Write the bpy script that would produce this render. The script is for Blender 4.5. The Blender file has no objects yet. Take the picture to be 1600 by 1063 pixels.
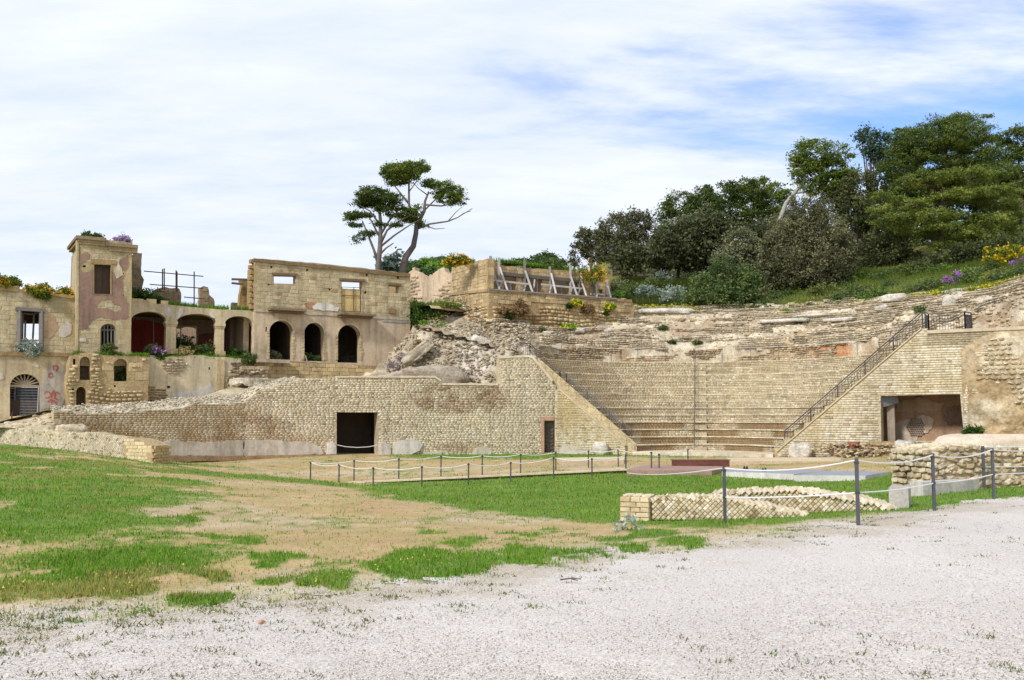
import bpy, math, random
import numpy as np
from mathutils import Vector, Matrix
from mathutils.geometry import tessellate_polygon
random.seed(7); rng = np.random.default_rng(11)
sc = bpy.context.scene
COL = sc.collection
PI = math.pi
# ------------------------------------------------------------------ camera, sky, sun, exposure
FPX, HOR = 1500.0, 650.0
PITCH = math.atan((HOR-531.5)/FPX)
EYE = (0.0, 0.0, 1.65)
cam = bpy.data.cameras.new('camera'); camo = bpy.data.objects.new('camera', cam); COL.objects.link(camo)
camo.location = EYE; camo.rotation_euler = (PI/2+PITCH, 0, 0)
cam.sensor_width = 36.0; cam.lens = 36.0*FPX/1600.0; cam.clip_start = 0.1; cam.clip_end = 6000
sc.camera = camo
SUN = Vector((-0.50, -0.62, 0.60)).normalized()
w = bpy.data.worlds.new('World'); sc.world = w; w.use_nodes = True
nt = w.node_tree; N = nt.nodes; L = nt.links; N.clear()
def nd(t, **kw):
    n = N.new(t)
    for k, v in kw.items(): setattr(n, k, v)
    return n
out = nd('ShaderNodeOutputWorld'); bg = nd('ShaderNodeBackground'); bg.inputs[1].default_value = 0.1
sky = nd('ShaderNodeTexSky', sky_type='NISHITA', sun_disc=False)
sky.sun_elevation = math.asin(SUN.z); sky.sun_rotation = math.atan2(SUN.x, SUN.y)
tc = nd('ShaderNodeTexCoord'); sep = nd('ShaderNodeSeparateXYZ'); L.new(tc.outputs['Generated'], sep.inputs[0])
def mth(op, a, b=None, c=None):
    n = nd('ShaderNodeMath', operation=op)
    for i, x in enumerate((a, b, c)):
        if x is None: continue
        if isinstance(x, (int, float)): n.inputs[i].default_value = x
        else: L.new(x, n.inputs[i])
    return n.outputs[0]
zz = mth('ADD', mth('MAXIMUM', sep.outputs[2], 0.0), 0.16)
px = mth('DIVIDE', sep.outputs[0], zz); py = mth('DIVIDE', sep.outputs[1], zz)
cmb = nd('ShaderNodeCombineXYZ'); L.new(px, cmb.inputs[0]); L.new(py, cmb.inputs[1])
mp = nd('ShaderNodeMapping'); L.new(cmb.outputs[0], mp.inputs[0])
mp.inputs['Rotation'].default_value = (0, 0, math.radians(-28)); mp.inputs['Scale'].default_value = (0.55, 1.25, 1)
mp.inputs['Location'].default_value = (3.1, 1.7, 0)
n1 = nd('ShaderNodeTexNoise'); n1.inputs['Scale'].default_value = 1.5; n1.inputs['Detail'].default_value = 9; n1.inputs['Roughness'].default_value = 0.62; n1.inputs['Distortion'].default_value = 0.35
L.new(mp.outputs[0], n1.inputs[0])
n2 = nd('ShaderNodeTexNoise'); n2.inputs['Scale'].default_value = 6.0; n2.inputs['Detail'].default_value = 7; n2.inputs['Roughness'].default_value = 0.6
L.new(mp.outputs[0], n2.inputs[0])
# broad thinning of the cloud sheet towards +X (the blue side)
dotn = nd('ShaderNodeVectorMath', operation='DOT_PRODUCT'); L.new(tc.outputs['Generated'], dotn.inputs[0])
dotn.inputs[1].default_value = Vector((0.50, 0.82, 0.20)).normalized()
thin = nd('ShaderNodeMapRange'); thin.inputs[1].default_value = 0.86; thin.inputs[2].default_value = 1.0; thin.inputs[3].default_value = 0.36; thin.inputs[4].default_value = 0.03
L.new(dotn.outputs['Value'], thin.inputs[0])
dens = mth('ADD', mth('ADD', n1.outputs[0], mth('MULTIPLY', mth('SUBTRACT', n2.outputs[0], 0.5), 0.35)), thin.outputs[0])
cov = nd('ShaderNodeMapRange', interpolation_type='SMOOTHSTEP'); cov.inputs[1].default_value = 0.38; cov.inputs[2].default_value = 0.74
L.new(dens, cov.inputs[0])
covc = mth('MULTIPLY_ADD', cov.outputs[0], 0.97, 0.03)
shade = nd('ShaderNodeMapRange'); shade.inputs[1].default_value = 0.34; shade.inputs[2].default_value = 0.64
L.new(mth('ADD', mth('MULTIPLY', n1.outputs[0], 0.55), mth('MULTIPLY', n2.outputs[0], 0.45)), shade.inputs[0])
ccol = nd('ShaderNodeMix', data_type='RGBA')
ccol.inputs[6].default_value = (5.7, 6.5, 8.2, 1); ccol.inputs[7].default_value = (7.6, 8.0, 8.6, 1)
L.new(shade.outputs[0], ccol.inputs[0])
blue = nd('ShaderNodeMix', data_type='RGBA', blend_type='MULTIPLY'); blue.inputs[0].default_value = 1
L.new(sky.outputs[0], blue.inputs[6]); blue.inputs[7].default_value = (1.0, 1.25, 1.65, 1)
mx = nd('ShaderNodeMix', data_type='RGBA'); L.new(covc, mx.inputs[0]); L.new(blue.outputs[2], mx.inputs[6]); L.new(ccol.outputs[2], mx.inputs[7])
L.new(mx.outputs[2], bg.inputs[0]); L.new(bg.outputs[0], out.inputs[0])
sl = bpy.data.lights.new('sun', 'SUN'); sl.energy = 2.5; sl.angle = math.radians(7); sl.color = (1.0, 0.985, 0.955)
so = bpy.data.objects.new('sun', sl); COL.objects.link(so); so.location = (-30, -40, 60)
so.rotation_euler = (-SUN).to_track_quat('-Z', 'Y').to_euler()
sc.view_settings.view_transform = 'Standard'; sc.view_settings.look = 'None'
sc.view_settings.exposure = 0.36; sc.view_settings.gamma = 1.0; sc.view_settings.use_curve_mapping = False
# ------------------------------------------------------------------ colours, noise
def lin1(c):
    c = c/255.0
    return c/12.92 if c <= 0.04045 else ((c+0.055)/1.055)**2.4
def A(r, g, b, k=1.12):
    if r > g >= b and 20 < r-b < 100 and r > 120:      # weathered stone and plaster: greyer beige
        y = .35*r+.5*g+.15*b; r, g, b = r+.13*(y-r), g+.13*(y-g), b+.13*(y-b)
    return np.array([min(lin1(r)/k, 0.8), min(lin1(g)/k, 0.8), min(lin1(b)/k, 0.8)])
def _h(ix, iy, iz):
    n = (ix.astype(np.int64)*374761393 + iy.astype(np.int64)*668265263 + iz.astype(np.int64)*2147483647 + 974711) & 0xFFFFFFFF
    n = ((n ^ (n >> 13))*1274126177) & 0xFFFFFFFF
    n = ((n ^ (n >> 16))*2246822519) & 0xFFFFFFFF
    return ((n ^ (n >> 15)) & 0xFFFFFF)/float(0xFFFFFF)
def vn(x, y, z=0.0):
    x = np.asarray(x, float); y = np.asarray(y, float); z = np.asarray(z, float)
    x, y, z = np.broadcast_arrays(x, y, z)
    fx, fy, fz = np.floor(x), np.floor(y), np.floor(z)
    tx, ty, tz = x-fx, y-fy, z-fz
    tx = tx*tx*(3-2*tx); ty = ty*ty*(3-2*ty); tz = tz*tz*(3-2*tz)
    r = 0
    for i in (0, 1):
        for j in (0, 1):
            for k in (0, 1):
                r = r + _h(fx+i, fy+j, fz+k)*(tx if i else 1-tx)*(ty if j else 1-ty)*(tz if k else 1-tz)
    return r
def fbm(x, y, z=0.0, o=4, g=0.5):
    s, a, t = 0, 1.0, 0
    x = np.asarray(x, float); y = np.asarray(y, float); z = np.asarray(z, float)
    for i in range(o):
        s = s + a*vn(x*2**i+i*17.3, y*2**i-i*9.1, z*2**i+i*5.7); t += a; a *= g
    return s/t
def sst(e0, e1, x):
    t = np.clip((np.asarray(x, float)-e0)/(e1-e0), 0, 1); return t*t*(3-2*t)
def blob(u, v, cu, cv, ru, rv):
    return np.clip(1-((u-cu)/ru)**2-((v-cv)/rv)**2, 0, 1)
def mixc(a, b, t):
    t = np.asarray(t)[..., None]; return a*(1-t)+b*t
# photograph pixel (1600 wide) at depth D (metres along +Y) -> point in the place, and back
CP, SP = math.cos(PITCH), math.sin(PITCH)
def ray(u, v):
    x = (np.asarray(u, float)-800)/FPX; y = -(np.asarray(v, float)-531.5)/FPX
    dy = CP - y*SP; dz = SP + y*CP
    return x/dy, dz/dy
def at(u, v, D):
    a, b = ray(u, v); return Vector((float(a)*D, D, EYE[2]+float(b)*D))
def pixof(X, Y, Z):
    Y = np.maximum(Y, 0.01); b = (np.asarray(Z)-EYE[2])/Y
    yy = (CP*b-SP)/(CP+SP*b); dy = CP-yy*SP
    return 800+FPX*np.asarray(X)/Y*dy, 531.5-FPX*yy
# ------------------------------------------------------------------ materials
MATS = {}
def mat(name, rough=0.9, gs=9.0, ga=0.35, big=0.6, ba=0.25, bump=0.5, bd=0.02, bs=None, spec=0.2, stain=None, st=(0.5, 0.7), ss=1.2, transl=0.0, metal=0.0, streak=0.0):
    m = bpy.data.materials.new(name); m.use_nodes = True; t = m.node_tree; n = t.nodes; l = t.links; n.clear()
    o = n.new('ShaderNodeOutputMaterial'); p = n.new('ShaderNodeBsdfPrincipled')
    p.inputs['Roughness'].default_value = rough; p.inputs['Specular IOR Level'].default_value = spec; p.inputs['Metallic'].default_value = metal
    at_ = n.new('ShaderNodeAttribute'); at_.attribute_name = 'Col'; oi = n.new('ShaderNodeObjectInfo'); ge = n.new('ShaderNodeNewGeometry')
    def mul(a, b, f=1.0):
        x = n.new('ShaderNodeMix'); x.data_type = 'RGBA'; x.blend_type = 'MULTIPLY'; x.inputs[0].default_value = f
        l.new(a, x.inputs[6]); l.new(b, x.inputs[7]); return x.outputs[2]
    c = mul(at_.outputs['Color'], oi.outputs['Color'])
    def noise(s, d=5, r=0.6):
        x = n.new('ShaderNodeTexNoise'); x.inputs['Scale'].default_value = s; x.inputs['Detail'].default_value = d; x.inputs['Roughness'].default_value = r
        l.new(ge.outputs['Position'], x.inputs['Vector']); return x.outputs[0]
    def rmp(v, lo, hi, a=0.25, b=0.75):
        x = n.new('ShaderNodeMapRange'); x.inputs[1].default_value = a; x.inputs[2].default_value = b; x.inputs[3].default_value = lo; x.inputs[4].default_value = hi
        l.new(v, x.inputs[0]); return x.outputs[0]
    g = noise(gs)
    if ga: c = mul(c, rmp(g, 1-ga, 1+ga*0.8))
    if ba: c = mul(c, rmp(noise(big, 6), 1-ba, 1+ba*0.7))
    if streak:
        mp_ = n.new('ShaderNodeMapping'); mp_.inputs['Scale'].default_value = (1.6, 1.6, 0.16); l.new(ge.outputs['Position'], mp_.inputs['Vector'])
        sn = n.new('ShaderNodeTexNoise'); sn.inputs['Scale'].default_value = 1.5; sn.inputs['Detail'].default_value = 7; sn.inputs['Roughness'].default_value = 0.65; l.new(mp_.outputs[0], sn.inputs['Vector'])
        c = mul(c, rmp(sn.outputs[0], 1.0+streak*.25, 1.0-streak, 0.46, 0.70))
    if stain is not None:
        x = n.new('ShaderNodeMix'); x.data_type = 'RGBA'; l.new(rmp(noise(ss, 8, 0.65), 0, 1, *st), x.inputs[0]); l.new(c, x.inputs[6])
        s2 = n.new('ShaderNodeMix'); s2.data_type = 'RGBA'; s2.blend_type = 'MULTIPLY'; s2.inputs[0].default_value = 1; l.new(c, s2.inputs[6]); s2.inputs[7].default_value = (*stain, 1)
        l.new(s2.outputs[2], x.inputs[7]); c = x.outputs[2]
    l.new(c, p.inputs['Base Color'])
    if bump:
        b = n.new('ShaderNodeBump'); b.inputs['Strength'].default_value = bump; b.inputs['Distance'].default_value = bd
        l.new(noise(bs or gs*1.7, 4), b.inputs['Height']); l.new(b.outputs[0], p.inputs['Normal'])
    if transl:
        tr = n.new('ShaderNodeBsdfTranslucent'); l.new(c, tr.inputs[0]); ms = n.new('ShaderNodeMixShader'); ms.inputs[0].default_value = transl
        l.new(p.outputs[0], ms.inputs[1]); l.new(tr.outputs[0], ms.inputs[2]); l.new(ms.outputs[0], o.inputs[0])
    else: l.new(p.outputs[0], o.inputs[0])
    MATS[name] = m; return m
mat('stone', 0.92, 14, 0.24, 0.5, 0.18, 0.6, 0.02, 22, streak=0.20)
mat('tufa', 0.92, 10, 0.26, 0.55, 0.22, 0.7, 0.03, 14, stain=(0.70, 0.66, 0.60), st=(0.55, 0.78), ss=0.8, streak=0.30)
mat('mortar', 0.95, 8, 0.40, 0.7, 0.30, 0.9, 0.05, 12, stain=(0.72, 0.66, 0.58), st=(0.54, 0.78), ss=1.1)
mat('plaster', 0.9, 6, 0.18, 0.35, 0.28, 0.5, 0.02, 9, stain=(0.72, 0.67, 0.62), st=(0.5, 0.72), ss=0.9, streak=0.34)
mat('rock', 0.93, 7, 0.40, 0.9, 0.35, 1.0, 0.08, 6, stain=(0.62, 0.56, 0.50), st=(0.54, 0.76), ss=1.6)
mat('soil', 0.95, 16, 0.30, 1.2, 0.16, 0.6, 0.02, 22)
mat('gravel', 0.9, 46, 0.50, 0.5, 0.06, 0.9, 0.015, 60)
mat('pebble', 0.85, 40, 0.15, 1, 0.0, 0, 0.01)
mat('leaf', 0.55, 3, 0.0, 0.8, 0.0, 0, 0.01, transl=0.30, spec=0.2)
mat('grass', 0.6, 3, 0.0, 0.9, 0.18, 0, 0.01, transl=0.3, spec=0.2)
mat('bark', 0.9, 9, 0.35, 1.0, 0.2, 0.8, 0.04, 14)
mat('wood', 0.8, 14, 0.30, 2.0, 0.2, 0.4, 0.01, 30)
mat('iron', 0.55, 20, 0.2, 2.0, 0.15, 0.2, 0.004, 60, spec=0.4)
mat('rust', 0.75, 18, 0.3, 1.5, 0.25, 0.2, 0.004, 40)
mat('galvanised', 0.4, 20, 0.1, 2.0, 0.1, 0, 0.004, spec=0.5, metal=0.3)
mat('rope', 0.85, 60, 0.12, 2.0, 0.0, 0.3, 0.003, 200)
# ------------------------------------------------------------------ objects
WL = {}
def _fin(o, parent, mt):
    COL.objects.link(o)
    if mt and o.data is not None:
        o.data.materials.clear(); o.data.materials.append(MATS[mt])
    if parent is not None:
        o.parent = parent; o.matrix_parent_inverse = Matrix.Translation(-WL[parent.name])
    WL[o.name] = Vector(o.location)
    return o
def tag(o, label=None, cat=None, group=None, kind=None):
    if label: o['label'] = label
    if cat: o['category'] = cat
    if group: o['group'] = group
    if kind: o['kind'] = kind
    return o
def thing(name, label, cat, loc=(0, 0, 0), group=None):
    o = bpy.data.objects.new(name, None); o.location = loc; o.empty_display_size = 0.3
    COL.objects.link(o); WL[o.name] = Vector(loc)
    return tag(o, label, cat, group)
def np_mesh(name, V, F, C, mt, parent=None, smooth=False, org=False):
    V = np.asarray(V, np.float32).reshape(-1, 3); Fs = F if isinstance(F, list) else [F]
    Fs = [np.asarray(f, np.int32) for f in Fs if len(f)]
    me = bpy.data.meshes.new(name); loc = Vector((0, 0, 0))
    if org:
        loc = Vector((float(V[:, 0].mean()), float(V[:, 1].mean()), float(V[:, 2].min()))); V = V-np.array(loc, np.float32)
    me.vertices.add(len(V)); me.vertices.foreach_set('co', V.ravel())
    nl = sum(f.size for f in Fs); npoly = sum(len(f) for f in Fs)
    me.loops.add(nl); me.polygons.add(npoly)
    me.loops.foreach_set('vertex_index', np.concatenate([f.ravel() for f in Fs]))
    st = []; k = 0
    for f in Fs:
        st.append(k+np.arange(len(f))*f.shape[1]); k += f.size
    me.polygons.foreach_set('loop_start', np.concatenate(st).astype(np.int32))
    if smooth: me.polygons.foreach_set('use_smooth', np.ones(npoly, bool))
    at_ = me.attributes.new('Col', 'FLOAT_COLOR', 'POINT')
    C = np.asarray(C, np.float32)
    if C.ndim == 1: C = np.broadcast_to(C, (len(V), 3))
    at_.data.foreach_set('color', np.concatenate([C, np.ones((len(V), 1), np.float32)], 1).ravel())
    me.update(calc_edges=True)
    o = bpy.data.objects.new(name, me); o.location = loc
    return _fin(o, parent, mt)
def inst(name, me, mtx, col, parent):
    o = bpy.data.objects.new(name, me); o.matrix_basis = mtx; o.color = (*[float(c) for c in col], 1); COL.objects.link(o)
    o.parent = parent; o.matrix_parent_inverse = Matrix.Translation(-WL[parent.name]); WL[o.name] = mtx.translation
    return o
def copy_tree(o, delta, parent=None):
    c = o.copy(); COL.objects.link(c); WL[c.name] = WL[o.name]+Vector(delta) if parent is None else WL[o.name]
    if parent is None: c.location = Vector(o.location)+Vector(delta)
    else: c.parent = parent; c.matrix_parent_inverse = o.matrix_parent_inverse.copy()
    for ch in o.children: copy_tree(ch, delta, c)
    return c
class MB:
    def __init__(s): s.v = []; s.f = []; s.c = []
    def add(s, V, F, col):
        b = len(s.v); s.v += [tuple(p) for p in V]; s.f += [tuple(b+i for i in f) for f in F]
        s.c += [tuple(col)]*len(V)
        return s
    def box(s, c, size, rz=0.0, col=(.5, .5, .5), taper=1.0):
        a, b, h = size[0]/2, size[1]/2, size[2]/2; ca, sa = math.cos(rz), math.sin(rz); V = []
        for z, k in ((-h, 1.0), (h, taper)):
            for x, y in ((-a, -b), (a, -b), (a, b), (-a, b)):
                x *= k; y *= k; V.append((c[0]+x*ca-y*sa, c[1]+x*sa+y*ca, c[2]+z))
        return s.add(V, [(0, 3, 2, 1), (4, 5, 6, 7), (0, 1, 5, 4), (1, 2, 6, 5), (2, 3, 7, 6), (3, 0, 4, 7)], col)
    def tube(s, pts, r, col, n=6, cap=True):
        pts = [Vector(p) for p in pts]; R = r if isinstance(r, (list, tuple)) else [r]*len(pts); V = []; F = []
        for i, p in enumerate(pts):
            d = (pts[min(i+1, len(pts)-1)]-pts[max(i-1, 0)]).normalized()
            if i == 0: a = d.cross(Vector((0, 0, 1)) if abs(d.z) < 0.9 else Vector((1, 0, 0))).normalized()
            else: a = (a-d*a.dot(d)).normalized()
            b = d.cross(a)
            for k in range(n): V.append(p+(a*math.cos(2*PI*k/n)+b*math.sin(2*PI*k/n))*R[i])
        for i in range(len(pts)-1):
            for k in range(n): F.append((i*n+k, i*n+(k+1) % n, (i+1)*n+(k+1) % n, (i+1)*n+k))
        if cap: F += [tuple(range(n-1, -1, -1)), tuple((len(pts)-1)*n+k for k in range(n))]
        return s.add(V, F, col)
    def bar(s, p, q, wd, th, col):
        p = Vector(p); q = Vector(q); d = (q-p).normalized(); a = d.cross(Vector((0, 1, 0)))
        if a.length < 0.05: a = d.cross(Vector((1, 0, 0)))
        a.normalize(); b = d.cross(a).normalized(); V = []
        for e in (p, q):
            for x, y in ((-1, -1), (1, -1), (1, 1), (-1, 1)): V.append(e+a*x*wd/2+b*y*th/2)
        return s.add(V, [(0, 1, 2, 3), (7, 6, 5, 4), (0, 4, 5, 1), (1, 5, 6, 2), (2, 6, 7, 3), (3, 7, 4, 0)], col)
    def build(s, name, mt, parent=None, smooth=False, org=False):
        me = bpy.data.meshes.new(name); loc = Vector((0, 0, 0)); v = s.v
        if org:
            a = np.array(v); loc = Vector((float(a[:, 0].mean()), float(a[:, 1].mean()), float(a[:, 2].min()))); v = [(p[0]-loc.x, p[1]-loc.y, p[2]-loc.z) for p in v]
        me.from_pydata(v, [], s.f)
        at_ = me.attributes.new('Col', 'FLOAT_COLOR', 'POINT'); at_.data.foreach_set('color', np.concatenate([np.array(s.c, np.float32)[:, :3], np.ones((len(v), 1), np.float32)], 1).ravel())
        if smooth: me.polygons.foreach_set('use_smooth', np.ones(len(me.polygons), bool))
        me.update(); o = bpy.data.objects.new(name, me); o.location = loc
        return _fin(o, parent, mt)
# ------------------------------------------------------------------ vertical planes the masonry stands on
def pip(poly, s, z):
    s = np.asarray(s, float); z = np.asarray(z, float); r = np.zeros(s.shape, bool); n = len(poly)
    for i in range(n):
        (x0, y0), (x1, y1) = poly[i], poly[(i+1) % n]
        if y0 == y1: continue
        r ^= ((y0 > z) != (y1 > z)) & (s < (x1-x0)*(z-y0)/(y1-y0)+x0)
    return r
class Fac:
    def __init__(s, X0, Y0, X1, Y1, off=0.0):
        d = Vector((X1-X0, Y1-Y0)); s.len = d.length; d.normalize(); s.d = d; s.n = Vector((d.y, -d.x))
        s.o = Vector((X0, Y0))+s.n*off; s.rz = math.atan2(d.y, d.x)
    def moved(s, off):
        return Fac(s.o.x+s.n.x*off, s.o.y+s.n.y*off, s.o.x+s.n.x*off+s.d.x*s.len, s.o.y+s.n.y*off+s.d.y*s.len)
    def pz(s, u, v):
        a, b = ray(u, v); a = np.asarray(a, float)
        # a*(oy+t*dy) = ox+t*dx
        t = (s.o.x-a*s.o.y)/(a*s.d.y-s.d.x); Y = s.o.y+t*s.d.y
        return t, EYE[2]+b*Y
    def P(s, pts): return [tuple(float(q) for q in s.pz(u, v)) for u, v in pts]
    def w(s, t, z, off=0.0):
        t = np.asarray(t, float); return np.stack(np.broadcast_arrays(s.o.x+s.d.x*t+s.n.x*off, s.o.y+s.d.y*t+s.n.y*off, z), -1)
    def at(s, u, v, off=0.0):
        t, z = s.pz(u, v); return Vector(s.w(t, z, off).tolist())
    def px(s, t, z):
        P = s.w(t, z); return pixof(P[..., 0], P[..., 1], P[..., 2])
def rag(pts, step=6.0, amp=1.5, seed=0, close=True):
    r = random.Random(seed); o = []; n = len(pts)
    for i in range(n if close else n-1):
        a, b = pts[i], pts[(i+1) % n]; d = math.dist(a, b); k = max(1, int(d/step))
        for j in range(k):
            t = j/k; e = 0 if j == 0 else amp
            o.append((a[0]+(b[0]-a[0])*t+r.uniform(-e, e), a[1]+(b[1]-a[1])*t+r.uniform(-e, e)))
    if not close: o.append(pts[-1])
    return o
def arch(u0, u1, vtop, vspr, vbot, n=10, vtilt=0.0):
    c = (u0+u1)/2; r = (u1-u0)/2; o = [(u0, vbot)]
    for i in range(n+1):
        a = PI-PI*i/n; o.append((c+r*math.cos(a), vspr-(vspr-vtop)*math.sin(a)))
    o.append((u1, vbot+vtilt)); return o
def rect(u0, v0, u1, v1, tl=0.0): return [(u0, v1), (u0, v0), (u1, v0+tl), (u1, v1+tl)]
def panel(mb, fac, outl, holes, th, col, off=0.0):
    """a wall of real thickness with openings cut through it (coordinates along the wall and up)"""
    loops = [outl]+list(holes); tri = tessellate_polygon([[Vector((a, b, 0)) for a, b in lp] for lp in loops])
    flat = [p for lp in loops for p in lp]; n = len(flat); a = np.array(flat)
    V = np.concatenate([fac.w(a[:, 0], a[:, 1], off), fac.w(a[:, 0], a[:, 1], off-th)]).tolist(); F = []
    for t in tri:
        F.append(tuple(t)); F.append(tuple(n+i for i in reversed(t)))
    k = 0
    for lp in loops:
        m = len(lp)
        for i in range(m):
            p, q = k+i, k+(i+1) % m; F.append((p, q, n+q, n+p))
        k += m
    mb.add(V, F, col); return mb
def course(wf, s0, s1, z0, z1, Ls, H, maskf, colf, seed=0, prot=0.035, gap=0.008, jit=0.35, wav=0.03, ins=0.008, base=-0.02):
    """stones laid in courses: arrays of frustum boxes on the mapping wf(s, z, off)"""
    r = np.random.default_rng(seed); Vs = []; Cs = []
    z = z0
    while z < z1:
        h = H*r.uniform(0.85, 1.18); n = int((s1-s0)/Ls*1.6)+3
        le = Ls*(1+jit*r.uniform(-1, 1, n)); e = s0-r.uniform(0, Ls)+np.concatenate([[0], np.cumsum(le)])
        a, b = e[:-1], e[1:]; k = (a < s1) & (b > s0); a = np.maximum(a[k], s0); b = np.minimum(b[k], s1)
        k = (b-a) > Ls*0.25; a = a[k]; b = b[k]; c = (a+b)/2
        if len(a):
            zw = z+wav*(vn(c*0.8+seed, z*0.7)-0.5)*2
            m = maskf(c, zw+h/2) & maskf(a+gap, zw+h/2) & maskf(b-gap, zw+h/2)
            a, b, c, zw = a[m], b[m], c[m], zw[m]; q = len(a)
            if q:
                g = gap*r.uniform(0.6, 1.4, q); zl = zw+g*r.uniform(.8, 1.7, q); zh = zw+h-g*r.uniform(.8, 1.7, q); p = prot*r.uniform(0.55, 1.15, q)
                j = lambda: r.uniform(0.3, 1.5, q)*ins
                gh = g*.45; lo = [(a+gh, zl), (b-gh, zl), (b-gh, zh), (a+gh, zh)]; up = [(a+gh+j()*.7, zl+j()*.9), (b-gh-j()*.7, zl+j()*.9), (b-gh-j()*.7, zh-j()*.9), (a+gh+j()*.7, zh-j()*.9)]
                V = np.stack([wf(x, y, base) for x, y in lo]+[wf(x, y, p) for x, y in up], 1)
                Vs.append(V); Cs.append(colf(c, zw+h/2, r))
        z += h
    return np.concatenate(Vs), np.concatenate(Cs)
FR = np.array([[4, 5, 6, 7], [0, 1, 5, 4], [1, 2, 6, 5], [2, 3, 7, 6], [3, 0, 4, 7]])
def stones_obj(name, VC, mt, parent, stuff=True):
    V, C = VC; n = len(V); F = (np.arange(n)[:, None, None]*8+FR[None]).reshape(-1, 4)
    o = np_mesh(name, V.reshape(-1, 3), F, np.repeat(C, 8, 0), mt, parent)
    if stuff: o['kind'] = 'stuff'
    return o
# shared meshes of loose pieces: unit blocks with knocked corners, rough stones, reticulate diamonds
def _mesh(name, V, F, mt, smooth=False):
    me = bpy.data.meshes.new(name); me.from_pydata([tuple(v) for v in V], [], F)
    a = me.attributes.new('Col', 'FLOAT_COLOR', 'POINT'); a.data.foreach_set('color', np.ones(len(V)*4, np.float32))
    me.materials.append(MATS[mt]); me.update()
    if smooth: me.polygons.foreach_set('use_smooth', np.ones(len(me.polygons), bool))
    return me
def block_meshes(mt, k=6, e=0.07, seed=3):
    o = []; r = random.Random(seed)
    for i in range(k):
        V = []
        for y, s in ((0.5, 1.0), (-0.42, 1.0), (-0.5, 1-2*e)):
            for x, z in ((-.5, -.5), (.5, -.5), (.5, .5), (-.5, .5)):
                V.append((x*s+r.uniform(-.02, .02)*(y < 0), y+r.uniform(-.04, .04)*(y < 0), z*s+r.uniform(-.035, .035)*(y < 0)))
        F = []
        for b in (0, 4):
            for j in range(4): F.append((b+j, b+4+j, b+4+(j+1) % 4, b+(j+1) % 4))
        F = [tuple(reversed(f)) for f in F]; F += [(8, 9, 10, 11), (3, 2, 1, 0)]
        o.append(_mesh(mt+'_block', V, F, mt))
    return o
def rock_verts(seed, sub=1, amp=0.28, flat=0.9):
    import bmesh
    b = bmesh.new(); bmesh.ops.create_icosphere(b, subdivisions=sub, radius=0.5)
    V = np.array([v.co[:] for v in b.verts]); F = [tuple(v.index for v in f.verts) for f in b.faces]; b.free()
    d = 1+amp*(fbm(V[:, 0]*2.6+seed*7.7, V[:, 1]*2.6, V[:, 2]*2.6+seed, 3)-0.5)*2.4
    V = V*d[:, None]; V = np.sign(V)*np.abs(V*2)**0.75/2
    V[:, 2] = np.clip(V[:, 2], -0.42, 0.40)
    return V, F
def rock_meshes(mt, k=6, seed=0, sub=1): 
    return [_mesh(mt+'_stone', *rock_verts(seed+i, sub), mt) for i in range(k)]
TB = block_meshes('tufa'); SB = block_meshes('stone', seed=9); RK = rock_meshes('rock'); SK = rock_meshes('stone', seed=40)
def _dia():
    V = [(0, .3, -.5), (.5, .3, 0), (0, .3, .5), (-.5, .3, 0), (0, -.38, -.40), (.40, -.38, 0), (0, -.38, .40), (-.40, -.38, 0), (0.02, -.5, 0.03)]
    F = [(0, 1, 5, 4), (1, 2, 6, 5), (2, 3, 7, 6), (3, 0, 4, 7), (4, 5, 8), (5, 6, 8), (6, 7, 8), (7, 4, 8)]
    return _mesh('reticulate_stone', V, F, 'stone')
DIA = _dia()
def rocks_stuff(name, pts, sizes, cols, mt, parent, seed=0, flat=0.7, kind='stuff'):
    """many loose stones in one mesh (pts n,3; sizes n)"""
    r = np.random.default_rng(seed); n = len(pts); vs = [rock_verts(60+i, 1) for i in range(5)]; F0 = np.array(vs[0][1]); m = len(vs[0][0])
    base = np.stack([v for v, _ in vs]); B = base[r.integers(0, 5, n)]
    S = np.stack([sizes*r.uniform(.8, 1.5, n), sizes*r.uniform(.7, 1.1, n), sizes*flat*r.uniform(.6, 1.1, n)], -1)
    a = r.uniform(-.5, .5, n)+r.choice([0, PI/2, PI], n); ca, sa = np.cos(a)[:, None], np.sin(a)[:, None]
    B = B*S[:, None, :]; V = np.stack([B[..., 0]*ca-B[..., 1]*sa, B[..., 0]*sa+B[..., 1]*ca, B[..., 2]], -1)+np.asarray(pts)[:, None, :]
    F = (np.arange(n)[:, None, None]*m+F0[None]).reshape(-1, 3)
    o = np_mesh(name, V.reshape(-1, 3), F, np.repeat(cols, m, 0), mt, parent)
    if kind: o['kind'] = kind
    return o
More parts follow.
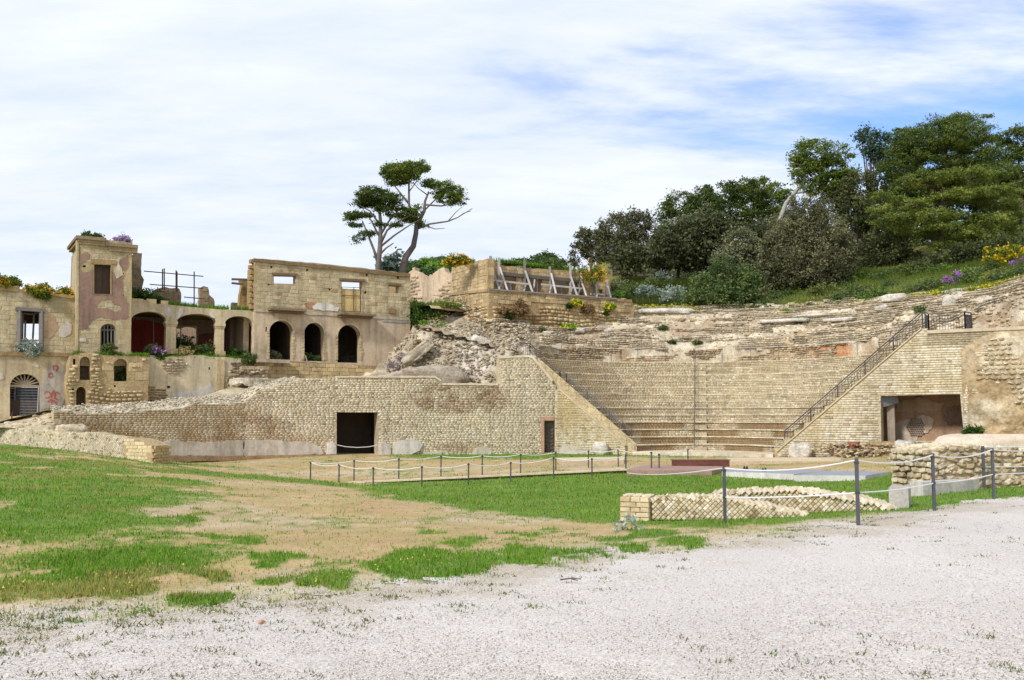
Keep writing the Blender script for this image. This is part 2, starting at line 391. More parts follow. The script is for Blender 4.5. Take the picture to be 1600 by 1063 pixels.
def lay_blocks(fac, poly, holes, Lb, Hb, parent, cap, colf, meshes=TB, name='block', seed=1, prot=0.03, depth=0.16, mt='tufa', s_off=0.5, gap=0.012, off=0.0, skip=0.0, stuffname='masonry'):
    """squared blocks in courses; the CAP largest are objects, the rest one joined part"""
    r = random.Random(seed); ss = [p[0] for p in poly]; zs = [p[1] for p in poly]; cells = []
    z = min(zs); k = 0
    while z < max(zs):
        h = Hb*r.uniform(0.9, 1.1); s = min(ss)+.005; l = Lb*r.uniform(.4, .6) if k % 2 else Lb*r.uniform(.8, 1.2)
        while s < max(ss)-.05:
            if max(ss)-s-l < Lb*.35: l = max(ss)-s-.005
            cells.append((s+gap/2, s+l-gap/2, z+gap/2, z+h-gap/2)); s += l; l = Lb*r.uniform(0.75, 1.3)
        z += h; k += 1
    c = np.array(cells); e = 0.04
    def ins(s, z):
        m = pip(poly, s, z)
        for hp in holes: m &= ~pip(hp, s, z)
        return m
    m = ins((c[:, 0]+c[:, 1])/2, (c[:, 2]+c[:, 3])/2)
    for i in (0, 1):
        for j in (2, 3): m &= ins(c[:, i]*(1-e)+c[:, 1-i]*e, c[:, j]*(1-e)+c[:, 5-j]*e)
    c = [tuple(x) for x in c[m] if r.random() >= skip]; r.shuffle(c)
    c.sort(key=lambda q: -round((q[1]-q[0])*(q[3]-q[2]), 2))
    rest = MB()
    for i, (a, b, zl, zh) in enumerate(c):
        pr = off+prot*r.uniform(0.2, 1.3); col = colf((a+b)/2, (zl+zh)/2, r)
        ctr = Vector(fac.w((a+b)/2, (zl+zh)/2, pr-depth/2).tolist())
        if i < cap:
            mt4 = Matrix.Translation(ctr) @ Matrix.Rotation(fac.rz+r.uniform(-.01, .01), 4, 'Z') @ Matrix.Diagonal((b-a, depth, zh-zl, 1))
            inst(name, r.choice(meshes), mt4, col, parent)
        else: rest.box(ctr, (b-a, depth, zh-zl), fac.rz, col)
    if rest.v: rest.build(stuffname, mt, parent)['kind'] = 'stuff'
    return len(c)
ORD = ['first', 'second', 'third', 'fourth', 'fifth', 'sixth', 'seventh', 'eighth', 'ninth', 'tenth', 'eleventh', 'twelfth', 'thirteenth', 'fourteenth', 'fifteenth', 'sixteenth', 'seventeenth', 'eighteenth', 'nineteenth', 'twentieth']
# ------------------------------------------------------------------ ground: one sheet to the horizon, gravel path on it
def cpt(u, v, D): p = at(u, v, D); return (p.x, p.y, p.z)
GC = [(0, 0, 0), (-6, 3, 0.02), (6, 3, 0), (-10, 9, .1), (10, 9, 0), (0, 9, -.02), (0, 13, -.1), (-3, 16, -.2), (3.6, 17.2, -.24), (5.3, 14.7, 0), (7.4, 16.9, 0), (9.6, 19.2, 0), (11.2, 22.7, -.06),
      (20, 20, 0), (28, 30, .1), (4.5, 21, -.42), (9.5, 26, -.5), (-11, 21, .05), (-8.5, 15, .05), (-20, 33, .15), (-14, 34, -.2), (-6, 28, -.5), (0, 28, -.6),
      (-30, 20, .2), (30, 5, 0), (-30, 5, .1), (0, -20, 0), (0, -60, 0), (60, 0, 0), (-60, 0, 0), (-60, 60, -1), (70, 70, -1), (0, 120, -1.2), (-80, 150, -1.5), (80, 150, -1.5)]
GC += [cpt(485, 750.5, 40), cpt(978, 740, 38), cpt(660, 762, 35), cpt(800, 760, 34.5), cpt(242, 722, 50.5), cpt(400, 718, 53.5), cpt(525, 711, 56), cpt(700, 711, 57.8), cpt(850, 709, 59.5),
       cpt(240, 724, 42), cpt(120, 706, 44.5), cpt(0, 694, 47), (-34, 47, .4), (10.5, 40, -.62), (14.3, 37, -.6), (12, 52, -.6), (17, 50, -.5), (21, 45.5, .0), (24, 40, .2), (18.5, 35, -.1), (16, 30, -.2), (-2, 45, -.75), (-8, 46, -.85)]
GC = np.array(GC)
def _k(a, b): return np.sqrt(((a[:, None, :]-b[None])**2).sum(-1)+16.0)
_n = len(GC); _M = np.zeros((_n+1, _n+1)); _M[:_n, :_n] = _k(GC[:, :2], GC[:, :2])-np.eye(_n)*0.05; _M[:_n, _n] = 1; _M[_n, :_n] = 1
_W = np.linalg.solve(_M, np.concatenate([GC[:, 2], [0]]))
def gz(X, Y):
    X = np.asarray(X, float); Y = np.asarray(Y, float); sh = X.shape; Q = np.stack([X.ravel(), Y.ravel()], -1); o = np.empty(len(Q))
    for i in range(0, len(Q), 20000): o[i:i+20000] = _k(Q[i:i+20000], GC[:, :2]) @ _W[:_n]+_W[_n]
    far = sst(60, 140, np.abs(Q).max(-1)); o = np.clip(o, -1.6, 1.2)*(1-far)-1.3*far
    return o.reshape(sh)
def on_ground(u, v, D0=4, D1=70):
    D = np.linspace(D0, D1, 1400); a, b = ray(u, v); f = EYE[2]+b*D-gz(a*D, D); i = int(np.argmax(f < 0)) if (f < 0).any() else len(D)-1
    return Vector((float(a*D[i]), float(D[i]), float(gz(np.array([a*D[i]]), np.array([D[i]]))[0])))
GB_U = np.array([-900, -400, 0, 200, 340, 450, 600, 740, 850, 950, 1080, 1160, 1250, 1340, 1450, 1560, 1650, 2200])
GB_V = np.array([1010, 990, 968, 960, 944, 928, 912, 900, 884, 868, 856, 848, 829, 813, 796, 779, 768, 720])
def gravel_m(X, Y, u, v):
    d = v-np.interp(u, GB_U, GB_V); k = np.clip(900/np.maximum(Y, 1), 20, 200)/90.0
    n = (fbm(X*1.1, Y*0.8, 3, 4)-.5)*38+(fbm(X*6, Y*5, 9, 3)-.5)*30
    return d/k+n
CL = [(445, 873, 48, 9), (300, 900, 38, 9), (500, 912, 58, 11), (680, 888, 95, 17), (760, 882, 60, 11), (870, 876, 60, 14), (970, 862, 25, 8), (140, 915, 75, 15), (300, 938, 58, 12), (395, 905, 28, 8),
      (650, 877, 60, 9), (1060, 853, 50, 6), (905, 882, 70, 8), (380, 842, 55, 6), (290, 806, 40, 5), (650, 830, 20, 4), (130, 880, 40, 8), (215, 868, 30, 6), (740, 850, 40, 5), (820, 840, 30, 4), (1000, 838, 40, 7)]
def green_p(X, Y, u, v):
    left = sst(520, 130, u+(fbm(X*.35, Y*.25, 21, 3)-.5)*420)*sst(975, 925, v)*0.84
    left = left*(1-0.42*sst(.50, .62, fbm(X*.5, Y*.35, 33, 3)))
    lawn = sst(-14, 12, v-np.interp(u, [480, 560, 700, 980, 1200, 1430, 1600, 1800], [775, 757, 748, 738, 741, 741, 752, 740]))*sst(14, -16, v-np.interp(u, [480, 560, 700, 850, 980, 1130, 1250, 1400, 1600, 1800], [765, 772, 792, 812, 822, 826, 818, 800, 782, 770]))*sst(430, 640, u)
    trail = np.exp(-((v-np.interp(u, [170, 240, 400, 560], [722, 735, 746, 760]))/5.0)**2)*sst(170, 240, u)*sst(600, 540, u)*.85
    inner = sst(722, 712, v)*0.55*sst(560, 720, u)+0.32*sst(752, 735, v)*sst(480, 600, u)*sst(1000, 940, u)+.3*(v < 735)*(u < 520)*(u > 240)
    right = .8*sst(1400, 1440, u)*sst(745, 760, v)
    cl = 0
    u2 = u+(fbm(X*1.5, Y*1.1, 43, 4)-.5)*150; v2 = v+(fbm(X*1.5, Y*1.1, 44, 4)-.5)*34
    for c in CL: cl = np.maximum(cl, blob(u2, v2, c[0], c[1], c[2]*1.35, c[3]*1.4)**.7)
    cl = np.clip(cl*1.35-1.5*np.clip(.60-(.55*fbm(X*1.9, Y*1.2, 41, 3)+.45*fbm(X*5, Y*3, 42, 2)), -.1, 1), 0, 1.1)
    edge = .30*np.exp(-((v-np.interp(u, GB_U, GB_V)+14)/16.0)**2)
    p = np.maximum.reduce([left, lawn*1.05, trail, inner, right, np.broadcast_to(cl, u.shape), edge+0*u, .31+0*u])
    nn = fbm(X*1.3, Y*.9, 5, 4)*.46+fbm(X*4.5, Y*3, 8, 3)*.34+fbm(X*13, Y*9, 18, 2)*.20
    return p, sst(-.11, .10, p*0.78+.11-nn)
def axis(*segs):
    o = []
    for a, b, n in segs: o += list(np.linspace(a, b, n, endpoint=False))
    return np.array(o+[segs[-1][1]])
rowsY = np.concatenate([[-2500, -600, -150, -60, -20, -6, 0.5, 2.0], np.exp(np.linspace(math.log(3.0), math.log(64), 380)), [72, 90, 130, 220, 450, 1000, 2600]])
colA = np.concatenate([[-60, -14, -4, -1.6, -.9], np.linspace(-.66, .66, 340), [.9, 1.6, 4, 14, 60]])
GX = colA[None, :]*np.maximum(np.abs(rowsY), 4.0)[:, None]; GY = np.repeat(rowsY[:, None], len(colA), 1)
GZ = gz(GX, GY)
gu, gv = pixof(GX, np.maximum(GY, 1.0), GZ)
gu = np.where(GY < 1, 800, gu); gv = np.where(GY < 1, 1400, gv)
gm = gravel_m(GX, GY, gu, gv); gp, gg = green_p(GX, GY, gu, gv)
gg = gg*(gm < 4)
dirt = mixc(A(188, 148, 98), A(209, 178, 130), fbm(GX*.6, GY*.5, 2, 4))
dirt = mixc(dirt, A(214, 202, 186), np.clip(sst(-50, 4, gm)*.85+sst(.55, .7, fbm(GX*.3, GY*.3, 51, 3))*.25, 0, 1))
dry = mixc(A(150, 140, 62), A(178, 160, 90), fbm(GX*2, GY*2, 6, 3))
dirt = mixc(dirt, dry, np.clip(sst(.05, .45, gp)*.6, 0, 1)*sst(.35, .6, fbm(GX*2.2, GY*1.6, 14, 3)))
turf = mixc(A(84, 118, 36), A(122, 148, 56), fbm(GX*.9, GY*.7, 4, 3))
GCOL = mixc(dirt, turf, gg*.9)
GZ2 = GZ+gg*0.012+(fbm(GX*3, GY*3, 1, 3)-.5)*.03*(GY > 2)*(GY < 60)
def grid_faces(n, m): 
    i = np.arange(n*m).reshape(n, m); return np.stack([i[:-1, :-1], i[:-1, 1:], i[1:, 1:], i[1:, :-1]], -1).reshape(-1, 4)
GF = grid_faces(*GX.shape)
o = np_mesh('ground', np.stack([GX, GY, GZ2], -1), GF, GCOL.reshape(-1, 3), 'soil', None, True); tag(o, 'sandy brown earth field with patchy turf below the ruins', 'ground', kind='structure')
gvm = (gm > 0).ravel(); keep = gvm[GF].sum(1) >= 3
keep &= (np.abs(GY.ravel()[GF]).max(1) < 62)
used = np.unique(GF[keep]); remap = -np.ones(GX.size, int); remap[used] = np.arange(len(used))
X_G, Y_G = GX, GY
gcol = mixc(A(217, 205, 194), A(231, 220, 209), fbm(GX*.5, GY*.4, 71, 4))
gcol = mixc(gcol, A(196, 178, 150), np.clip(sst(60, 0, gm)*.85, 0, 1)*sst(.30, .58, fbm(GX*1.4, GY*1.1, 73, 4)))
GV2 = np.stack([GX, GY, np.maximum(GZ2, GZ)+.007], -1).reshape(-1, 3)
o = np_mesh('gravel_path', GV2[used], remap[GF[keep]], gcol.reshape(-1, 3)[used], 'gravel', None, True); tag(o, 'pale pinkish white gravel path sweeping across the foreground', 'path', kind='structure')
# loose pebbles lying on the path (nobody could count them)
def scatter_px(n, u0, u1, v0, v1, seed, power=1.0):
    r = np.random.default_rng(seed); u = r.uniform(u0, u1, n); v = v0+(v1-v0)*r.uniform(0, 1, n)**power
    a, b = ray(u, v); D = np.full(n, 12.0)
    for k in range(14): 
        z = gz(a*D, D); D = np.clip(D*.35+.65*(z-EYE[2])/np.minimum(b, -.004), 3.2, 64)
    return a*D, D, gz(a*D, D), u, v
X, Y, Z, u, v = scatter_px(70000, -150, 1750, 772, 1120, 5, .62)
k = gravel_m(X, Y, u, v) > -8+rng.uniform(-14, 6, len(X)); X, Y, Z = X[k], Y[k], Z[k]; n = len(X)
s = rng.uniform(.0035, .008, n)*(1+(Y > 12)*.5); T = np.array([(1, 0, 0), (-.5, .87, 0), (-.5, -.87, 0), (0, 0, 1.0), (0, 0, -.4)])
ang = rng.uniform(0, 6.28, n); ca, sa = np.cos(ang)[:, None], np.sin(ang)[:, None]
Vx = T[None, :, 0]*ca-T[None, :, 1]*sa*.8; Vy = T[None, :, 0]*sa+T[None, :, 1]*ca*.8
V = np.stack([X[:, None]+Vx*s[:, None]*1.3, Y[:, None]+Vy*s[:, None]*1.3, Z[:, None]+.012+T[None, :, 2]*s[:, None]*rng.uniform(.6, 1.2, n)[:, None]], -1)
pc = mixc(A(212, 200, 188), A(236, 226, 214), rng.uniform(0, 1, n)); pc = np.where((rng.uniform(0, 1, n) < .26)[:, None], A(150, 138, 130), pc); pc = np.where((rng.uniform(0, 1, n) < .07)[:, None], A(205, 165, 150), pc)
F = (np.arange(n)[:, None, None]*5+np.array([[0, 1, 3], [1, 2, 3], [2, 0, 3]])[None]).reshape(-1, 3)
o = np_mesh('pebbles', V.reshape(-1, 3), F, np.repeat(pc, 5, 0), 'pebble'); tag(o, 'loose white and grey pebbles strewn over the gravel path', 'pebbles', kind='stuff')
# grass blades
def blades(name, X, Y, Z, hgt, wid, col, seed, label, cat='grass', lean=.5, mt='grass'):
    r = np.random.default_rng(seed); n = len(X); a = r.uniform(0, 6.28, n); dx, dy = np.cos(a)*wid, np.sin(a)*wid
    b = r.uniform(0, 6.28, n); lx, ly = np.cos(b)*hgt*lean*r.uniform(0, 1, n), np.sin(b)*hgt*lean*r.uniform(0, 1, n)
    V = np.stack([np.stack([X-dx, Y-dy, Z], -1), np.stack([X+dx, Y+dy, Z], -1), np.stack([X+lx, Y+ly, Z+hgt], -1)], 1)
    o = np_mesh(name, V.reshape(-1, 3), np.arange(n*3).reshape(-1, 3), np.repeat(col, 3, 0), mt); return tag(o, label, cat, kind='stuff')
X, Y, Z, u, v = scatter_px(430000, -120, 1720, 700, 985, 6, 1.15)
p, g = green_p(X, Y, u, v); gr = gravel_m(X, Y, u, v)
k = (rng.uniform(0, 1, len(X)) < g*.95+.05*(p > .1)) & (gr < 2+rng.uniform(-4, 10, len(X)))
X, Y, Z, u, v, p = X[k], Y[k], Z[k], u[k], v[k], p[k]; n = len(X)
hh = rng.uniform(.018, .06, n)*np.clip(.45+p, .5, 1.2)*(1+.5*(fbm(X*.8, Y*.8, 3, 2)-.4))*(1+np.clip(Y-15, 0, 30)*.018)
ww = np.maximum(.006, Y*.00042)*rng.uniform(.7, 1.4, n)
c = mixc(A(66, 130, 20), A(136, 178, 46), rng.uniform(0, 1, n)*.6+fbm(X*1.2, Y*1.2, 17, 3)*.5)
yl = sst(.5, .62, fbm(X*.7, Y*.5, 33, 3))*sst(620, 200, u)*.75+.04; yl = yl+.10; c = np.where((rng.uniform(0, 1, n) < yl)[:, None], A(182, 168, 84), c); c = np.where((rng.uniform(0, 1, n) < .14)[:, None], A(58, 98, 26), c)
blades('grass', X, Y, Z, hh, ww, c, 8, 'bright green spring grass growing in patches over the sandy field'); NG = n
X, Y, Z, u, v = scatter_px(9000, -100, 1700, 790, 1080, 16, 1)
d = gravel_m(X, Y, u, v); den = fbm(X*.45, Y*.45, 61, 3)
k = (d > -6) & (rng.uniform(0, 1, len(X)) < np.clip((.016+.35*np.exp(-np.maximum(d, 0)/24))*sst(.42, .6, den), 0, 1)); X, Y = X[k], Y[k]
m = 16; X = np.repeat(X, m)+rng.normal(0, .05, len(X)*m)*np.repeat(rng.uniform(.5, 2.0, len(X)), m); Y = np.repeat(Y, m)+rng.normal(0, .05, len(Y)*m); n = len(X)
c = mixc(A(84, 104, 44), A(146, 144, 84), rng.uniform(0, 1, n))
blades('gravel_weeds', X, Y, gz(X, Y)+.004, rng.uniform(.012, .04, n), rng.uniform(.005, .011, n), c, 9, 'small olive weeds sprouting through the white gravel', 'weeds', 1.3)
X, Y, Z, u, v = scatter_px(16000, -60, 720, 720, 960, 26, 1.1)
p, g = green_p(X, Y, u, v); k = (g > .4) & (rng.uniform(0, 1, len(X)) < .07*sst(.48, .6, fbm(X*.7, Y*.5, 33, 3))+.02); X, Y, Z = X[k], Y[k], Z[k]; n = len(X)
blades('field_flowers', X, Y, Z+.05, rng.uniform(.012, .025, n), rng.uniform(.008, .014, n), mixc(A(210, 196, 90), A(228, 214, 120), rng.uniform(0, 1, n)), 10, 'tiny pale yellow flowers dotted through the grass', 'flowers', 1.0)
# ------------------------------------------------------------------ theatre: long wall, sloping wing walls, seats, ruined upper tiers
def pdist(D0, u): return ((u-800)/FPX*D0*0.9975, D0)
def uD(u, D): p = at(u, HOR, D); return (p.x, D)
MWP = [(84, 48.0), (242, 50.5), (380, 53.5), (525, 56.0), (690, 58.0), (869, 59.25)]
def cream(r, n, lo=(204, 184, 148), hi=(227, 210, 176), dark=.0):
    c = mixc(A(*lo), A(*hi), r.uniform(0, 1, n)); k = r.uniform(0, 1, n) < .10; c[k] = A(230, 219, 194)*r.uniform(.9, 1.05, (int(k.sum()), 1))
    k = r.uniform(0, 1, n) < .07; c[k] = A(182, 164, 130)*r.uniform(.85, 1.1, (int(k.sum()), 1)); return c
def main_col(u, v, s, r):
    n = len(u); c = cream(r, n)
    nz = fbm(s*.9, v*.06, 4, 4)
    k = np.clip(sst(420, 360, u)*(.68+1.2*(nz-.5)), 0, .9); c = mixc(c, A(160, 126, 80), k)
    k = np.clip(blob(u, v, 725, 622, 100, 27)*1.8*(.2+1.6*sst(.35, .65, nz)), 0, .9)*(u > 600)*r.uniform(.35, 1.0, n); c = mixc(c, mixc(A(122, 88, 62), A(164, 122, 84), r.uniform(0, 1, n)), k)
    k = np.clip(blob(u, v, 390, 675, 70, 34)*1.4*sst(.35, .6, nz), 0, .8); c = mixc(c, A(152, 108, 70), k*r.uniform(.3, 1, n))
    k = np.clip(blob(u, v, 720, 700, 60, 12)+blob(u, v, 460, 690, 60, 16), 0, 1)*.5; c = mixc(c, A(170, 126, 78), k)
    k = blob(u, v, 810, 660, 32, 46)*.35*(u < 845); c = mixc(c, A(226, 208, 172), k)
    return c
mw = thing('theatre_wall', 'long cream stone theatre wall with a big square doorway and a narrow barred door', 'wall', (-8, 57, -.8))
TOPS = {0: [(84, 642), (120, 646), (170, 645), (242, 641)], 1: [(242, 641), (282, 640), (300, 632), (340, 632), (380, 630)], 2: [(380, 630), (402, 612), (430, 603), (470, 593), (525, 590)],
        3: [(525, 590), (600, 590), (680, 590), (690, 596)], 4: [(690, 601), (740, 602), (779, 602), (780, 560), (826, 558), (833, 560), (863, 596), (864, 601), (869, 603)]}
BOTS = {0: (728, 732), 1: (732, 728), 2: (728, 724), 3: (724, 720), 4: (720, 718)}
HOLES = {3: [rect(526, 644, 590, 711, .5)], 4: [rect(850, 657, 866, 708)]}
mb = MB(); allV = []; topband = MB(); MW = []; MK = []
for i in range(5):
    (u0, D0), (u1, D1) = MWP[i], MWP[i+1]; a = uD(u0, D0); b = uD(u1, D1); fac = Fac(a[0], a[1], b[0], b[1]); MW.append(fac)
    tp = rag(TOPS[i], 7, 1.1, i, False); ol = fac.P(tp+[(u1, BOTS[i][1]), (u0, BOTS[i][0])]); hs = [fac.P(h) for h in HOLES.get(i, [])]
    panel(mb, fac, ol, hs, 1.1, A(206, 188, 152))
    def mk(c, z, ol=ol, hs=hs):
        m = pip(ol, c, z)
        for h in hs: m &= ~pip(h, c, z)
        return m
    MK.append((fac, mk))
mb.build('wall_core', 'mortar', mw)
_SO = np.concatenate([[0], np.cumsum([f.len for f in MW])])
def mw_loc(S): i = np.clip(np.searchsorted(_SO, S, 'right')-1, 0, 4); return i, S-_SO[i]
def mw_map(S, z, o):
    S = np.asarray(S, float); z = np.broadcast_to(z, S.shape); X = np.interp(S, _SO, [f.o.x for f in MW]+[b[0]]); Y = np.interp(S, _SO, [f.o.y for f in MW]+[b[1]])
    ms = (_SO[1:]+_SO[:-1])/2; nx = np.interp(S, ms, [f.n.x for f in MW]); ny = np.interp(S, ms, [f.n.y for f in MW]); return np.stack([X+nx*o, Y+ny*o, z], -1)
def mw_mask(S, z):
    i, l = mw_loc(S); r_ = np.zeros(S.shape, bool)
    for k, (f, mk) in enumerate(MK): q = i == k; r_[q] = mk(np.clip(l[q], .004, f.len-.004), z[q])
    return r_
def mw_col(S, z, r): P = mw_map(S, z, 0); return main_col(*pixof(P[:, 0], P[:, 1], P[:, 2]), S, r)
stones_obj('wall_stones', course(mw_map, 0, float(_SO[-1]), -1.3, 5.6, .23, .100, mw_mask, mw_col, 20, prot=.014, gap=.003, wav=.010, jit=.45, ins=.005), 'stone', mw)
# sloping rubble top of the wall: lofted between the front crest and the fill behind it
def loft(name, A0, A1, nu, nv, amp, colf, mt, parent, seed=0, bow=0.0, freq=1.2, kind=None):
    def res(P):
        P = np.array([tuple(p) for p in P]); d = np.concatenate([[0], np.cumsum(np.sqrt(((P[1:]-P[:-1])**2).sum(1)))]); t = np.linspace(0, d[-1], nu)
        return np.stack([np.interp(t, d, P[:, i]) for i in range(3)], -1)
    p, q = res(A0), res(A1); t = np.linspace(0, 1, nv)[:, None, None]; G = p[None]*(1-t)+q[None]*t
    e = np.sin(PI*np.clip(t*1.0, 0, 1))*.7+.3; n1_ = fbm(G[..., 0]*freq+seed, G[..., 1]*freq, G[..., 2]*freq, 5)-.5
    G[..., 2] += (n1_*2*amp*e[..., 0])+bow*np.sin(PI*t[..., 0]); G[..., 1] += (fbm(G[..., 0]*freq, G[..., 1]*freq+seed, 7, 4)-.5)*amp*e[..., 0]
    o = np_mesh(name, G, grid_faces(nv, nu), colf(G).reshape(-1, 3), mt, parent, False)
    if kind: o['kind'] = kind
    return o, G
crest = [MW[0].at(84, 648, -.05), MW[0].at(170, 648, -.05), MW[1].at(242, 644, -.05), MW[1].at(300, 636, -.05), MW[2].at(380, 631, -.05), MW[2].at(402, 613, -.05), MW[2].at(430, 604, -.05), MW[2].at(470, 594, -.05)]
back = [MW[0].at(84, 637, -1.6), MW[0].at(170, 633, -1.6), MW[1].at(242, 629, -1.6), MW[1].at(300, 622, -1.6), MW[2].at(380, 616, -1.6), MW[2].at(402, 603, -1.7), MW[2].at(430, 598, -1.6), MW[2].at(470, 590, -1.6)]
def crumb(G): return mixc(A(196, 180, 150), A(224, 210, 182), fbm(G[..., 0]*3, G[..., 1]*3, G[..., 2]*3, 4))
o, G = loft('rubble_top', crest, back, 220, 14, .10, crumb, 'rock', mw, 3, .12, 2.5)
pts = G[2:-1].reshape(-1, 3); pts = pts[rng.choice(len(pts), 2200)]+rng.normal(0, .05, (2200, 3)); rocks_stuff('crest_stones', pts, rng.uniform(.06, .14, 2200), cream(rng, 2200, (192, 176, 146), (226, 212, 184)), 'stone', mw, 4)
# plaster plinth, ledge, marble facing left along the foot
def slab(name, fac, px_pts, th, col, mt, parent, off, seed=0, amp=1.2, step=7, raggy=True):
    m = MB(); panel(m, fac, fac.P(rag(px_pts, step, amp, seed) if raggy else px_pts), [], th, col, off); return m.build(name, mt, parent)
slab('plaster_plinth', MW[1], [(246, 712), (246, 694), (262, 688), (320, 692), (379, 688), (379, 713)], .16, A(206, 192, 172), 'plaster', mw, .12, 1)
slab('plaster_plinth', MW[2], [(381, 713), (381, 688), (420, 687), (450, 691), (480, 690), (500, 699), (505, 709)], .16, A(210, 196, 178), 'plaster', mw, .12, 2)
slab('stone_ledge', MW[1], [(242, 722), (242, 712), (379, 712), (379, 719)], .4, A(170, 140, 100), 'mortar', mw, .4, 3, .4)
slab('stone_ledge', MW[2], [(381, 719), (381, 712), (524, 709.5), (524, 714)], .4, A(172, 142, 102), 'mortar', mw, .4, 4, .4)
slab('marble_facing', MW[2], [(509, 712), (511, 694), (519, 690), (524, 697), (524, 713)], .14, A(226, 216, 204), 'plaster', mw, .13, 5)
for k, p in enumerate(([(592, 712), (591, 696), (600, 690), (610, 698), (611, 712)], [(612, 712), (614, 692), (632, 687), (650, 688), (660, 694), (655, 704), (640, 711)])):
    slab('marble_facing', MW[3], p, .14, A(224, 212, 198), 'plaster', mw, .13, 6+k)
slab('marble_facing', MW[4], [(736, 712), (744, 700), (760, 697), (768, 706), (766, 712)], .14, A(206, 192, 170), 'plaster', mw, .12, 9)
slab('plaster_skirt', MW[3], [(660, 713), (662, 707), (690, 705), (689, 713)], .1, A(214, 204, 186), 'plaster', mw, .1, 10)
for k, (f_, p_) in enumerate([(MW[3], [(526, 590.5), (526, 587.5), (680, 587.5), (689, 594), (689, 597), (679, 590.5)]), (MW[4], [(691, 602), (691, 598.5), (778, 599.5), (778, 602.5)]), (MW[4], [(780, 560.5), (780, 557), (826, 555), (834, 557), (864, 594), (862, 597), (832, 561), (826, 558.5)])]): slab('coping', f_, p_, .7, A(226, 208, 174), 'stone', mw, .06, 60+k, .4, 6)
# deep dark room behind the square doorway
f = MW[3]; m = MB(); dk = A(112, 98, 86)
b0, b1 = f.pz(518, 711.5), f.pz(600, 711.5)
def room(mbx, fac, s0, s1, z0, z1, depth, off, col, th=.12, ceil=True):
    def bx(sa, sb, oa, ob, za, zb):
        c = fac.w((sa+sb)/2, (za+zb)/2, (oa+ob)/2).tolist(); mbx.box(c, (abs(sb-sa), abs(ob-oa), zb-za), fac.rz, col)
    bx(s0, s1, off-depth, off-depth-th, z0, z1); bx(s0-th, s0, off, off-depth-th, z0, z1); bx(s1, s1+th, off, off-depth-th, z0, z1)
    if ceil: bx(s0-th, s1+th, off, off-depth-th, z1, z1+th)
    bx(s0-th, s1+th, off, off-depth-th, z0-th, z0)
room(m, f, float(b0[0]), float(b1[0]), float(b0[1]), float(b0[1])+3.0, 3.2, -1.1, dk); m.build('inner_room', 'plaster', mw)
m = MB(); q = [f.at(527, 695.5, .02), f.at(540, 698.2, .02), f.at(558, 699.5, .02), f.at(576, 698.4, .02), f.at(589, 696, .02)]; m.tube(q, .025, A(225, 222, 215)); tag(m.build('rope', 'rope', None, org=True), 'white rope slung across the big square doorway', 'rope')
# barred door with brick jambs
f = MW[4]; m = MB()
slab('brick_jamb', f, [(845.5, 709), (845.5, 651), (869, 651), (869, 657), (850, 657), (850, 709)], .3, A(196, 150, 124), 'plaster', mw, .075, 0, 0, raggy=False)
slab('brick_jamb', f, [(866, 709), (866, 656.9), (871.5, 656.9), (871.5, 709)], .3, A(178, 118, 92), 'plaster', mw, .075, 0, 0, raggy=False)
t0, z0 = [float(x) for x in f.pz(850, 708.5)]; t1, z1 = [float(x) for x in f.pz(866, 657)]
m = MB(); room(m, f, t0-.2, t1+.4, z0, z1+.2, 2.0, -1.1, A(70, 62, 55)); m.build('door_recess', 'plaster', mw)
ir = A(52, 50, 52); m = MB()
for k in range(9): x = t0+(t1-t0)*k/8; m.bar(f.w(x, z0, -.1).tolist(), f.w(x, z1, -.1).tolist(), .025, .025, ir)
for k in range(10): z = z0+(z1-z0)*k/9; m.bar(f.w(t0, z, -.12).tolist(), f.w(t1, z, -.12).tolist(), .04, .02, ir)
m.bar(f.w(t0, z0+.1, -.14).tolist(), f.w(t1, z1-.9, -.14).tolist(), .03, .02, ir); m.build('barred_door', 'iron', mw)
# ---- the two sloping wing walls that end the seating
E1 = np.array((.849, -.528)); E2 = np.array((.528, .849)); CC = np.array((10.55, 54.2))
def pol(r, th, z): 
    r, th, z = np.broadcast_arrays(np.asarray(r, float), th, z); c, s = np.cos(th), np.sin(th)
    return np.stack([CC[0]+r*(c*E1[0]+s*E2[0]), CC[1]+r*(c*E1[1]+s*E2[1]), z], -1)
CH = Fac(1.2, 60.0, 1.2+26*.849, 60.0-26*.528)
def wing(name, label, ol_px, holes_px, Ls, H, colf, seed, th, loc, prot=.055):
    t = thing(name, label, 'wall', loc); ol = CH.P(ol_px); hs = [CH.P(h) for h in holes_px]; m = MB(); panel(m, CH, ol, hs, th, A(206, 190, 154)); m.build('wall_core', 'mortar', t)
    def mk(c, z):
        q = pip(ol, c, z)
        for h in hs: q &= ~pip(h, c, z)
        return q
    ss = [p[0] for p in ol]; zs = [p[1] for p in ol]
    stones_obj('wall_stones', course(lambda x, y, o: CH.w(x, y, o), min(ss), max(ss), min(zs), max(zs), Ls, H, mk, lambda c, z, r: colf(*CH.px(c, z), c, r), seed, prot=prot*.45, gap=.004, wav=.012, jit=.45, ins=.006), 'stone', t)
    return t
def lcol(u, v, s, r):
    c = cream(r, len(u), (208, 187, 142), (228, 209, 168)); nz = fbm(s*1.3, v*.1, 9, 3); c = mixc(c, A(196, 164, 104), np.clip(blob(u, v, 890, 640, 30, 40)*.5+sst(.5, .7, nz)*.25, 0, 1))
    return mixc(c, A(214, 206, 190), blob(u, v, 900, 708, 40, 16)*.6)
lw = wing('sloping_stair_wall', 'yellowish sloping stone wall left of the theatre seats beside the barred door', [(867, 722), (867, 609), (877, 610), (976, 697), (978, 719)], [], .22, .10, lcol, 61, .55, (4.5, 57.5, -.7))
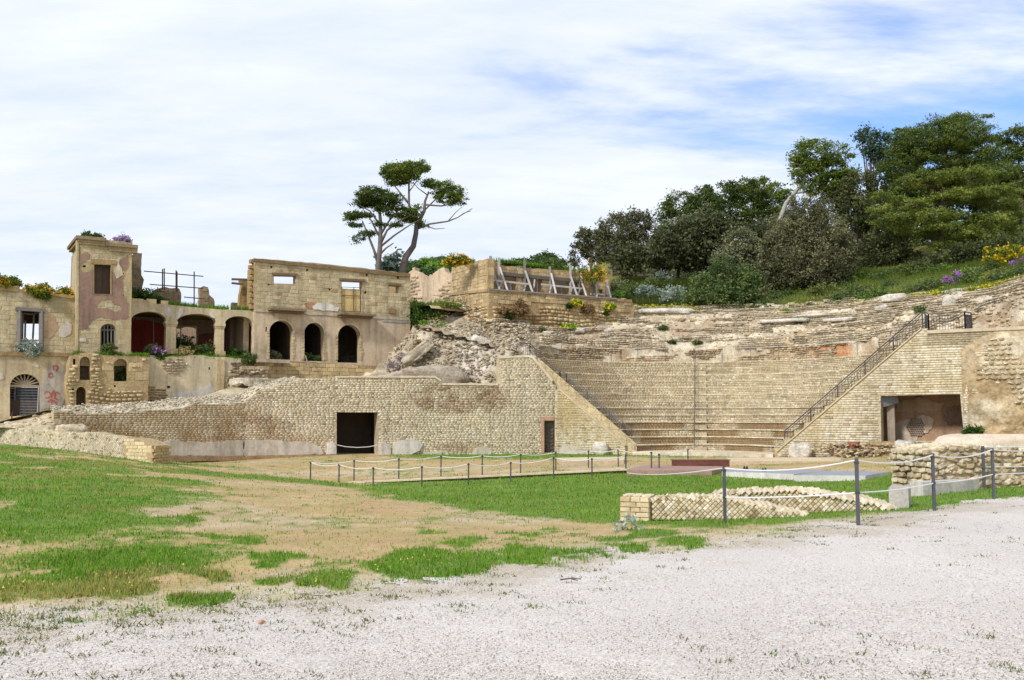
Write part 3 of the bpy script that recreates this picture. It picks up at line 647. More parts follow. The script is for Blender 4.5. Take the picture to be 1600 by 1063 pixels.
slab('plaster_remnant', CH, [(874, 712), (876, 700), (884, 694), (895, 703), (915, 703), (925, 709), (920, 713)], .1, A(206, 194, 176), 'plaster', lw, .09, 4, 1.2)
def cap_slope(name, a, b, parent, wd=.5, th=.07, col=A(214, 192, 150)):
    m = MB(); p, q = CH.at(*a), CH.at(*b); n3 = Vector((CH.n.x, CH.n.y, 0)); up = Vector((0, 0, th)); V = []
    for e in (p, q):
        for k, z in ((.08, 0), (-wd, 0), (-wd, 1), (.08, 1)): V.append(e+n3*k+up*z)
    m.add(V, [(0, 1, 2, 3), (7, 6, 5, 4), (0, 4, 5, 1), (1, 5, 6, 2), (2, 6, 7, 3), (3, 7, 4, 0)], col); m.build(name, 'stone', parent)
cap_slope('coping', (875, 610), (977, 697.5), lw)
def rcol(u, v, s, r):
    c = cream(r, len(u), (211, 193, 156), (230, 215, 182)); c = mixc(c, A(158, 136, 100), np.clip(sst(1440, 1455, u)*sst(546, 538, v)*.6, 0, 1))
    c = mixc(c, A(204, 178, 120), .4*sst(.5, .65, fbm(s*.8, v*.05, 3, 3))); c = mixc(c, A(170, 126, 80), np.clip(sst(700, 716, v)*sst(1290, 1330, u)*.6, 0, 1)); return c
rw = wing('sloping_stair_wall', 'big sloping stone wall right of the seats with a rectangular walled recess', [(1215, 722), (1215, 706), (1440, 514), (1449, 513), (1449, 521), (1504, 517), (1700, 515), (1700, 560), (1700, 712), (1400, 722)],
          [[(1377, 691), (1376, 619), (1500, 616), (1507, 690)]], .27, .122, rcol, 62, .6, (17.5, 50, -.6), .055)
cap_slope('coping', (1214, 707), (1440, 514.5), rw, .6, .08)
m = MB(); a0 = CH.pz(1449, 520); a1 = CH.pz(1700, 513); c = (a0[0]+a1[0])/2; m.box(CH.w(c, float(a0[1])+.03, -1.1).tolist(), (float(a1[0]-a0[0]), 2.4, .16), CH.rz, A(214, 192, 160)); m.build('walkway_slab', 'stone', rw)
# recess: plastered back wall, pier, tilted sheet
s0 = float(CH.pz(1374, 690)[0]); s1 = float(CH.pz(1512, 690)[0]); zb = float(CH.pz(1378, 690)[1]); m = MB(); room(m, CH, s0-.1, s1+.1, zb, zb+2.9, 1.7, -.6, A(176, 142, 110)); m.build('recess_wall', 'plaster', rw)
inn = CH.moved(-2.28)
slab('pale_plaster', inn, [(1392, 690), (1395, 660), (1425, 655), (1440, 648), (1460, 655), (1452, 672), (1425, 690)], .05, A(194, 174, 150), 'plaster', rw, .04, 3, 2.5, 4)
slab('pale_plaster', inn, [(1398, 642), (1402, 628), (1440, 622), (1478, 630), (1470, 642), (1440, 644)], .05, A(188, 158, 126), 'plaster', rw, .04, 5, 2.5, 4)
slab('dark_stain', inn, [(1470, 648), (1480, 636), (1508, 634), (1508, 668), (1480, 664)], .05, A(136, 114, 92), 'mortar', rw, .035, 5, 2.5, 4)
dg = []; 
for i in range(8):
    for j in range(9):
        U, Vv = 1418+(i+.5*(j % 2))*3.4, 655+j*3.2
        if ((U-1432)/15)**2+((Vv-668)/15)**2 < 1: dg.append((U, Vv))
for U, Vv in dg: 
    p = inn.at(U, Vv, .06); inst('reticulate_stone', DIA, Matrix.Translation(p) @ Matrix.Rotation(CH.rz, 4, 'Z') @ Matrix.Diagonal((.11, .08, .11, 1)), A(120, 108, 92)*rng.uniform(.8, 1.3), rw)
m = MB(); t, z = CH.pz(1384, 655); m.box(CH.w(float(t)+.1, zb+1.0, -.95).tolist(), (.36, .3, 2.0), CH.rz, A(160, 144, 126)); m.build('pier', 'plaster', rw)
m = MB(); m.bar(CH.at(1375, 629, -.35), CH.at(1398, 622, -.75), .5, .04, A(120, 122, 124)); tag(m.build('metal_sheet', 'galvanised', None, org=True), 'tilted grey sheet leaning in the corner of the rectangular recess', 'sheet')
slab('plaster_strip', CH, [(1600, 300), (1600, 301), (1601, 301)], .01, A(200, 190, 170), 'plaster', rw, -.2, 0, 0, raggy=False) if False else None
# ---- seats
ZB, RH, TR, R0 = -.47, .442, .55, 4.1
cv = thing('theatre_seating', 'curved bank of thirteen stone seat rows around the small orchestra', 'seating', (12.5, 57.5, ZB))
for i in range(13):
    r0 = R0+TR*i; r1 = r0+TR+.06 if i < 12 else 12.5; z0 = ZB+RH*i; z1 = z0+RH; ths = np.linspace(math.asin(.25/r0), PI-math.asin(.25/r0), 110)
    ov = .08 if i < 6 else .012; prof = [(r0, z0-.05), (r0, z1-.075), (r0-ov, z1-.07), (r0-ov, z1), (r1, z1)]
    jit = (fbm(ths*r0*1.5, i*3.1, 2, 3)-.5)*.05
    V = np.stack([pol(r+jit*(k >= 2), ths, z+(fbm(ths*r0*.9, i*7.7, 5, 3)-.5)*.035*(k >= 2)) for k, (r, z) in enumerate(prof)], 1)
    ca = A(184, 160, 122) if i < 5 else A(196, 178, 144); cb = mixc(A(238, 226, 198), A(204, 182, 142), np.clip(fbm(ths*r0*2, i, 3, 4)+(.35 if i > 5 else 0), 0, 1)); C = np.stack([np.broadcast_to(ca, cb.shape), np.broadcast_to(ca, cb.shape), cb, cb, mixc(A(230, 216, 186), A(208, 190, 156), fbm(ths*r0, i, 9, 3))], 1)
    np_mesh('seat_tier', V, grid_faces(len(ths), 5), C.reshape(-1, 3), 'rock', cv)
for sg in (0, 1):
    m = MB(); V = []
    for k in range(13):
        r = R0+TR*k; V += [(r, ZB+RH*k), (r, ZB+RH*(k+1)-.02)]
    V += [(12.5, ZB+RH*13-.02)]; prof_ = V+[(12.5, 3.4), (9.55, 3.4), (9.55, ZB-.3), (R0, ZB-.3)] if sg == 0 else [(R0-.1, ZB-.3), (R0-.1, ZB+.48), (10.72, 5.33), (12.5, 5.33), (12.5, ZB-.3)]
    W3 = [tuple((CC+E1*(r if sg == 0 else -r)+E2*.27).tolist())+(z,) for r, z in prof_]; tri = tessellate_polygon([[Vector((r, z, 0)) for r, z in prof_]]); m.add(W3, tri, A(206, 184, 140)); m.build('end_wall', 'rock', cv)
VV = []
for i in range(13):
    r0 = R0+TR*i; z0 = ZB+RH*i; a0, a1 = math.radians(3), math.radians(177)
    def sc_col(c, z, r, i=i, r0=r0):
        n = len(c); k = cream(r, n, (192, 172, 134), (219, 202, 165)); th = c/r0
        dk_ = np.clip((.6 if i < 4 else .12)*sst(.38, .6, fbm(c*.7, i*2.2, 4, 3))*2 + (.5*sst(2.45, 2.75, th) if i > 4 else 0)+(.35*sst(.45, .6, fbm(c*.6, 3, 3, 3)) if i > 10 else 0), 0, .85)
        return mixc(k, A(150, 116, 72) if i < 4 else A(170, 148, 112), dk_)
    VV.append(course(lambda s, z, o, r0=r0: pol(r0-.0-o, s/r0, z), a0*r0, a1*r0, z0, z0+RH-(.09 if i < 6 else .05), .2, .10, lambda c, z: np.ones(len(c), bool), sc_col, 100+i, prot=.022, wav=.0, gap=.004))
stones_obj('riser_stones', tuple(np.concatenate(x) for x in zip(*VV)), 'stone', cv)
TH_S = math.radians(110.2)
def pbox(mbx, r0, r1, th, hw, z0, z1, col):
    rm = (r0+r1)/2; c = pol(rm, th, (z0+z1)/2); d = pol(rm+1, th, 0)-pol(rm, th, 0); mbx.box(c.tolist(), (r1-r0, 2*hw, z1-z0), math.atan2(d[1], d[0]), col)
for i in range(13):
    m = MB(); r0 = R0+TR*i; pbox(m, r0-.30, r0+.02, TH_S, .36, ZB+RH*i-.02, ZB+RH*i+.225, A(192, 174, 138)*random.uniform(.88, 1.05)); m.build('stair_step', 'stone', cv)
# orchestra floor strip
m = MB(); V = [pol(R0+.02, th, ZB+.05) for th in np.linspace(0.0, PI, 40)]; V = [tuple(p) for p in V]; nV = len(V); V += [(p[0], p[1], ZB-.25) for p in V]
m.add(V, [tuple(range(nV))]+[(i, nV+i, nV+i+1, i+1) for i in range(nV-1)]+[(nV-1, 2*nV-1, nV, 0)], A(222, 204, 172)); tag(m.build('orchestra_floor', 'plaster', None, org=True), 'pale flat half round floor at the foot of the seat rows', 'floor', kind='structure')
# ---- ruined upper tiers behind the rim
ut = thing('ruined_upper_tiers', 'crumbling rubble terraces rising above the rim of the seating', 'ruin', (17, 65, 5.3))
def zup(r, th):
    s = th*16; k = (r-12.5)/1.06+(fbm(s*.35, r*.2, 3, 3)-.5)*1.1; fl = np.floor(k); st_ = sst(.70, 1.0, k-fl)
    z = 6.25+.455*np.clip(fl+st_+.5, 0, 9)+(fbm(s*1.1, r*2.2, 8, 4)-.5)*.28+(fbm(s*.25, r*.3, 18, 3)-.5)*.5
    cr = 6.35+(fbm(s*.5, 1, 40, 4)-.5)*1.0
    z = np.where(r < 12.35, 5.27, np.where(r < 12.9, np.minimum(z, cr)+.0, z)); return z
rr = np.concatenate([[12.30, 12.36], np.linspace(12.42, 21.5, 130)]); tt = np.linspace(math.radians(-10), math.radians(177), 480)
RR, TT = np.meshgrid(rr, tt, indexing='ij'); ZZ = zup(RR, TT); _d = RR*np.sin(TT)-(1.7-2.6*sst(15.0, 17.0, RR)); ZZ = np.where(TT < 1.2, np.minimum(ZZ, 5.7-.7*sst(15.5, 17, RR)+np.maximum(_d, -.6)*1.5+(fbm(RR*1.5, _d*1.5, 4, 4)-.5)*.6), ZZ); RR2 = RR+(fbm(TT*16*1.4, ZZ*2, 5, 3)-.5)*.25*(RR > 12.4)
lf = sst(math.radians(158), math.radians(176), TT); ZZ = ZZ-lf*np.maximum(ZZ-5.2, 0)*.45
P = pol(RR2, TT, ZZ); nz = fbm(P[..., 0]*1.3, P[..., 1]*1.3, P[..., 2]*2.6, 5)
cu_ = mixc(A(182, 162, 128), A(224, 208, 178), sst(.3, .66, nz)); white = sst(.56, .66, fbm(TT*16*.22, RR*.35, 77, 3))*(RR > 15)*(TT < 1.9); cu_ = mixc(cu_, A(226, 214, 196), white*.8)
rust = sst(.55, .66, fbm(TT*16*.4, RR*.6, 31, 3)); cu_ = mixc(cu_, A(170, 126, 84), rust*.4)
pu, pv = pixof(P[..., 0], P[..., 1], P[..., 2]); ob = np.clip(blob(pu, pv, 1298, 549, 52, 17)*3, 0, 1)*(RR < 12.9); cu_ = mixc(cu_, A(196, 134, 88), ob*.8)
_ft = grid_faces(*RR.shape); _dd = RR*np.sin(TT)+.0*TT; _kt = ((_dd > .05) | (TT > 1.2)).ravel()[_ft].all(1); np_mesh('rubble_terrace', P, _ft[_kt], cu_.reshape(-1, 3), 'rock', ut)
VV = []
for k in range(-1, 8):
    r_ = 12.5+1.06*(k+.80); zb_ = 6.25+.455*max(k+.5, 0)
    def rj(s, r_=r_, k=k): return r_-(fbm(s*.35, r_*.2, 3, 3)-.5)*1.1
    def wf_(s, z, o, r_=r_, k=k): rq = rj(s); return pol(rq-o-.02, s/16.0, z+(fbm(s*.25, r_*.3, 18, 3)-.5)*.5)
    VV.append(course(wf_, 16*math.radians(12), 16*math.radians(168), zb_-.05, zb_+.50, .30, .125, lambda c, z, k=k: vn(c*.45, z*1.2+k*5, 3) > .40, lambda c, z, r: mixc(A(188, 166, 130), A(228, 213, 184), r.uniform(0, 1, len(c))), 300+k, prot=.12, gap=.012, jit=.55, wav=.05, ins=.04))
stones_obj('terrace_stones', tuple(np.concatenate(x) for x in zip(*VV)), 'rock', ut)
VV = [course(lambda s, z, o: pol(12.30-o-(fbm(s*.8, z*.8, 5, 3)-.5)*.3, s/12.3, z), 12.3*.12, 12.3*2.95, 5.25, 6.5, .26, .13, lambda c, z: (vn(c*.6, z*1.5, 9) > .3) & (z < 6.0+.9*(vn(c*.5, 2, 7)-.3)) & ~((np.abs(c-12.3*1.02) < 1.6) & (z < 6.2)), lambda c, z, r: mixc(A(170, 140, 98), A(224, 204, 166), r.uniform(0, 1, len(c))), 340, prot=.10, gap=.01, jit=.5, wav=.06, ins=.04)]
stones_obj('rim_stones', VV[0], 'rock', ut)
# individually laid stones along the terrace edges (largest as objects)
cand = []
for k in range(1500):
    th = math.radians(random.uniform(14, 170)); lv = random.randint(0, 8); r = 12.7+1.06*(lv+random.uniform(-.25, .25)); cand.append((th, min(r, 21)))
cand = np.array(cand); cz = zup(cand[:, 1], cand[:, 0]); cp = pol(cand[:, 1], cand[:, 0], cz+.02); cs_ = rng.uniform(.16, .52, len(cp))**1.0
od = np.argsort(-cs_)
for i in od[:290]:
    th = cand[i, 0]; me = random.choice(RK); s = cs_[i]
    inst('stone', me, Matrix.Translation(Vector(cp[i].tolist())) @ Matrix.Rotation(math.atan2(-math.sin(th-.55), math.cos(th-.55))+PI/2+random.uniform(-.2, .2), 4, 'Z') @ Matrix.Diagonal((s*1.5, s*.9, s*.62, 1)), mixc(A(186, 160, 118), A(232, 216, 184), random.random())*random.uniform(.85, 1.1), ut)
th = rng.uniform(.24, 3.0, 6000); lv = rng.integers(0, 9, 6000); r = np.clip(12.45+1.06*(lv+rng.normal(0, .22, 6000)), 12.4, 21); P2 = pol(r, th, zup(r, th)+.01)
rocks_stuff('rubble', P2, rng.uniform(.06, .19, 6000), mixc(A(172, 146, 104), A(228, 210, 174), rng.uniform(0, 1, 6000)), 'rock', ut, 12)
# rim wall stones and the thin orange brick remnant
m = MB(); 
n = 1500; rq = rng.uniform(12.4, 20, n); tq = np.radians(rng.uniform(-9, 16, n)); _d = rq*np.sin(tq)-(1.7-2.6*sst(15.0, 17.0, rq)); zq = np.minimum(zup(rq, tq), 5.7-.7*sst(15.5, 17, rq)+np.maximum(_d, -.6)*1.5); _kq = rq*np.sin(tq) > np.where(rq < 16.2, 1.2, .1); rq, tq, zq, n = rq[_kq], tq[_kq], zq[_kq], int(_kq.sum()); rocks_stuff('rubble', pol(rq, tq, zq), rng.uniform(.12, .36, n), mixc(A(182, 154, 114), A(230, 212, 178), rng.uniform(0, 1, n)), 'rock', ut, 13, .6)
# ---- rope barrier along the rim
gname = 'slim posts of the rope barrier along the rim'
rim = []; pr_th = [math.radians(a) for a in (171, 161, 151, 141, 131.5, 122, 112.5, 103, 93.5, 84, 74.5, 65, 55, 45, 35)]
for i, th in enumerate(pr_th):
    p = pol(11.55, th, 5.27); m = MB(); m.tube([(p[0], p[1], p[2]), (p[0], p[1], p[2]+1.0)], .018, A(96, 92, 90), 6); m.box((p[0], p[1], p[2]+.01), (.12, .12, .02), 0, A(96, 92, 90))
    o = m.build('barrier_post', 'iron', None, org=True); rim.append(Vector(p.tolist()))
    tag(o, 'slim grey post, %s from the left on the rim above the seats' % ORD[i], 'post', gname)
def rope_line(pts, sag, r, col, n=8):
    q = []
    for a, b in zip(pts[:-1], pts[1:]):
        for k in range(n): t = k/n; q.append(a.lerp(b, t)-Vector((0, 0, sag*4*t*(1-t))))
    return q+[pts[-1]]
m = MB(); m.tube(rope_line([p+Vector((0, 0, .98)) for p in rim], .05, 0, 0), .013, A(226, 222, 214), 5); m.tube(rope_line([p+Vector((0, 0, .5)) for p in rim], .05, 0, 0), .008, A(200, 194, 184), 4)
tag(m.build('barrier_rope', 'rope', None, org=True), 'thin white rope strung between the posts along the rim', 'rope')
# ---- iron railings
IR = A(78, 76, 78)
def railing(name, label, tops, hgt=1.0, step=.13, postgap=1.5, off=0.0):
    """tops: base line points in the place; bars follow the slope"""
    t = thing(name, label, 'railing', tuple(tops[0])); m = MB()
    H = Vector((0, 0, hgt)); 
    for a, b in zip(tops[:-1], tops[1:]):
        a = Vector(a); b = Vector(b); d = (b-a); Lh = Vector((d.x, d.y, 0)).length
        for h, th_ in ((hgt, .05), (hgt*.86, .025), (.12, .03)): m.bar(a+Vector((0, 0, h)), b+Vector((0, 0, h)), th_, .03, IR)
        k = max(1, round(Lh/postgap))
        for i in range(k+1):
            p = a.lerp(b, i/k); mp_ = MB(); mp_.bar(p, p+H, .05, .05, IR); mp_.build('post', 'iron', t)
        kb = max(2, int(Lh/step))
        mbar = MB()
        for i in range(1, kb):
            p = a.lerp(b, i/kb); mbar.bar(p+Vector((0, 0, .12)), p+Vector((0, 0, hgt*.86)), .016, .016, IR)
        for i in range(k):
            p, q = a.lerp(b, i/k), a.lerp(b, (i+1)/k); mbar.bar(p+Vector((0, 0, .12)), q+Vector((0, 0, hgt*.86)), .02, .016, IR); mbar.bar(p+Vector((0, 0, hgt*.86)), q+Vector((0, 0, .12)), .02, .016, IR)
        mbar.build('balusters', 'iron', t)
    m.build('handrails', 'iron', t); return t
bk = lambda u, v, o: CH.at(u, v, o)
railing('stair_railing', 'dark iron railing descending in two flights along the left sloping wall', [MW[4].at(812, 560, -1.0), MW[4].at(833, 559, -1.0), MW[4].at(864, 592, -1.0), bk(864, 603, -.9), bk(874, 607, -.9), bk(977, 697, -.9)], .95)
railing('stair_railing', 'long dark iron railing climbing along the right sloping wall', [bk(1220, 702, -.75), bk(1438, 514, -.75)], .95, .16)
railing('landing_railing', 'dark iron railing boxing in the landing atop the right stair wall', [bk(1438, 512, -1.6), bk(1450, 519.5, -.3), bk(1507, 517, -.3), bk(1511, 513.5, -1.9)], .95, .12)
m = MB(); pts = []
t = thing('handrail', 'thin grey handrail up the straight stair in the middle of the seats', 'railing', tuple(pol(R0, TH_S, ZB)))
sd = pol(R0, TH_S, 0)-pol(R0+1, TH_S, 0); side = Vector((sd[1], -sd[0], 0))*.36
if side.x > 0: side = -side
a = Vector(pol(R0-.2, TH_S, ZB).tolist())+side; b = Vector(pol(R0+TR*13, TH_S, ZB+RH*13).tolist())+side
m.tube([a+Vector((0, 0, .95)), b+Vector((0, 0, .95))], .024, IR); m.tube([a+Vector((0, 0, .5)), b+Vector((0, 0, .5))], .016, IR); m.build('rail', 'iron', t)
for i in range(8):
    p = a.lerp(b, i/7); mp_ = MB(); mp_.tube([p, p+Vector((0, 0, .97))], .02, IR); mp_.build('post', 'iron', t)
# ------------------------------------------------------------------ hillside terrain behind the theatre and the rock between house and seats
def hz(X, Y):
    X = np.asarray(X, float); Y = np.asarray(Y, float); r = np.hypot(X-CC[0], Y-CC[1])
    s = .03+.31*sst(1, 9, X-.05*(Y-70)); z = 9.35+s*np.clip(r-20.3, 0, 26)
    return z+(fbm(X*.25, Y*.25, 44, 4)-.5)*.9*sst(20.3, 23, r)+.12*(fbm(X*1.5, Y*1.5, 4, 3)-.5)
rr = np.concatenate([np.linspace(20.0, 34, 70), np.linspace(35, 90, 40)]); tt = np.linspace(math.radians(-18), math.radians(175), 300)
RR, TT = np.meshgrid(rr, tt, indexing='ij'); P = pol(RR, TT, 0); P[..., 2] = hz(P[..., 0], P[..., 1])-.25*(RR < 20.4)
P[..., 2] -= sst(60, 90, RR)*14
cu_ = mixc(A(96, 104, 46), A(150, 138, 74), fbm(P[..., 0]*.7, P[..., 1]*.7, 3, 4)); cu_ = mixc(cu_, A(196, 170, 124), sst(21.6, 20.4, RR)[...])
o = np_mesh('hillside', P, grid_faces(*RR.shape), cu_.reshape(-1, 3), 'soil', None, True); tag(o, 'green slope with earth showing above the ruined terraces', 'hillside', kind='structure')
def on_hill(u, v, D0=60, D1=130):
    D = np.linspace(D0, D1, 1500); a, b = ray(u, v); f = EYE[2]+b*D-hz(a*D, D); r = np.hypot(a*D-CC[0], D-CC[1]); ok = (f < 0) & (r > 20)
    i = int(np.argmax(ok)) if ok.any() else int(np.argmin(np.abs(f)+50*(r < 20)))
    return Vector((float(a*D[i]), float(D[i]), float(hz(np.array(a*D[i]), np.array(D[i])))))
# rocky outcrop: heightfield through sight points
RC = np.array([cpt(*q) for q in [(470, 592, 60), (540, 595, 60.5), (600, 597, 60.5), (690, 602, 60), (760, 603, 60.2), (800, 600, 60.6), (560, 594, 62.5), (630, 592, 62), (700, 572, 62), (740, 568, 62.2), (790, 560, 61.2), (820, 552, 61.5), (610, 594, 64), (645, 565, 64.3), (662, 512, 66), (700, 514, 66.3), (740, 520, 65), (780, 512, 65.3),
      (820, 520, 64), (835, 512, 65.5), (760, 540, 63.5), (690, 545, 64), (650, 502, 68.5), (675, 482, 71), (700, 470, 73), (650, 470, 74), (610, 468, 76), (860, 512, 67), (880, 508, 68), (400, 592, 60), (420, 590, 63), (520, 590, 66), (560, 590, 69), (830, 490, 75)]])
_n2 = len(RC); _M2 = np.zeros((_n2+1, _n2+1)); _kk = lambda a, b: np.sqrt(((a[:, None, :]-b[None])**2).sum(-1)+.5)
_M2[:_n2, :_n2] = _kk(RC[:, :2], RC[:, :2]); _M2[:_n2, _n2] = 1; _M2[_n2, :_n2] = 1; _W2 = np.linalg.solve(_M2, np.concatenate([RC[:, 2], [0]]))
def rz_(X, Y):
    Q = np.stack([np.ravel(X), np.ravel(Y)], -1); o = np.empty(len(Q))
    for i in range(0, len(Q), 20000): o[i:i+20000] = _kk(Q[i:i+20000], RC[:, :2]) @ _W2[:_n2]+_W2[_n2]
    return np.clip(o.reshape(np.shape(X)), 2.4, 11)
xs = np.linspace(-17, 3.4, 210); ys = np.linspace(57.6, 76, 240); XX, YY = np.meshgrid(xs, ys)
ZZ = rz_(XX, YY); n1_ = fbm(XX*.55, YY*.55, 3, 5); st_ = ZZ*1.5+n1_*2; fr = st_-np.floor(st_)
ZZ = ZZ+(sst(.55, 1, fr)-fr)*.42+(n1_-.5)*.8+(fbm(XX*2.4, YY*2.4, 6, 4)-.5)*.30
ln = YY-np.interp(XX, [-18, -14.97, -10.27, -4.25, 2.7, 4], [51, 53.5, 56, 58, 59.25, 59.3])-.4; ZZ = np.where(ln < 1.2, np.minimum(ZZ, 3.25+.5*sst(.2, 1.2, ln)), ZZ)
nz = fbm(XX*1.2, YY*1.2, ZZ*2.4, 5); cu_ = mixc(A(162, 144, 114), A(214, 198, 168), sst(.3, .68, nz)); wh = sst(.54, .64, fbm(XX*.4, YY*.4, 9, 4))*sst(-8, -3, XX); cu_ = mixc(cu_, A(222, 210, 194), wh*.6)
gr_ = sst(67, 69.5, YY)*sst(.3, .5, fbm(XX*.6, YY*.6, 2, 3)); cu_ = mixc(cu_, A(100, 112, 50), gr_)
wy = np.interp(XX, [-18, -14.97, -10.27, -4.25, 2.7, 4], [51, 53.5, 56, 58, 59.25, 59.3]); _FQ = grid_faces(*XX.shape); _pr = np.hypot(XX-CC[0], YY-CC[1]); _pt = np.arctan2((XX-CC[0])*E2[0]+(YY-CC[1])*E2[1], (XX-CC[0])*E1[0]+(YY-CC[1])*E1[1]); _KQ = ((YY-wy).ravel()[_FQ] > .35).all(1) & ~(((_pr < 19.5) & (np.degrees(_pt) < 172) & (np.degrees(_pt) > 0)).ravel()[_FQ]).any(1)
o = np_mesh('rock_slope', np.stack([XX, YY, ZZ], -1), _FQ[_KQ], cu_.reshape(-1, 3), 'rock'); tag(o, 'broken pale rock and rubble slope between the ruined house and the theatre', 'rock slope', kind='structure')
rs = o
X = rng.uniform(-8.5, 1.2, 1900); Y = rng.uniform(60, 67, 1900); rocks_stuff('rubble', np.stack([X, Y, rz_(X, Y)+.05+(fbm(X*.55, Y*.55, 3, 5)-.5)*.8], -1), rng.uniform(.08, .26, 1900), mixc(A(160, 140, 110), A(216, 200, 170), rng.uniform(0, 1, 1900)), 'rock', rs, 14)
# big boulders
def boulder(label, c, size, seed, col, rz=0.0, tilt=0.0, sub=4, name='boulder', mt='rock'):
    V, F = rock_verts(seed, sub); V = V*(1+(.10*(fbm(V[:, 0]*5, V[:, 1]*5, V[:, 2]*5+seed, 5)-.5)+.16*(np.abs(fbm(V[:, 0]*2.5, V[:, 1]*2.5, V[:, 2]*4+seed*3, 3)-.5)*2-.3))[:, None]*2); V = V*np.array(size)
    R = np.array((Matrix.Rotation(rz, 3, 'Z') @ Matrix.Rotation(tilt, 3, 'Y'))); V = V @ R.T+np.array(c)
    n = fbm(V[:, 0]*1.5, V[:, 1]*1.5, V[:, 2]*.7, 4); C = mixc(np.array(col)*.72, np.array(col)*1.15, n)
    o = np_mesh(name, V, np.array(F), C, mt, None, True, org=True); return tag(o, label, 'boulder')
p = at(676, 588, 59.9); boulder('large smooth grey boulder resting behind the crest of the theatre wall', (p.x, 60.3, p.z-.1), (4.0, 2.0, 1.8), 11, A(190, 174, 150), .1, -.02)
p = at(622, 592, 60.6); boulder('low grey rock slab left of the large boulder', (p.x, 61.2, p.z-.1), (3.0, 2.4, 1.5), 15, A(196, 182, 160), .2, -.25)
p = at(652, 552, 63.3); boulder('long pale rock slanting up towards the corner of the ruined house', (p.x, 63.3, p.z), (2.5, 1.2, .9), 21, A(200, 184, 156), .1, -.7)
p = at(712, 541, 63.5); boulder('rounded white limestone lump above the large grey boulder', (p.x+1.6, 64.4, p.z+.2), (1.7, 1.3, 1.1), 23, A(226, 216, 200), .3, .3)
for k, (u, v, s, lb) in enumerate([(945, 703, (.95, .7, 1.0), 'rounded white marble lump at the foot of the left sloping wall'), (1256, 706, (1.15, .8, 1.05), 'pale marble block at the foot of the right sloping wall')]):
    q = CH.at(u, v, .55); zg = float(gz(np.array([q.x]), np.array([q.y]))[0]); boulder(lb, (q.x, q.y, zg+s[2]*.36), s, 31+k, A(228, 216, 198), CH.rz, 0, 3, 'marble_lump')
p = at(110, 671, 46.5); boulder('flat cream stone lying on the low wall at far left', (p.x, p.y, p.z), (1.5, .9, .62), 41, A(222, 202, 166), .3, .0, 3, 'loose_stone')
# ------------------------------------------------------------------ ruined house group
HD = Vector((.857, .515)).normalized(); HO = Vector((-16.65, 62.0))
def hfac(off): return Fac(HO.x, HO.y, HO.x+HD.x*11, HO.y+HD.y*11, off)
F0 = hfac(0.0); FLOG = hfac(-.35); FT = hfac(.9); FW = hfac(-.1)
OC = dict(lo=(194, 174, 132), hi=(212, 194, 154))
def ochre(s, z, r):
    c = A(*OC['lo'])+(A(*OC['hi'])-A(*OC['lo']))*r.random(); n = float(fbm(s*.5, z*.5, 3, 3))
    if n < .42: c = c*.84
    if r.random() < .04: c = A(178, 148, 102)
    return c
house = thing('ruined_house', 'roofless two storey ruined house with three dark arches and balcony slabs', 'building', (F0.at(520, 580)[0], F0.at(520, 580)[1]+3, 4.6))
up_ol = F0.P(rag([(397, 483), (397, 404), (470, 409), (560, 418), (641, 428), (641, 497)], 9, .5, 3)); 
win = [F0.P(rect(428, 430.5, 462, 443, 1)), F0.P(rect(534, 439, 566, 451, 1.5)), F0.P(rect(608, 446, 623, 458, 1))]
put = [F0.P(rect(u-1.7, v-2, u+1.7, v+2)) for u, v in ((424, 417), (480, 422), (517, 426), (573, 430), (622, 434), (420, 444), (480, 449), (515, 452), (571, 457))]
m = MB(); panel(m, F0, up_ol, win+put, .55, A(190, 168, 126)); upper = m.build('upper_wall', 'tufa', house)
lay_blocks(F0, up_ol, win+put, .46, .245, upper, 300, ochre, TB, 'block', 5, .018)
slab('eaves_course', F0, [(396, 404), (396, 409), (640, 433.5), (640, 428)], .7, A(140, 116, 80), 'tufa', house, .13, 3, .5)
lo_ol = F0.P(rag([(397, 592), (397, 484), (470, 488), (560, 493), (641, 498), (641, 530), (634, 545), (637, 560), (628, 580), (632, 602)], 7, .7, 4))
AR = [arch(420.5, 457.5, 501, 519, 561.5, 10, 1), arch(475, 506, 504.5, 521, 564, 10, 1), arch(527.5, 563, 507.5, 526, 566.5, 10, 1)]
ah = [F0.P(a) for a in AR]; m = MB(); panel(m, F0, lo_ol, ah+[F0.P(rect(415, 511, 417.5, 519))], .6, A(206, 182, 150), .0); lower = m.build('lower_wall', 'plaster', house)
for k, a in enumerate(AR):      # toothed tufa jambs and plaster arch rings
    r = random.Random(k); (u0, vb), (u1, _) = a[0], a[-1]; vs = a[1][1]
    for sgn, ue in ((-1, u0), (1, u1)):
        v = vs-2
        while v < vb-4:
            wv = r.uniform(1.5, 5.0); p = F0.at(ue+sgn*(wv/2-.6), v+2.4, -.1); inst('jamb_block', r.choice(TB), Matrix.Translation(p) @ Matrix.Rotation(F0.rz, 4, 'Z') @ Matrix.Diagonal((wv*.043, .3, .19, 1)), A(204, 180, 134)*r.uniform(.85, 1.1), lower); v += 4.9
    ring = [(x, y) for x, y in a[1:-1]]; c = ((u0+u1)/2, vs); ro = [(c[0]+(x-c[0])*1.14, c[1]+(y-c[1])*1.16) for x, y in ring]
    slab('arch_ring', F0, ring+ro[::-1], .2, A(212, 190, 154), 'plaster', house, .03, k, 0, raggy=False)
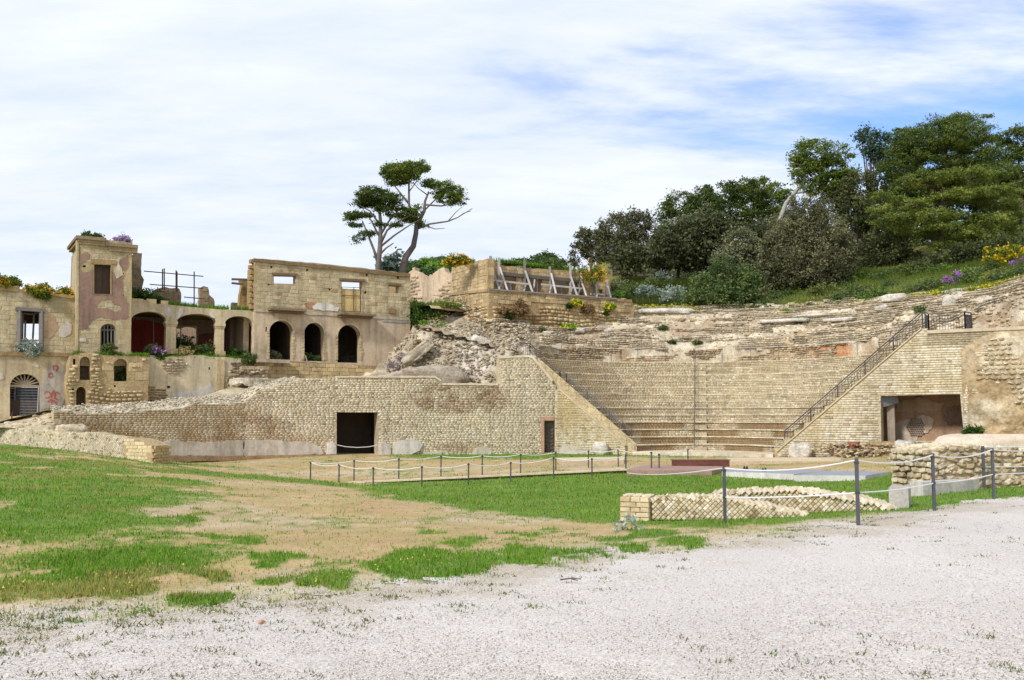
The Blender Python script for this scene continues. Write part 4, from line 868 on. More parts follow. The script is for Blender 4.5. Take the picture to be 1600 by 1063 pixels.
# balcony slabs, band, white plaster remnant, walled-up door, iron frame
for k, (u0, v0, u1, v1) in enumerate([(418, 480.5, 473, 484.5), (526, 488, 580, 492)]):
    a, b = F0.at(u0, v0), F0.at(u1, v1); m = MB(); t0, z0 = F0.pz(u0, v0+3); t1, z1 = F0.pz(u1, v1+3); m.box(F0.w((t0+t1)/2, (z0+z1)/2, .42).tolist(), (float(t1-t0), .85, .14), F0.rz, A(142, 122, 92))
    m.box(F0.w((t0+t1)/2, (z0+z1)/2-.14, .25).tolist(), (float(t1-t0)*.92, .5, .14), F0.rz, A(134, 112, 84)); m.build('balcony_slab', 'mortar', house)
slab('string_course', F0, [(398, 483), (398, 487), (640, 501), (640, 497)], .3, A(196, 180, 156), 'plaster', house, .06, 7, .6)
slab('plaster_remnant', F0, [(487, 478), (495, 474), (508, 473), (522, 479), (530, 481), (527, 487), (490, 484)], .04, A(226, 220, 210), 'plaster', house, .05, 8, 1.2)
slab('plaster_remnant', F0, [(476, 474), (486, 472), (494, 474), (486, 482), (478, 481)], .04, A(186, 132, 100), 'plaster', house, .05, 9, 1)
slab('walled_door', F0, [(534, 453), (563, 454.5), (563, 487), (534, 486)], .06, A(214, 182, 118), 'tufa', house, .035, 8, 0, raggy=False)
slab('grey_band', F0, [(598, 497), (641, 499), (641, 505), (597, 503)], .05, A(176, 168, 156), 'plaster', house, .04, 9, .6)
m = MB(); fr = A(70, 56, 46)
for u in (533.5, 552, 562.5): m.bar(F0.at(u, 449, .1), F0.at(u, 487, .1), .04, .04, fr)
for v in (449, 462): m.bar(F0.at(533.5, v, .1), F0.at(562.5, v+1, .1), .03, .03, fr)
m.build('iron_frame', 'rust', house)
for k, (u0, v0, u1, v1) in enumerate([(425, 427.5, 464, 429.5), (530, 436, 570, 438.5), (606, 443.5, 626, 445.5)]): m = MB(); m.bar(F0.at(u0, v0+.8, .02), F0.at(u1, v1-.3+.8, .02), .16, .2, A(130, 104, 74)); m.build('lintel', 'wood', house)
m = MB(); m.box(F0.at(612, 486, .05).xyz[:], (.5, .12, .35), F0.rz, A(160, 120, 86)); m.build('patch_block', 'tufa', house)
# body of the house: floor, side and back walls (back wall ruined lower so the windows show sky)
s_l, s_r = 0.02, float(F0.pz(641, 500)[0]); z_f = 4.62; z_m = 8.35
def hb(mbx, s0, s1, o0, o1, za, zb, col, fac=F0): mbx.box(fac.w((s0+s1)/2, (za+zb)/2, (o0+o1)/2).tolist(), (abs(s1-s0), abs(o1-o0), zb-za), fac.rz, col)
m = MB(); hb(m, s_l, s_r, -.6, -6, z_f-.5, z_f, A(120, 104, 84)); hb(m, s_l, s_r, -.6, -6, z_m, z_m+.28, A(120, 104, 84)); m.build('floor_slab', 'mortar', house)
m = MB(); hb(m, s_l, s_r, -5.9, -6.3, z_f, 9.6, A(140, 120, 96)); m.build('back_wall', 'plaster', house)
m = MB(); hb(m, s_l, s_l+.5, -.56, -5.9, z_f-1, z_m, A(150, 126, 92)); m.build('side_wall', 'tufa', house); m = MB(); hb(m, s_l, s_l+.5, -.56, -2.2, z_m, 11.4, A(180, 148, 96)); m.build('side_wall', 'tufa', house); m = MB(); hb(m, s_r-.5, s_r, -.62, -5.9, z_f-1, z_m, A(170, 146, 112)); hb(m, s_r-.5, s_r, -.62, -2.6, z_m, 11.2, A(170, 140, 92)); m.build('side_wall', 'tufa', house)
for u in (466, 517): s = float(F0.pz(u, 540)[0]); m = MB(); hb(m, s-.2, s+.2, -.6, -5.9, z_f, z_m, A(120, 104, 86)); m.build('partition', 'tufa', house)
# toothed left edge of upper wall
for k, v in enumerate(range(408, 482, 9)): inst('block', TB[k % 6], Matrix.Translation(F0.at(396-1.5*(k % 2), v, -.25)) @ Matrix.Rotation(F0.rz, 4, 'Z') @ Matrix.Diagonal((.35, .4, .24, 1)), A(170, 136, 86), upper)
bw = rag([(397, 604), (397, 566), (450, 564), (520, 568), (600, 572), (632, 578), (630, 604)], 8, .6, 2); FB = hfac(.5); m = MB(); bol = FB.P(bw); panel(m, FB, bol, [], 1.0, A(170, 142, 98)); bwall = thing('house_base_wall', 'rough tufa footing wall under the three dark arches', 'wall', FB.at(515, 590)); b = m.build('core', 'tufa', bwall)
lay_blocks(FB, bol, [], .55, .26, b, 110, lambda s, z, r: A(206, 178, 126)*r.uniform(.75, 1.1), TB, 'block', 6, .05)
m = MB(); m.bar(FB.at(398, 564, .35), FB.at(447, 566, .35), .22, .9, A(186, 166, 140)); tag(m.build('stone_slab', 'plaster', None, org=True), 'worn flat slab jutting out below the left dark arch', 'slab')
m = MB(); m.bar(FB.at(474.5, 556, .35), FB.at(481, 583, .5), .07, .07, A(150, 138, 120)); tag(m.build('plank', 'wood', None, org=True), 'grey plank leaning on the footing below the middle dark arch', 'plank')
# ---- loggia
lg = thing('ruined_loggia', 'roofless loggia of three wide arches on stone columns with a dark red back wall', 'building', FLOG.at(300, 556))
la = [arch(205, 259.5, 487, 500.5, 503, 12), arch(276.5, 337.5, 490.5, 503, 505.5, 12), arch(351.5, 394.5, 494, 506, 508.5, 12)]
ol = [(203, 502), (204, 474), (215, 472), (224, 472), (224, 469), (233, 469), (233, 474), (260, 476), (300, 480), (340, 483.5), (397, 485.5), (397, 508)]
low = []
for a in reversed(la): low += list(reversed(a))
m = MB(); panel(m, FLOG, FLOG.P(ol+low), [], .6, A(206, 186, 148)); m.build('arcade_wall', 'plaster', lg)
slab('plaster_scar', FLOG, [(258, 482), (266, 480), (270, 490), (262, 498), (258, 490)], .03, A(216, 206, 192), 'plaster', lg, .025, 2, 1); slab('plaster_scar', FLOG, [(280, 482), (287, 481), (286, 490), (278, 498), (274, 500)], .03, A(218, 208, 192), 'plaster', lg, .025, 3, 1); slab('plaster_scar', FLOG, [(322, 486), (330, 488), (337, 498), (330, 496)], .03, A(214, 200, 180), 'plaster', lg, .025, 4, .6)
for k, (u0, u1, vt, vb) in enumerate([(259.5, 276.5, 502, 553), (337.5, 351.5, 505.5, 557)]):
    c = (u0+u1)/2; wd = (u1-u0)*.040; a = FLOG.at(c, vt, -.3); b = FLOG.at(c, vb, -.3); m = MB(); h = a.z-b.z
    m.box((a.x, a.y, a.z-.09), (wd*1.12, .74, .18), FLOG.rz, A(214, 192, 148)); m.box((a.x, a.y, a.z-.24), (wd*1.02, .66, .12), FLOG.rz, A(206, 180, 134)); cp_ = MB()
    cp_.box((a.x, a.y, (a.z+b.z)/2-.15), (wd*.92, .6, h-.3), FLOG.rz, A(212, 190, 146), .95); cp_.box((b.x, b.y, b.z+.16), (wd*1.08, .68, .34), FLOG.rz, A(200, 172, 124)); cp_.build('column', 'tufa', lg); m.build('capital', 'plaster', lg)
for k, (u0, u1, v0, v1) in enumerate([(206, 224, 466.5, 471), (230, 244.5, 467, 471.5), (252, 263, 469, 474)]):
    a = FLOG.at((u0+u1)/2, v1, -.25); m = MB(); m.box((a.x, a.y, a.z), ((u1-u0)*.039, .4, .34), FLOG.rz, A(214, 188, 138)); m.build('parapet_block', 'tufa', lg)
s0 = float(FLOG.pz(203, 550)[0]); s1 = float(FLOG.pz(397, 550)[0]); zf = 5.3; zt = float(FLOG.pz(300, 481)[1])
m = MB(); hb(m, s0, s1, -.6, -4.2, zf-.4, zf, A(120, 100, 70), FLOG); m.build('floor_slab', 'mortar', lg)
FLB = FLOG.moved(-4.2); bo = [(s0, zf), (s0, zt-.3), (s1, zt-.3), (s1, zf)]; hole = [tuple(float(q) for q in FLB.pz(u, v)) for u, v in ((276, 556), (276, 509), (308, 509), (308, 556))]; hole = [(a, max(z, zf+.05)) for a, z in hole]
m = MB(); panel(m, FLB, bo, [hole], .4, A(150, 120, 100)); m.build('back_wall', 'plaster', lg)
sp = float(FLB.pz(276, 530)[0]); sq = float(FLB.pz(308, 530)[0]); sr_ = float(FLB.pz(352, 530)[0])
m = MB(); panel(m, FLB, [(s0, zf+.02), (s0, zt-.75), (s0+1.4, zt-.5), (sp-.1, zt-.9), (sp-.1, zf+.02)], [], .03, A(152, 62, 50), .032); m.build('red_plaster', 'plaster', lg)
m = MB(); panel(m, FLB, [(sq+.1, zf+.6), (sq+.1, zt-1.3), (sr_-.2, zt-1.1), (sr_-.1, zf+.9)], [], .03, A(146, 70, 58), .032); m.build('red_plaster', 'plaster', lg)
m = MB(); panel(m, FLB, [(sr_+.4, zf+1.4), (sr_+.5, zt-.8), (s1-.7, zt-.7), (s1-.6, zf+1.3)], [], .03, A(140, 74, 62), .032); m.build('red_plaster', 'plaster', lg)
m = MB(); hb(m, s0, s1, -.6, -4.5, zt-.32, zt-.1, A(132, 112, 84), FLOG); m.build('roof_slab', 'mortar', lg)
m = MB(); hb(m, s0-.3, s0, -.6, -4.2, zf, zt-.3, A(130, 60, 50), FLOG); m.build('side_wall', 'plaster', lg); m = MB(); hb(m, s1-.55, s1-.2, -.6, -4.2, zf, zt-.3, A(180, 158, 128), FLOG); m.build('side_wall', 'plaster', lg); m = MB(); hb(m, sr_-.1, sr_+.2, -2.6, -4.2, zf, zt-.3, A(140, 110, 92), FLOG); m.build('side_wall', 'plaster', lg)
for u in (246, 289): m = MB(); m.tube([FLOG.at(u, 553, -1.2), FLOG.at(u, 494, -1.2)], .035, A(92, 84, 80)); tag(m.build('prop_pole', 'iron', None, org=True), 'thin steel prop standing inside the %s loggia arch' % ('red left' if u == 246 else 'middle'), 'pole')
rg = F0.moved(-9); m = MB(); panel(m, rg, rg.P(rag([(225, 560), (230, 520), (300, 512), (330, 520), (335, 560)], 8, 2, 3)), [], .5, A(206, 170, 140)); t = tag(m.build('ruined_wall', 'plaster', None, org=True), 'pinkish ruined wall seen through the middle arch of the loggia', 'wall')
# remains on the loggia roof
def frag(name, label, fac, px_, th, col, seed, off=0, cap=60, mt='tufa'):
    t = thing(name, label, 'wall', fac.at(px_[0][0], px_[0][1], off)); ol = fac.P(rag(px_, 5, .9, seed)); m = MB(); panel(m, fac, ol, [], th, col*.85, off); b = m.build('core', mt, t)
    lay_blocks(fac, ol, [], .36, .22, b, cap, lambda s, z, r: col*r.uniform(.75, 1.15), TB, 'block', seed, .03, off=off); return t
FR_ = FLOG.moved(-3.0)
frag('wall_fragment', 'stub of grey wall beside the scaffold on the loggia roof', FR_, [(242, 476), (243, 452), (254, 449), (280, 451), (283, 458), (282, 478)], .5, A(158, 134, 104), 3)
frag('wall_fragment', 'stepped broken pier standing alone on the loggia roof', FR_, [(312, 480), (312, 450), (318, 447), (325, 449), (327, 461), (334, 467), (336, 482)], .5, A(176, 150, 116), 4)
frag('wall_fragment', 'tall broken wall rising behind the pink tower', FT.moved(-2.8), [(205, 480), (204, 400), (212, 394), (222, 396), (221, 430), (225, 437), (222, 450), (226, 480)], .6, A(140, 122, 94), 5)
t = frag('wall_fragment', 'broken tufa wall with protruding beams left of the roofless house', F0.moved(-2.6), [(374, 487), (375, 460), (378, 445), (375, 438), (400, 435), (400, 458), (389, 458), (389, 476), (400, 478), (400, 487)], .5, A(198, 164, 104), 6)
m = MB(); fb2 = F0.moved(-2.3)
m.bar(fb2.at(362, 436.5), fb2.at(398, 437.5), .13, .13, A(110, 100, 88)); m.bar(fb2.at(362, 442.5), fb2.at(380, 444.5), .13, .13, A(110, 100, 88)); m.build('beam', 'wood', t)
# scaffold pipes
t = thing('scaffold', 'rusty scaffold frame of thin pipes on the loggia roof', 'scaffold', FR_.at(280, 478, .8)); pc_ = A(84, 66, 58)
for u, v0, v1 in ((250, 423, 449), (252.7, 422, 449), (271, 425, 452), (272.5, 427, 452), (299, 427, 474)): m = MB(); m.tube([FR_.at(u, v0, .8), FR_.at(u, v1+6, .8)], .04, pc_); m.build('upright', 'rust', t)
for a, b in (((221, 426.5), (313, 434.5)), ((230, 447), (313, 453)), ((283, 466.5), (311, 469))): m = MB(); m.tube([FR_.at(*a, .85), FR_.at(*b, .85)], .035, pc_); m.build('crossbar', 'rust', t)
# ---- pink tower
tw = thing('ruined_tower', 'square ruined tower with peeling pink plaster and a tall dark window', 'building', FT.at(165, 560))
to = [(122.5, 572), (123.5, 372), (140, 371), (160, 374), (207, 380), (206, 400), (205, 572)]
tol = FT.P(rag(to, 8, .6, 2)); wn = FT.P(rect(146.5, 413, 173.5, 460, 1)); aw = FT.P(arch(157, 181, 506, 515, 546, 8)); th_ = [FT.P(rect(131-1.6, 414.5, 134, 418)), FT.P(rect(190, 461, 193.5, 465)), FT.P(rect(189.5, 426, 193, 429))]
m = MB(); panel(m, FT, tol, [wn, aw]+th_, .5, A(194, 170, 126)); fw = m.build('front_wall', 'tufa', tw); 
lay_blocks(FT, tol, [wn, aw]+th_, .5, .27, fw, 300, ochre, TB, 'block', 8, .012)
s0 = float(FT.pz(122.8, 480)[0]); s1 = float(FT.pz(205.5, 480)[0]); zt0 = float(FT.pz(123.5, 373)[1]); zt1 = float(FT.pz(206, 381)[1]); zb_ = float(FT.pz(160, 560)[1])
m = MB(); hb(m, s0+.004, s0+.5, -.51, -4.0, zb_, zt0-.1, A(200, 178, 134), FT); m.build('side_wall', 'tufa', tw); m = MB(); hb(m, s1-.5, s1-.004, -.51, -4.0, zb_, zt1-.3, A(190, 166, 124), FT); hb(m, s0, s1, -4.0, -4.4, zb_, zt1-.4, A(150, 124, 90), FT); hb(m, s0+.5, s1-.5, -.5, -4.0, 8.6, 8.8, A(110, 92, 70), FT); hb(m, s0+.5, s1-.5, -.5, -4.0, zt1-1.1, zt1-.9, A(110, 92, 70), FT); m.build('side_wall', 'tufa', tw)
slab('corner_pilaster', FT, [(118.5, 548), (119.5, 375), (123, 375), (122.2, 548)], .5, A(198, 176, 132), 'tufa', tw, .05, 2, .3)
cz_ = zt0+.12
for nm, a, b, pz_ in (('cornice', s0-.3, s0+1.35, zt0), ('cornice', s0+1.35, s1+.22, (zt0+zt1)/2-.25)):
    m = MB(); L_ = b-a; hb(m, a, b, .28, -.5, pz_-.05, pz_+.14, A(160, 138, 104), FT); hb(m, a+.12, b, .18, -.45, pz_-.2, pz_-.05, A(178, 152, 110), FT); hb(m, a+.2, b, .14, -.4, pz_-.32, pz_-.2, A(190, 164, 120), FT); m.build(nm, 'tufa', tw)
m = MB(); hb(m, s0-.3, s0+.1, -.5, -4.2, zt0-.05, zt0+.14, A(140, 116, 82), FT); hb(m, s0-.2, s0+.1, -.5, -4.1, zt0-.22, zt0-.05, A(164, 134, 90), FT); m.build('cornice', 'tufa', tw)
pk = A(160, 126, 108)
pink = [(124, 396), (136, 394), (140, 397), (139, 405), (128, 411), (124, 420), (131, 426), (146, 421), (146, 461), (174, 463), (174, 421), (183, 433), (191, 427), (192, 462), (200, 474), (198, 498), (176, 499), (156, 496), (142, 502), (138, 513), (128, 516), (121, 514), (122, 440)]
hl = [rag([(150, 480), (156, 470), (173, 468), (178, 476), (188, 478), (189, 484), (180, 488), (170, 482), (160, 482)], 5, 1, 3)]
m = MB(); panel(m, FT, FT.P(rag(pink, 3, 1.3, 5)), [FT.P(hl[0])], .04, pk, .035); m.build('pink_plaster', 'plaster', tw)
slab('pink_plaster', FT, [(186, 408), (200, 399), (200, 412), (198, 420), (192, 424), (186, 414)], .04, pk, 'plaster', tw, .036, 4, 1)
slab('pale_plaster', FT, [(179, 428), (184, 410), (190, 420), (192, 430), (182, 436)], .04, A(222, 204, 174), 'plaster', tw, .05, 5, .8)
m = MB(); fb3 = A(176, 146, 100); panel(m, FT, FT.P([(142, 405), (181, 407), (181, 413), (174, 412.6), (174, 461), (146, 460), (146, 412.3), (142, 411)]), [FT.P(rect(147, 413.3, 173, 459.5, .8))], .3, fb3, .07); m.build('window_surround', 'tufa', tw)
m = MB(); t_, z_ = FT.pz(160, 437); hb(m, float(FT.pz(147, 437)[0]), float(FT.pz(160.5, 437)[0]), -.3, -.36, float(FT.pz(150, 459)[1]), float(FT.pz(150, 414)[1]), A(92, 76, 66), FT); m.build('shutter', 'wood', tw)
m = MB(); hb(m, float(FT.pz(161, 437)[0]), float(FT.pz(173, 437)[0]), -.32, -.38, float(FT.pz(165, 459)[1]), float(FT.pz(165, 414)[1]), A(84, 70, 60), FT); m.build('shutter', 'wood', tw)
fr = A(120, 112, 106)
def archframe(fac, a, parent, off, mull=(0,), wd=.09, col=fr, cross=()):
    m = MB(); p = [fac.at(u, v, off) for u, v in a]
    for i in range(len(p)-1): m.bar(p[i], p[i+1], wd, .08, col)
    (u0, vb), (u1, _) = a[0], a[-1]
    for k in mull: u = u0+(u1-u0)*k; m.bar(fac.at(u, vb, off), fac.at(u, a[len(a)//2][1]+1, off), wd*.7, .06, col)
    for v in cross: m.bar(fac.at(u0, v, off), fac.at(u1, v, off), wd*.8, .06, col)
    return m.build('window_frame', 'wood', parent)
archframe(FT, arch(157.6, 180.4, 507, 515.5, 545, 8), tw, -.18, (.5, .27, .75), .1, fr, (515.5,))
m = MB(); hb(m, float(FT.pz(124, 540)[0]), float(FT.pz(134, 540)[0]), .06, 0, float(FT.pz(130, 534)[1]), float(FT.pz(130, 528.5)[1]), A(226, 218, 206), FT); m.build('marble_plaque', 'plaster', tw)
# ---- left wing
wg = thing('ruined_wing', 'ochre ruined wing at far left with an open doorway framed in grey wood', 'building', FW.at(50, 552))
wo = [(-90, 556), (-90, 440), (0, 446), (30, 448), (31, 452), (56, 455), (76, 457), (100, 461), (121, 462), (121, 556)]
wol = FW.P(rag(wo, 8, .7, 6)); dr = FW.P(rect(29, 484.5, 65.5, 549, 1.0)); m = MB(); panel(m, FW, wol, [dr], .5, A(194, 170, 126)); fw = m.build('front_wall', 'tufa', wg)
lay_blocks(FW, wol, [dr], .5, .27, fw, 300, ochre, TB, 'block', 12, .014)
slab('cornice', FW, [(-90, 444), (-90, 449), (0, 454), (29, 456), (29, 447), (0, 445)], .5, A(190, 158, 104), 'tufa', wg, .12, 2, .4); slab('cornice', FW, [(77, 462), (77, 458), (120, 463), (120, 468)], .5, A(190, 158, 104), 'tufa', wg, .12, 3, .4)
slab('pink_plaster', FW, [(72, 506), (80, 490), (86, 494), (88, 505), (92, 512), (84, 524), (76, 530), (68, 525), (67, 512)], .03, A(188, 152, 120), 'plaster', wg, .03, 4, 1); slab('grey_plaster', FW, [(92, 514), (104, 500), (112, 508), (110, 522), (100, 528), (92, 526)], .03, A(204, 192, 176), 'plaster', wg, .03, 5, 1.2)
m = MB(); gw = A(132, 124, 120)
for a, b in (((30, 549), (30.5, 484)), ((65, 549), (65.2, 486)), ((24, 482.5), (70, 485.5))): m.bar(FW.at(*a, .02), FW.at(*b, .02), .2, .2, gw)
m.bar(FW.at(32.5, 545, -.15), FW.at(33, 487, -.15), .09, .09, gw); m.bar(FW.at(62.5, 545, -.15), FW.at(62.8, 488, -.15), .09, .09, gw); m.build('door_frame', 'wood', wg)
m = MB()
for a, b in (((36, 540), (37, 488)), ((40, 540), (41, 500)), ((52, 540), (55, 488)), ((33, 488), (50, 490)), ((50, 490), (64, 487)), ((38, 532), (62, 531))): m.bar(FW.at(*a, -.6), FW.at(*b, -.6), .08, .08, gw)
m.build('broken_shutter', 'wood', wg)
sa, sb = float(FW.pz(-90, 500)[0]), float(FW.pz(121, 500)[0]); FWB = FW.moved(-4.5); ztw = float(FW.pz(0, 450)[1])
h2 = FWB.P(rect(12, 505, 64, 547, .5)); bo = FWB.P([(-95, 556), (-95, 462), (118, 474), (118, 556)]); m = MB(); panel(m, FWB, bo, [h2], .4, A(110, 92, 72)); m.build('back_wall', 'plaster', wg)
m = MB(); hb(m, sa, sb, -.52, -4.5, float(FW.pz(0, 470)[1]), float(FW.pz(0, 470)[1])+.2, A(90, 74, 58), FW); hb(m, sa, sb, -.52, -4.8, 5.0, 5.3, A(130, 108, 78), FW); m.build('floor_slab', 'mortar', wg)
# ---- lower storey walls below the wing, the bastion and the loggia
FL = hfac(.05); lw_ = thing('lower_storey_wall', 'plastered ground floor wall at far left with a big arched doorway', 'wall', FL.at(40, 655))
lo = FL.P([(-90, 668), (-90, 551), (121, 553), (124, 668)]); ad = FL.P(arch(15.5, 62.5, 584.5, 604, 656, 12)); m = MB(); panel(m, FL, lo, [ad], .6, A(206, 184, 144)); m.build('wall', 'plaster', lw_)
slab('grey_plaster', FL, [(70, 580), (84, 572), (96, 570), (112, 590), (108, 610), (96, 638), (64, 640), (66, 600)], .03, A(202, 190, 174), 'plaster', lw_, .03, 2, 1.5)
def stroke(P_, w_): 
    up_ = []; dn = []
    for i, (u, v) in enumerate(P_):
        a_ = P_[max(i-1, 0)]; b_ = P_[min(i+1, len(P_)-1)]; d_ = math.hypot(b_[0]-a_[0], b_[1]-a_[1])+1e-6; nx, ny = -(b_[1]-a_[1])/d_*w_/2, (b_[0]-a_[0])/d_*w_/2; up_.append((u+nx, v+ny)); dn.append((u-nx, v-ny))
    return up_+dn[::-1]
for k, (p, w_) in enumerate([([(68, 616), (72, 612), (77, 613), (79, 618), (75, 622), (70, 621)], 2.2), ([(80, 622), (82, 613), (85, 611)], 2.2), ([(78, 616), (90, 613), (93, 616)], 2.0), ([(86, 614), (85, 622), (90, 625)], 2.4), ([(74, 628), (80, 624), (85, 627), (88, 632), (86, 638)], 2.6), ([(81, 630), (79, 626), (88, 628)], 2), ([(84, 578), (83, 573), (88, 571), (91, 575), (88, 580)], 2.4), ([(76, 590), (76, 584), (81, 583), (82, 588), (78, 590)], 1.8)]): slab('red_graffiti', FL, stroke(p, w_), .012, A(208, 116, 106), 'plaster', lw_, .045+.002*k, k, 0, raggy=False)
slab('plaster_scar', FL, [(50, 570), (54, 564), (61, 572), (60, 575), (52, 573)], .03, A(226, 204, 176), 'plaster', lw_, .03, 5, .5); slab('plaster_scar', FL, [(-6, 584), (4, 583), (6, 592), (-4, 595)], .03, A(226, 206, 186), 'plaster', lw_, .03, 6, .5)
slab('weathered_ledge', FL, [(-90, 550), (-90, 557), (60, 556), (120, 559), (120, 553), (60, 550)], .2, A(168, 136, 92), 'tufa', lw_, .12, 4, 1)
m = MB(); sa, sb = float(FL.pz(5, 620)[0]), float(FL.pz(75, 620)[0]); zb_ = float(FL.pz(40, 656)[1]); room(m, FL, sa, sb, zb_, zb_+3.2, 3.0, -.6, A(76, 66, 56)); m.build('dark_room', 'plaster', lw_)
m = MB(); sp_ = A(170, 150, 120); c = FL.at(39, 602.5, -.2)
for k in range(1, 10): a = PI*k/10; q = FL.at(39+23*math.cos(a), 602.5-17.5*math.sin(a), -.2); m.bar(c, q, .07, .05, sp_)
m.bar(FL.at(15.5, 603, -.2), FL.at(62.5, 603.5, -.2), .14, .08, sp_); m.build('fanlight', 'wood', lw_)
m = MB(); hb(m, float(FL.pz(16, 640)[0]), float(FL.pz(62, 640)[0]), -.25, -.31, zb_, float(FL.pz(40, 625)[1]), A(70, 58, 50), FL); m.build('wooden_door', 'wood', lw_)
FBA = hfac(1.5); ba = thing('rubble_bastion', 'rough projecting wall block with grass on top and three small arched niches', 'wall', FBA.at(170, 640))
bo = [(104, 668), (106, 640), (103, 600), (107, 570), (112, 556), (122, 552), (150, 553), (200, 556), (233, 556.5), (233, 590), (231, 615), (236, 668)]; bol = FBA.P(rag(bo, 6, 1.3, 3)); nh = [FBA.P(arch(124.5, 141, 557.5, 566, 594, 8)), FBA.P(arch(119, 134.5, 604.5, 613, 635.5, 8)), FBA.P(arch(178, 199, 561, 570, 596, 8))]; sm_ = [FBA.P(rect(114, 561, 118, 571)), FBA.P(rect(112.5, 607, 115.5, 615)), FBA.P(rect(209, 566, 213, 571)), FBA.P(rect(178, 602, 181, 605))]
m = MB(); panel(m, FBA, bol, nh+sm_, 1.4, A(192, 164, 116)); core = m.build('wall_core', 'mortar', ba); m = MB()
for h in nh: 
    ss = [p[0] for p in h]; zs = [p[1] for p in h]; hb(m, min(ss)-.3, max(ss)+.3, -.9, -1.2, min(zs)-.2, max(zs)+.2, A(128, 106, 78), FBA)
m.build('niche_back', 'mortar', ba)
def mk_(c, z, ol=bol, hs=nh+sm_):
    q = pip(ol, c, z)
    for h in hs: q &= ~pip(h, c, z)
    return q
def bcol(c, z, r): 
    u, v = FBA.px(c, z); k = mixc(A(190, 160, 112), A(222, 198, 154), r.uniform(0, 1, len(c))); return k*np.where(((u > 138) & (u < 158)) | (u < 122), 1.0, .97)[:, None]
ss = [p[0] for p in bol]; zs = [p[1] for p in bol]
def rough_mask(c, z): u, v = FBA.px(c, z); return mk_(c, z) & ((u < 122) | ((u > 139) & (u < 160)) | (v > 612) | (vn(c*3, z*3) > .62))
stones_obj('rough_stones', course(lambda a, b, o: FBA.w(a, b, o), min(ss), max(ss), min(zs), max(zs), .30, .20, rough_mask, bcol, 9, prot=.16, gap=.02, jit=.5, wav=.12, ins=.05), 'rock', ba)
sbx = [p for p in bol]; lay_blocks(FBA, FBA.P([(160, 556), (176, 557), (233, 558), (233, 600), (176, 634), (160, 634)]), nh+sm_, .75, .5, core, 60, lambda s, z, r: A(208, 180, 132)*r.uniform(.85, 1.08), TB, 'block', 4, .03)
FRE = hfac(.3); re_ = thing('loggia_base_wall', 'cracked plaster wall below the loggia arches with exposed rubble patches', 'wall', FRE.at(300, 620)); ro = [(228, 668), (230, 556), (260, 558), (300, 555), (345, 558), (400, 562), (402, 580), (396, 668)]; rol = FRE.P(rag(ro, 7, 1.2, 8)); m = MB(); panel(m, FRE, rol, [FRE.P(rect(326, 574, 328.5, 578)), FRE.P(rect(261, 603, 266, 607))], 1.0, A(210, 192, 156)); m.build('wall', 'plaster', re_)
for k, (p, cc_) in enumerate([([(205, 612), (230, 602), (258, 606), (262, 620), (258, 634), (206, 634)], A(170, 142, 100)), ([(254, 562), (290, 558), (296, 572), (284, 586), (262, 588), (252, 576)], A(206, 184, 150)), ([(358, 566), (398, 566), (398, 578), (362, 580)], A(160, 136, 106))]):
    pol_ = FRE.P(rag(p, 5, 1.5, k)); ss = [q[0] for q in pol_]; zs = [q[1] for q in pol_]
    stones_obj('exposed_rubble', course(lambda a, b, o: FRE.w(a, b, o), min(ss), max(ss), min(zs), max(zs), .26, .16, lambda c, z: pip(pol_, c, z), lambda c, z, r: cc_*r.uniform(.75, 1.2, (len(c), 1)), 30+k, prot=.1, gap=.015, jit=.5, wav=.1, ins=.04), 'rock', re_)
slab('grey_plaster', FRE, [(300, 612), (318, 604), (330, 600), (338, 618), (334, 634), (270, 634), (268, 612)], .03, A(206, 198, 188), 'plaster', re_, .025, 4, 1.5)
slab('pilaster', FRE, [(337, 668), (338, 562), (350, 562), (350, 668)], .2, A(208, 180, 134), 'tufa', re_, .09, 4, .8)
# grassy tops of the bastion and loggia sill
def strip(name, fac, u0, v0, u1, v1, o0, o1, col, label):
    a, b = fac.at(u0, v0, o0), fac.at(u1, v1, o0); c, d = fac.at(u0, v0, o0), fac.at(u1, v1, o0); n3 = Vector((fac.n.x, fac.n.y, 0)); return a, b
m = MB(); sa, sb = float(FBA.pz(118, 553)[0]), float(FBA.pz(234, 556)[0]); zt_ = float(FBA.pz(170, 554)[1]); hb(m, sa, sb, -1.4, -1.75, zt_-1, zt_-.1, A(130, 110, 70), FBA); m.build('top_fill', 'soil', ba)
# terrace of made ground between the house group and the theatre wall
fl = [(-30, 45.5, .95), (-25.5, 47.2, 1.1), (-22.9, 49.6, 1.25)]
A1 = [Vector((-36, 48, 1.0)), Vector((-28, 50.5, 1.1)), MW[0].at(84, 640, -1.5), MW[0].at(170, 638, -1.5), MW[1].at(300, 626, -1.5), MW[2].at(380, 620, -1.5), MW[2].at(402, 606, -1.5), MW[2].at(470, 594, -1.5), MW[3].at(600, 594, -1.2)]
B1 = [FL.at(-110, 656, .1), FL.at(0, 656, .1), FL.at(62, 652, .1), FBA.at(120, 637, .1), FBA.at(235, 634, .1), FRE.at(300, 634, .1), FRE.at(345, 632, .1), FRE.at(396, 592, .2), FB.at(480, 590, .1), FB.at(630, 600, .3)]
def tcol(G): c = mixc(A(190, 166, 124), A(222, 204, 168), fbm(G[..., 0]*1.2, G[..., 1]*1.2, 3, 4)); return mixc(c, A(110, 128, 54), sst(.55, .68, fbm(G[..., 0]*.5, G[..., 1]*.5, 9, 3))*.6)
o, G = loft('terrace', A1, B1, 200, 40, .14, tcol, 'rock', None, 6, 0, 1.2); tag(o, 'stony terrace of earth between the theatre wall and the ruined house', 'terrace', kind='structure')
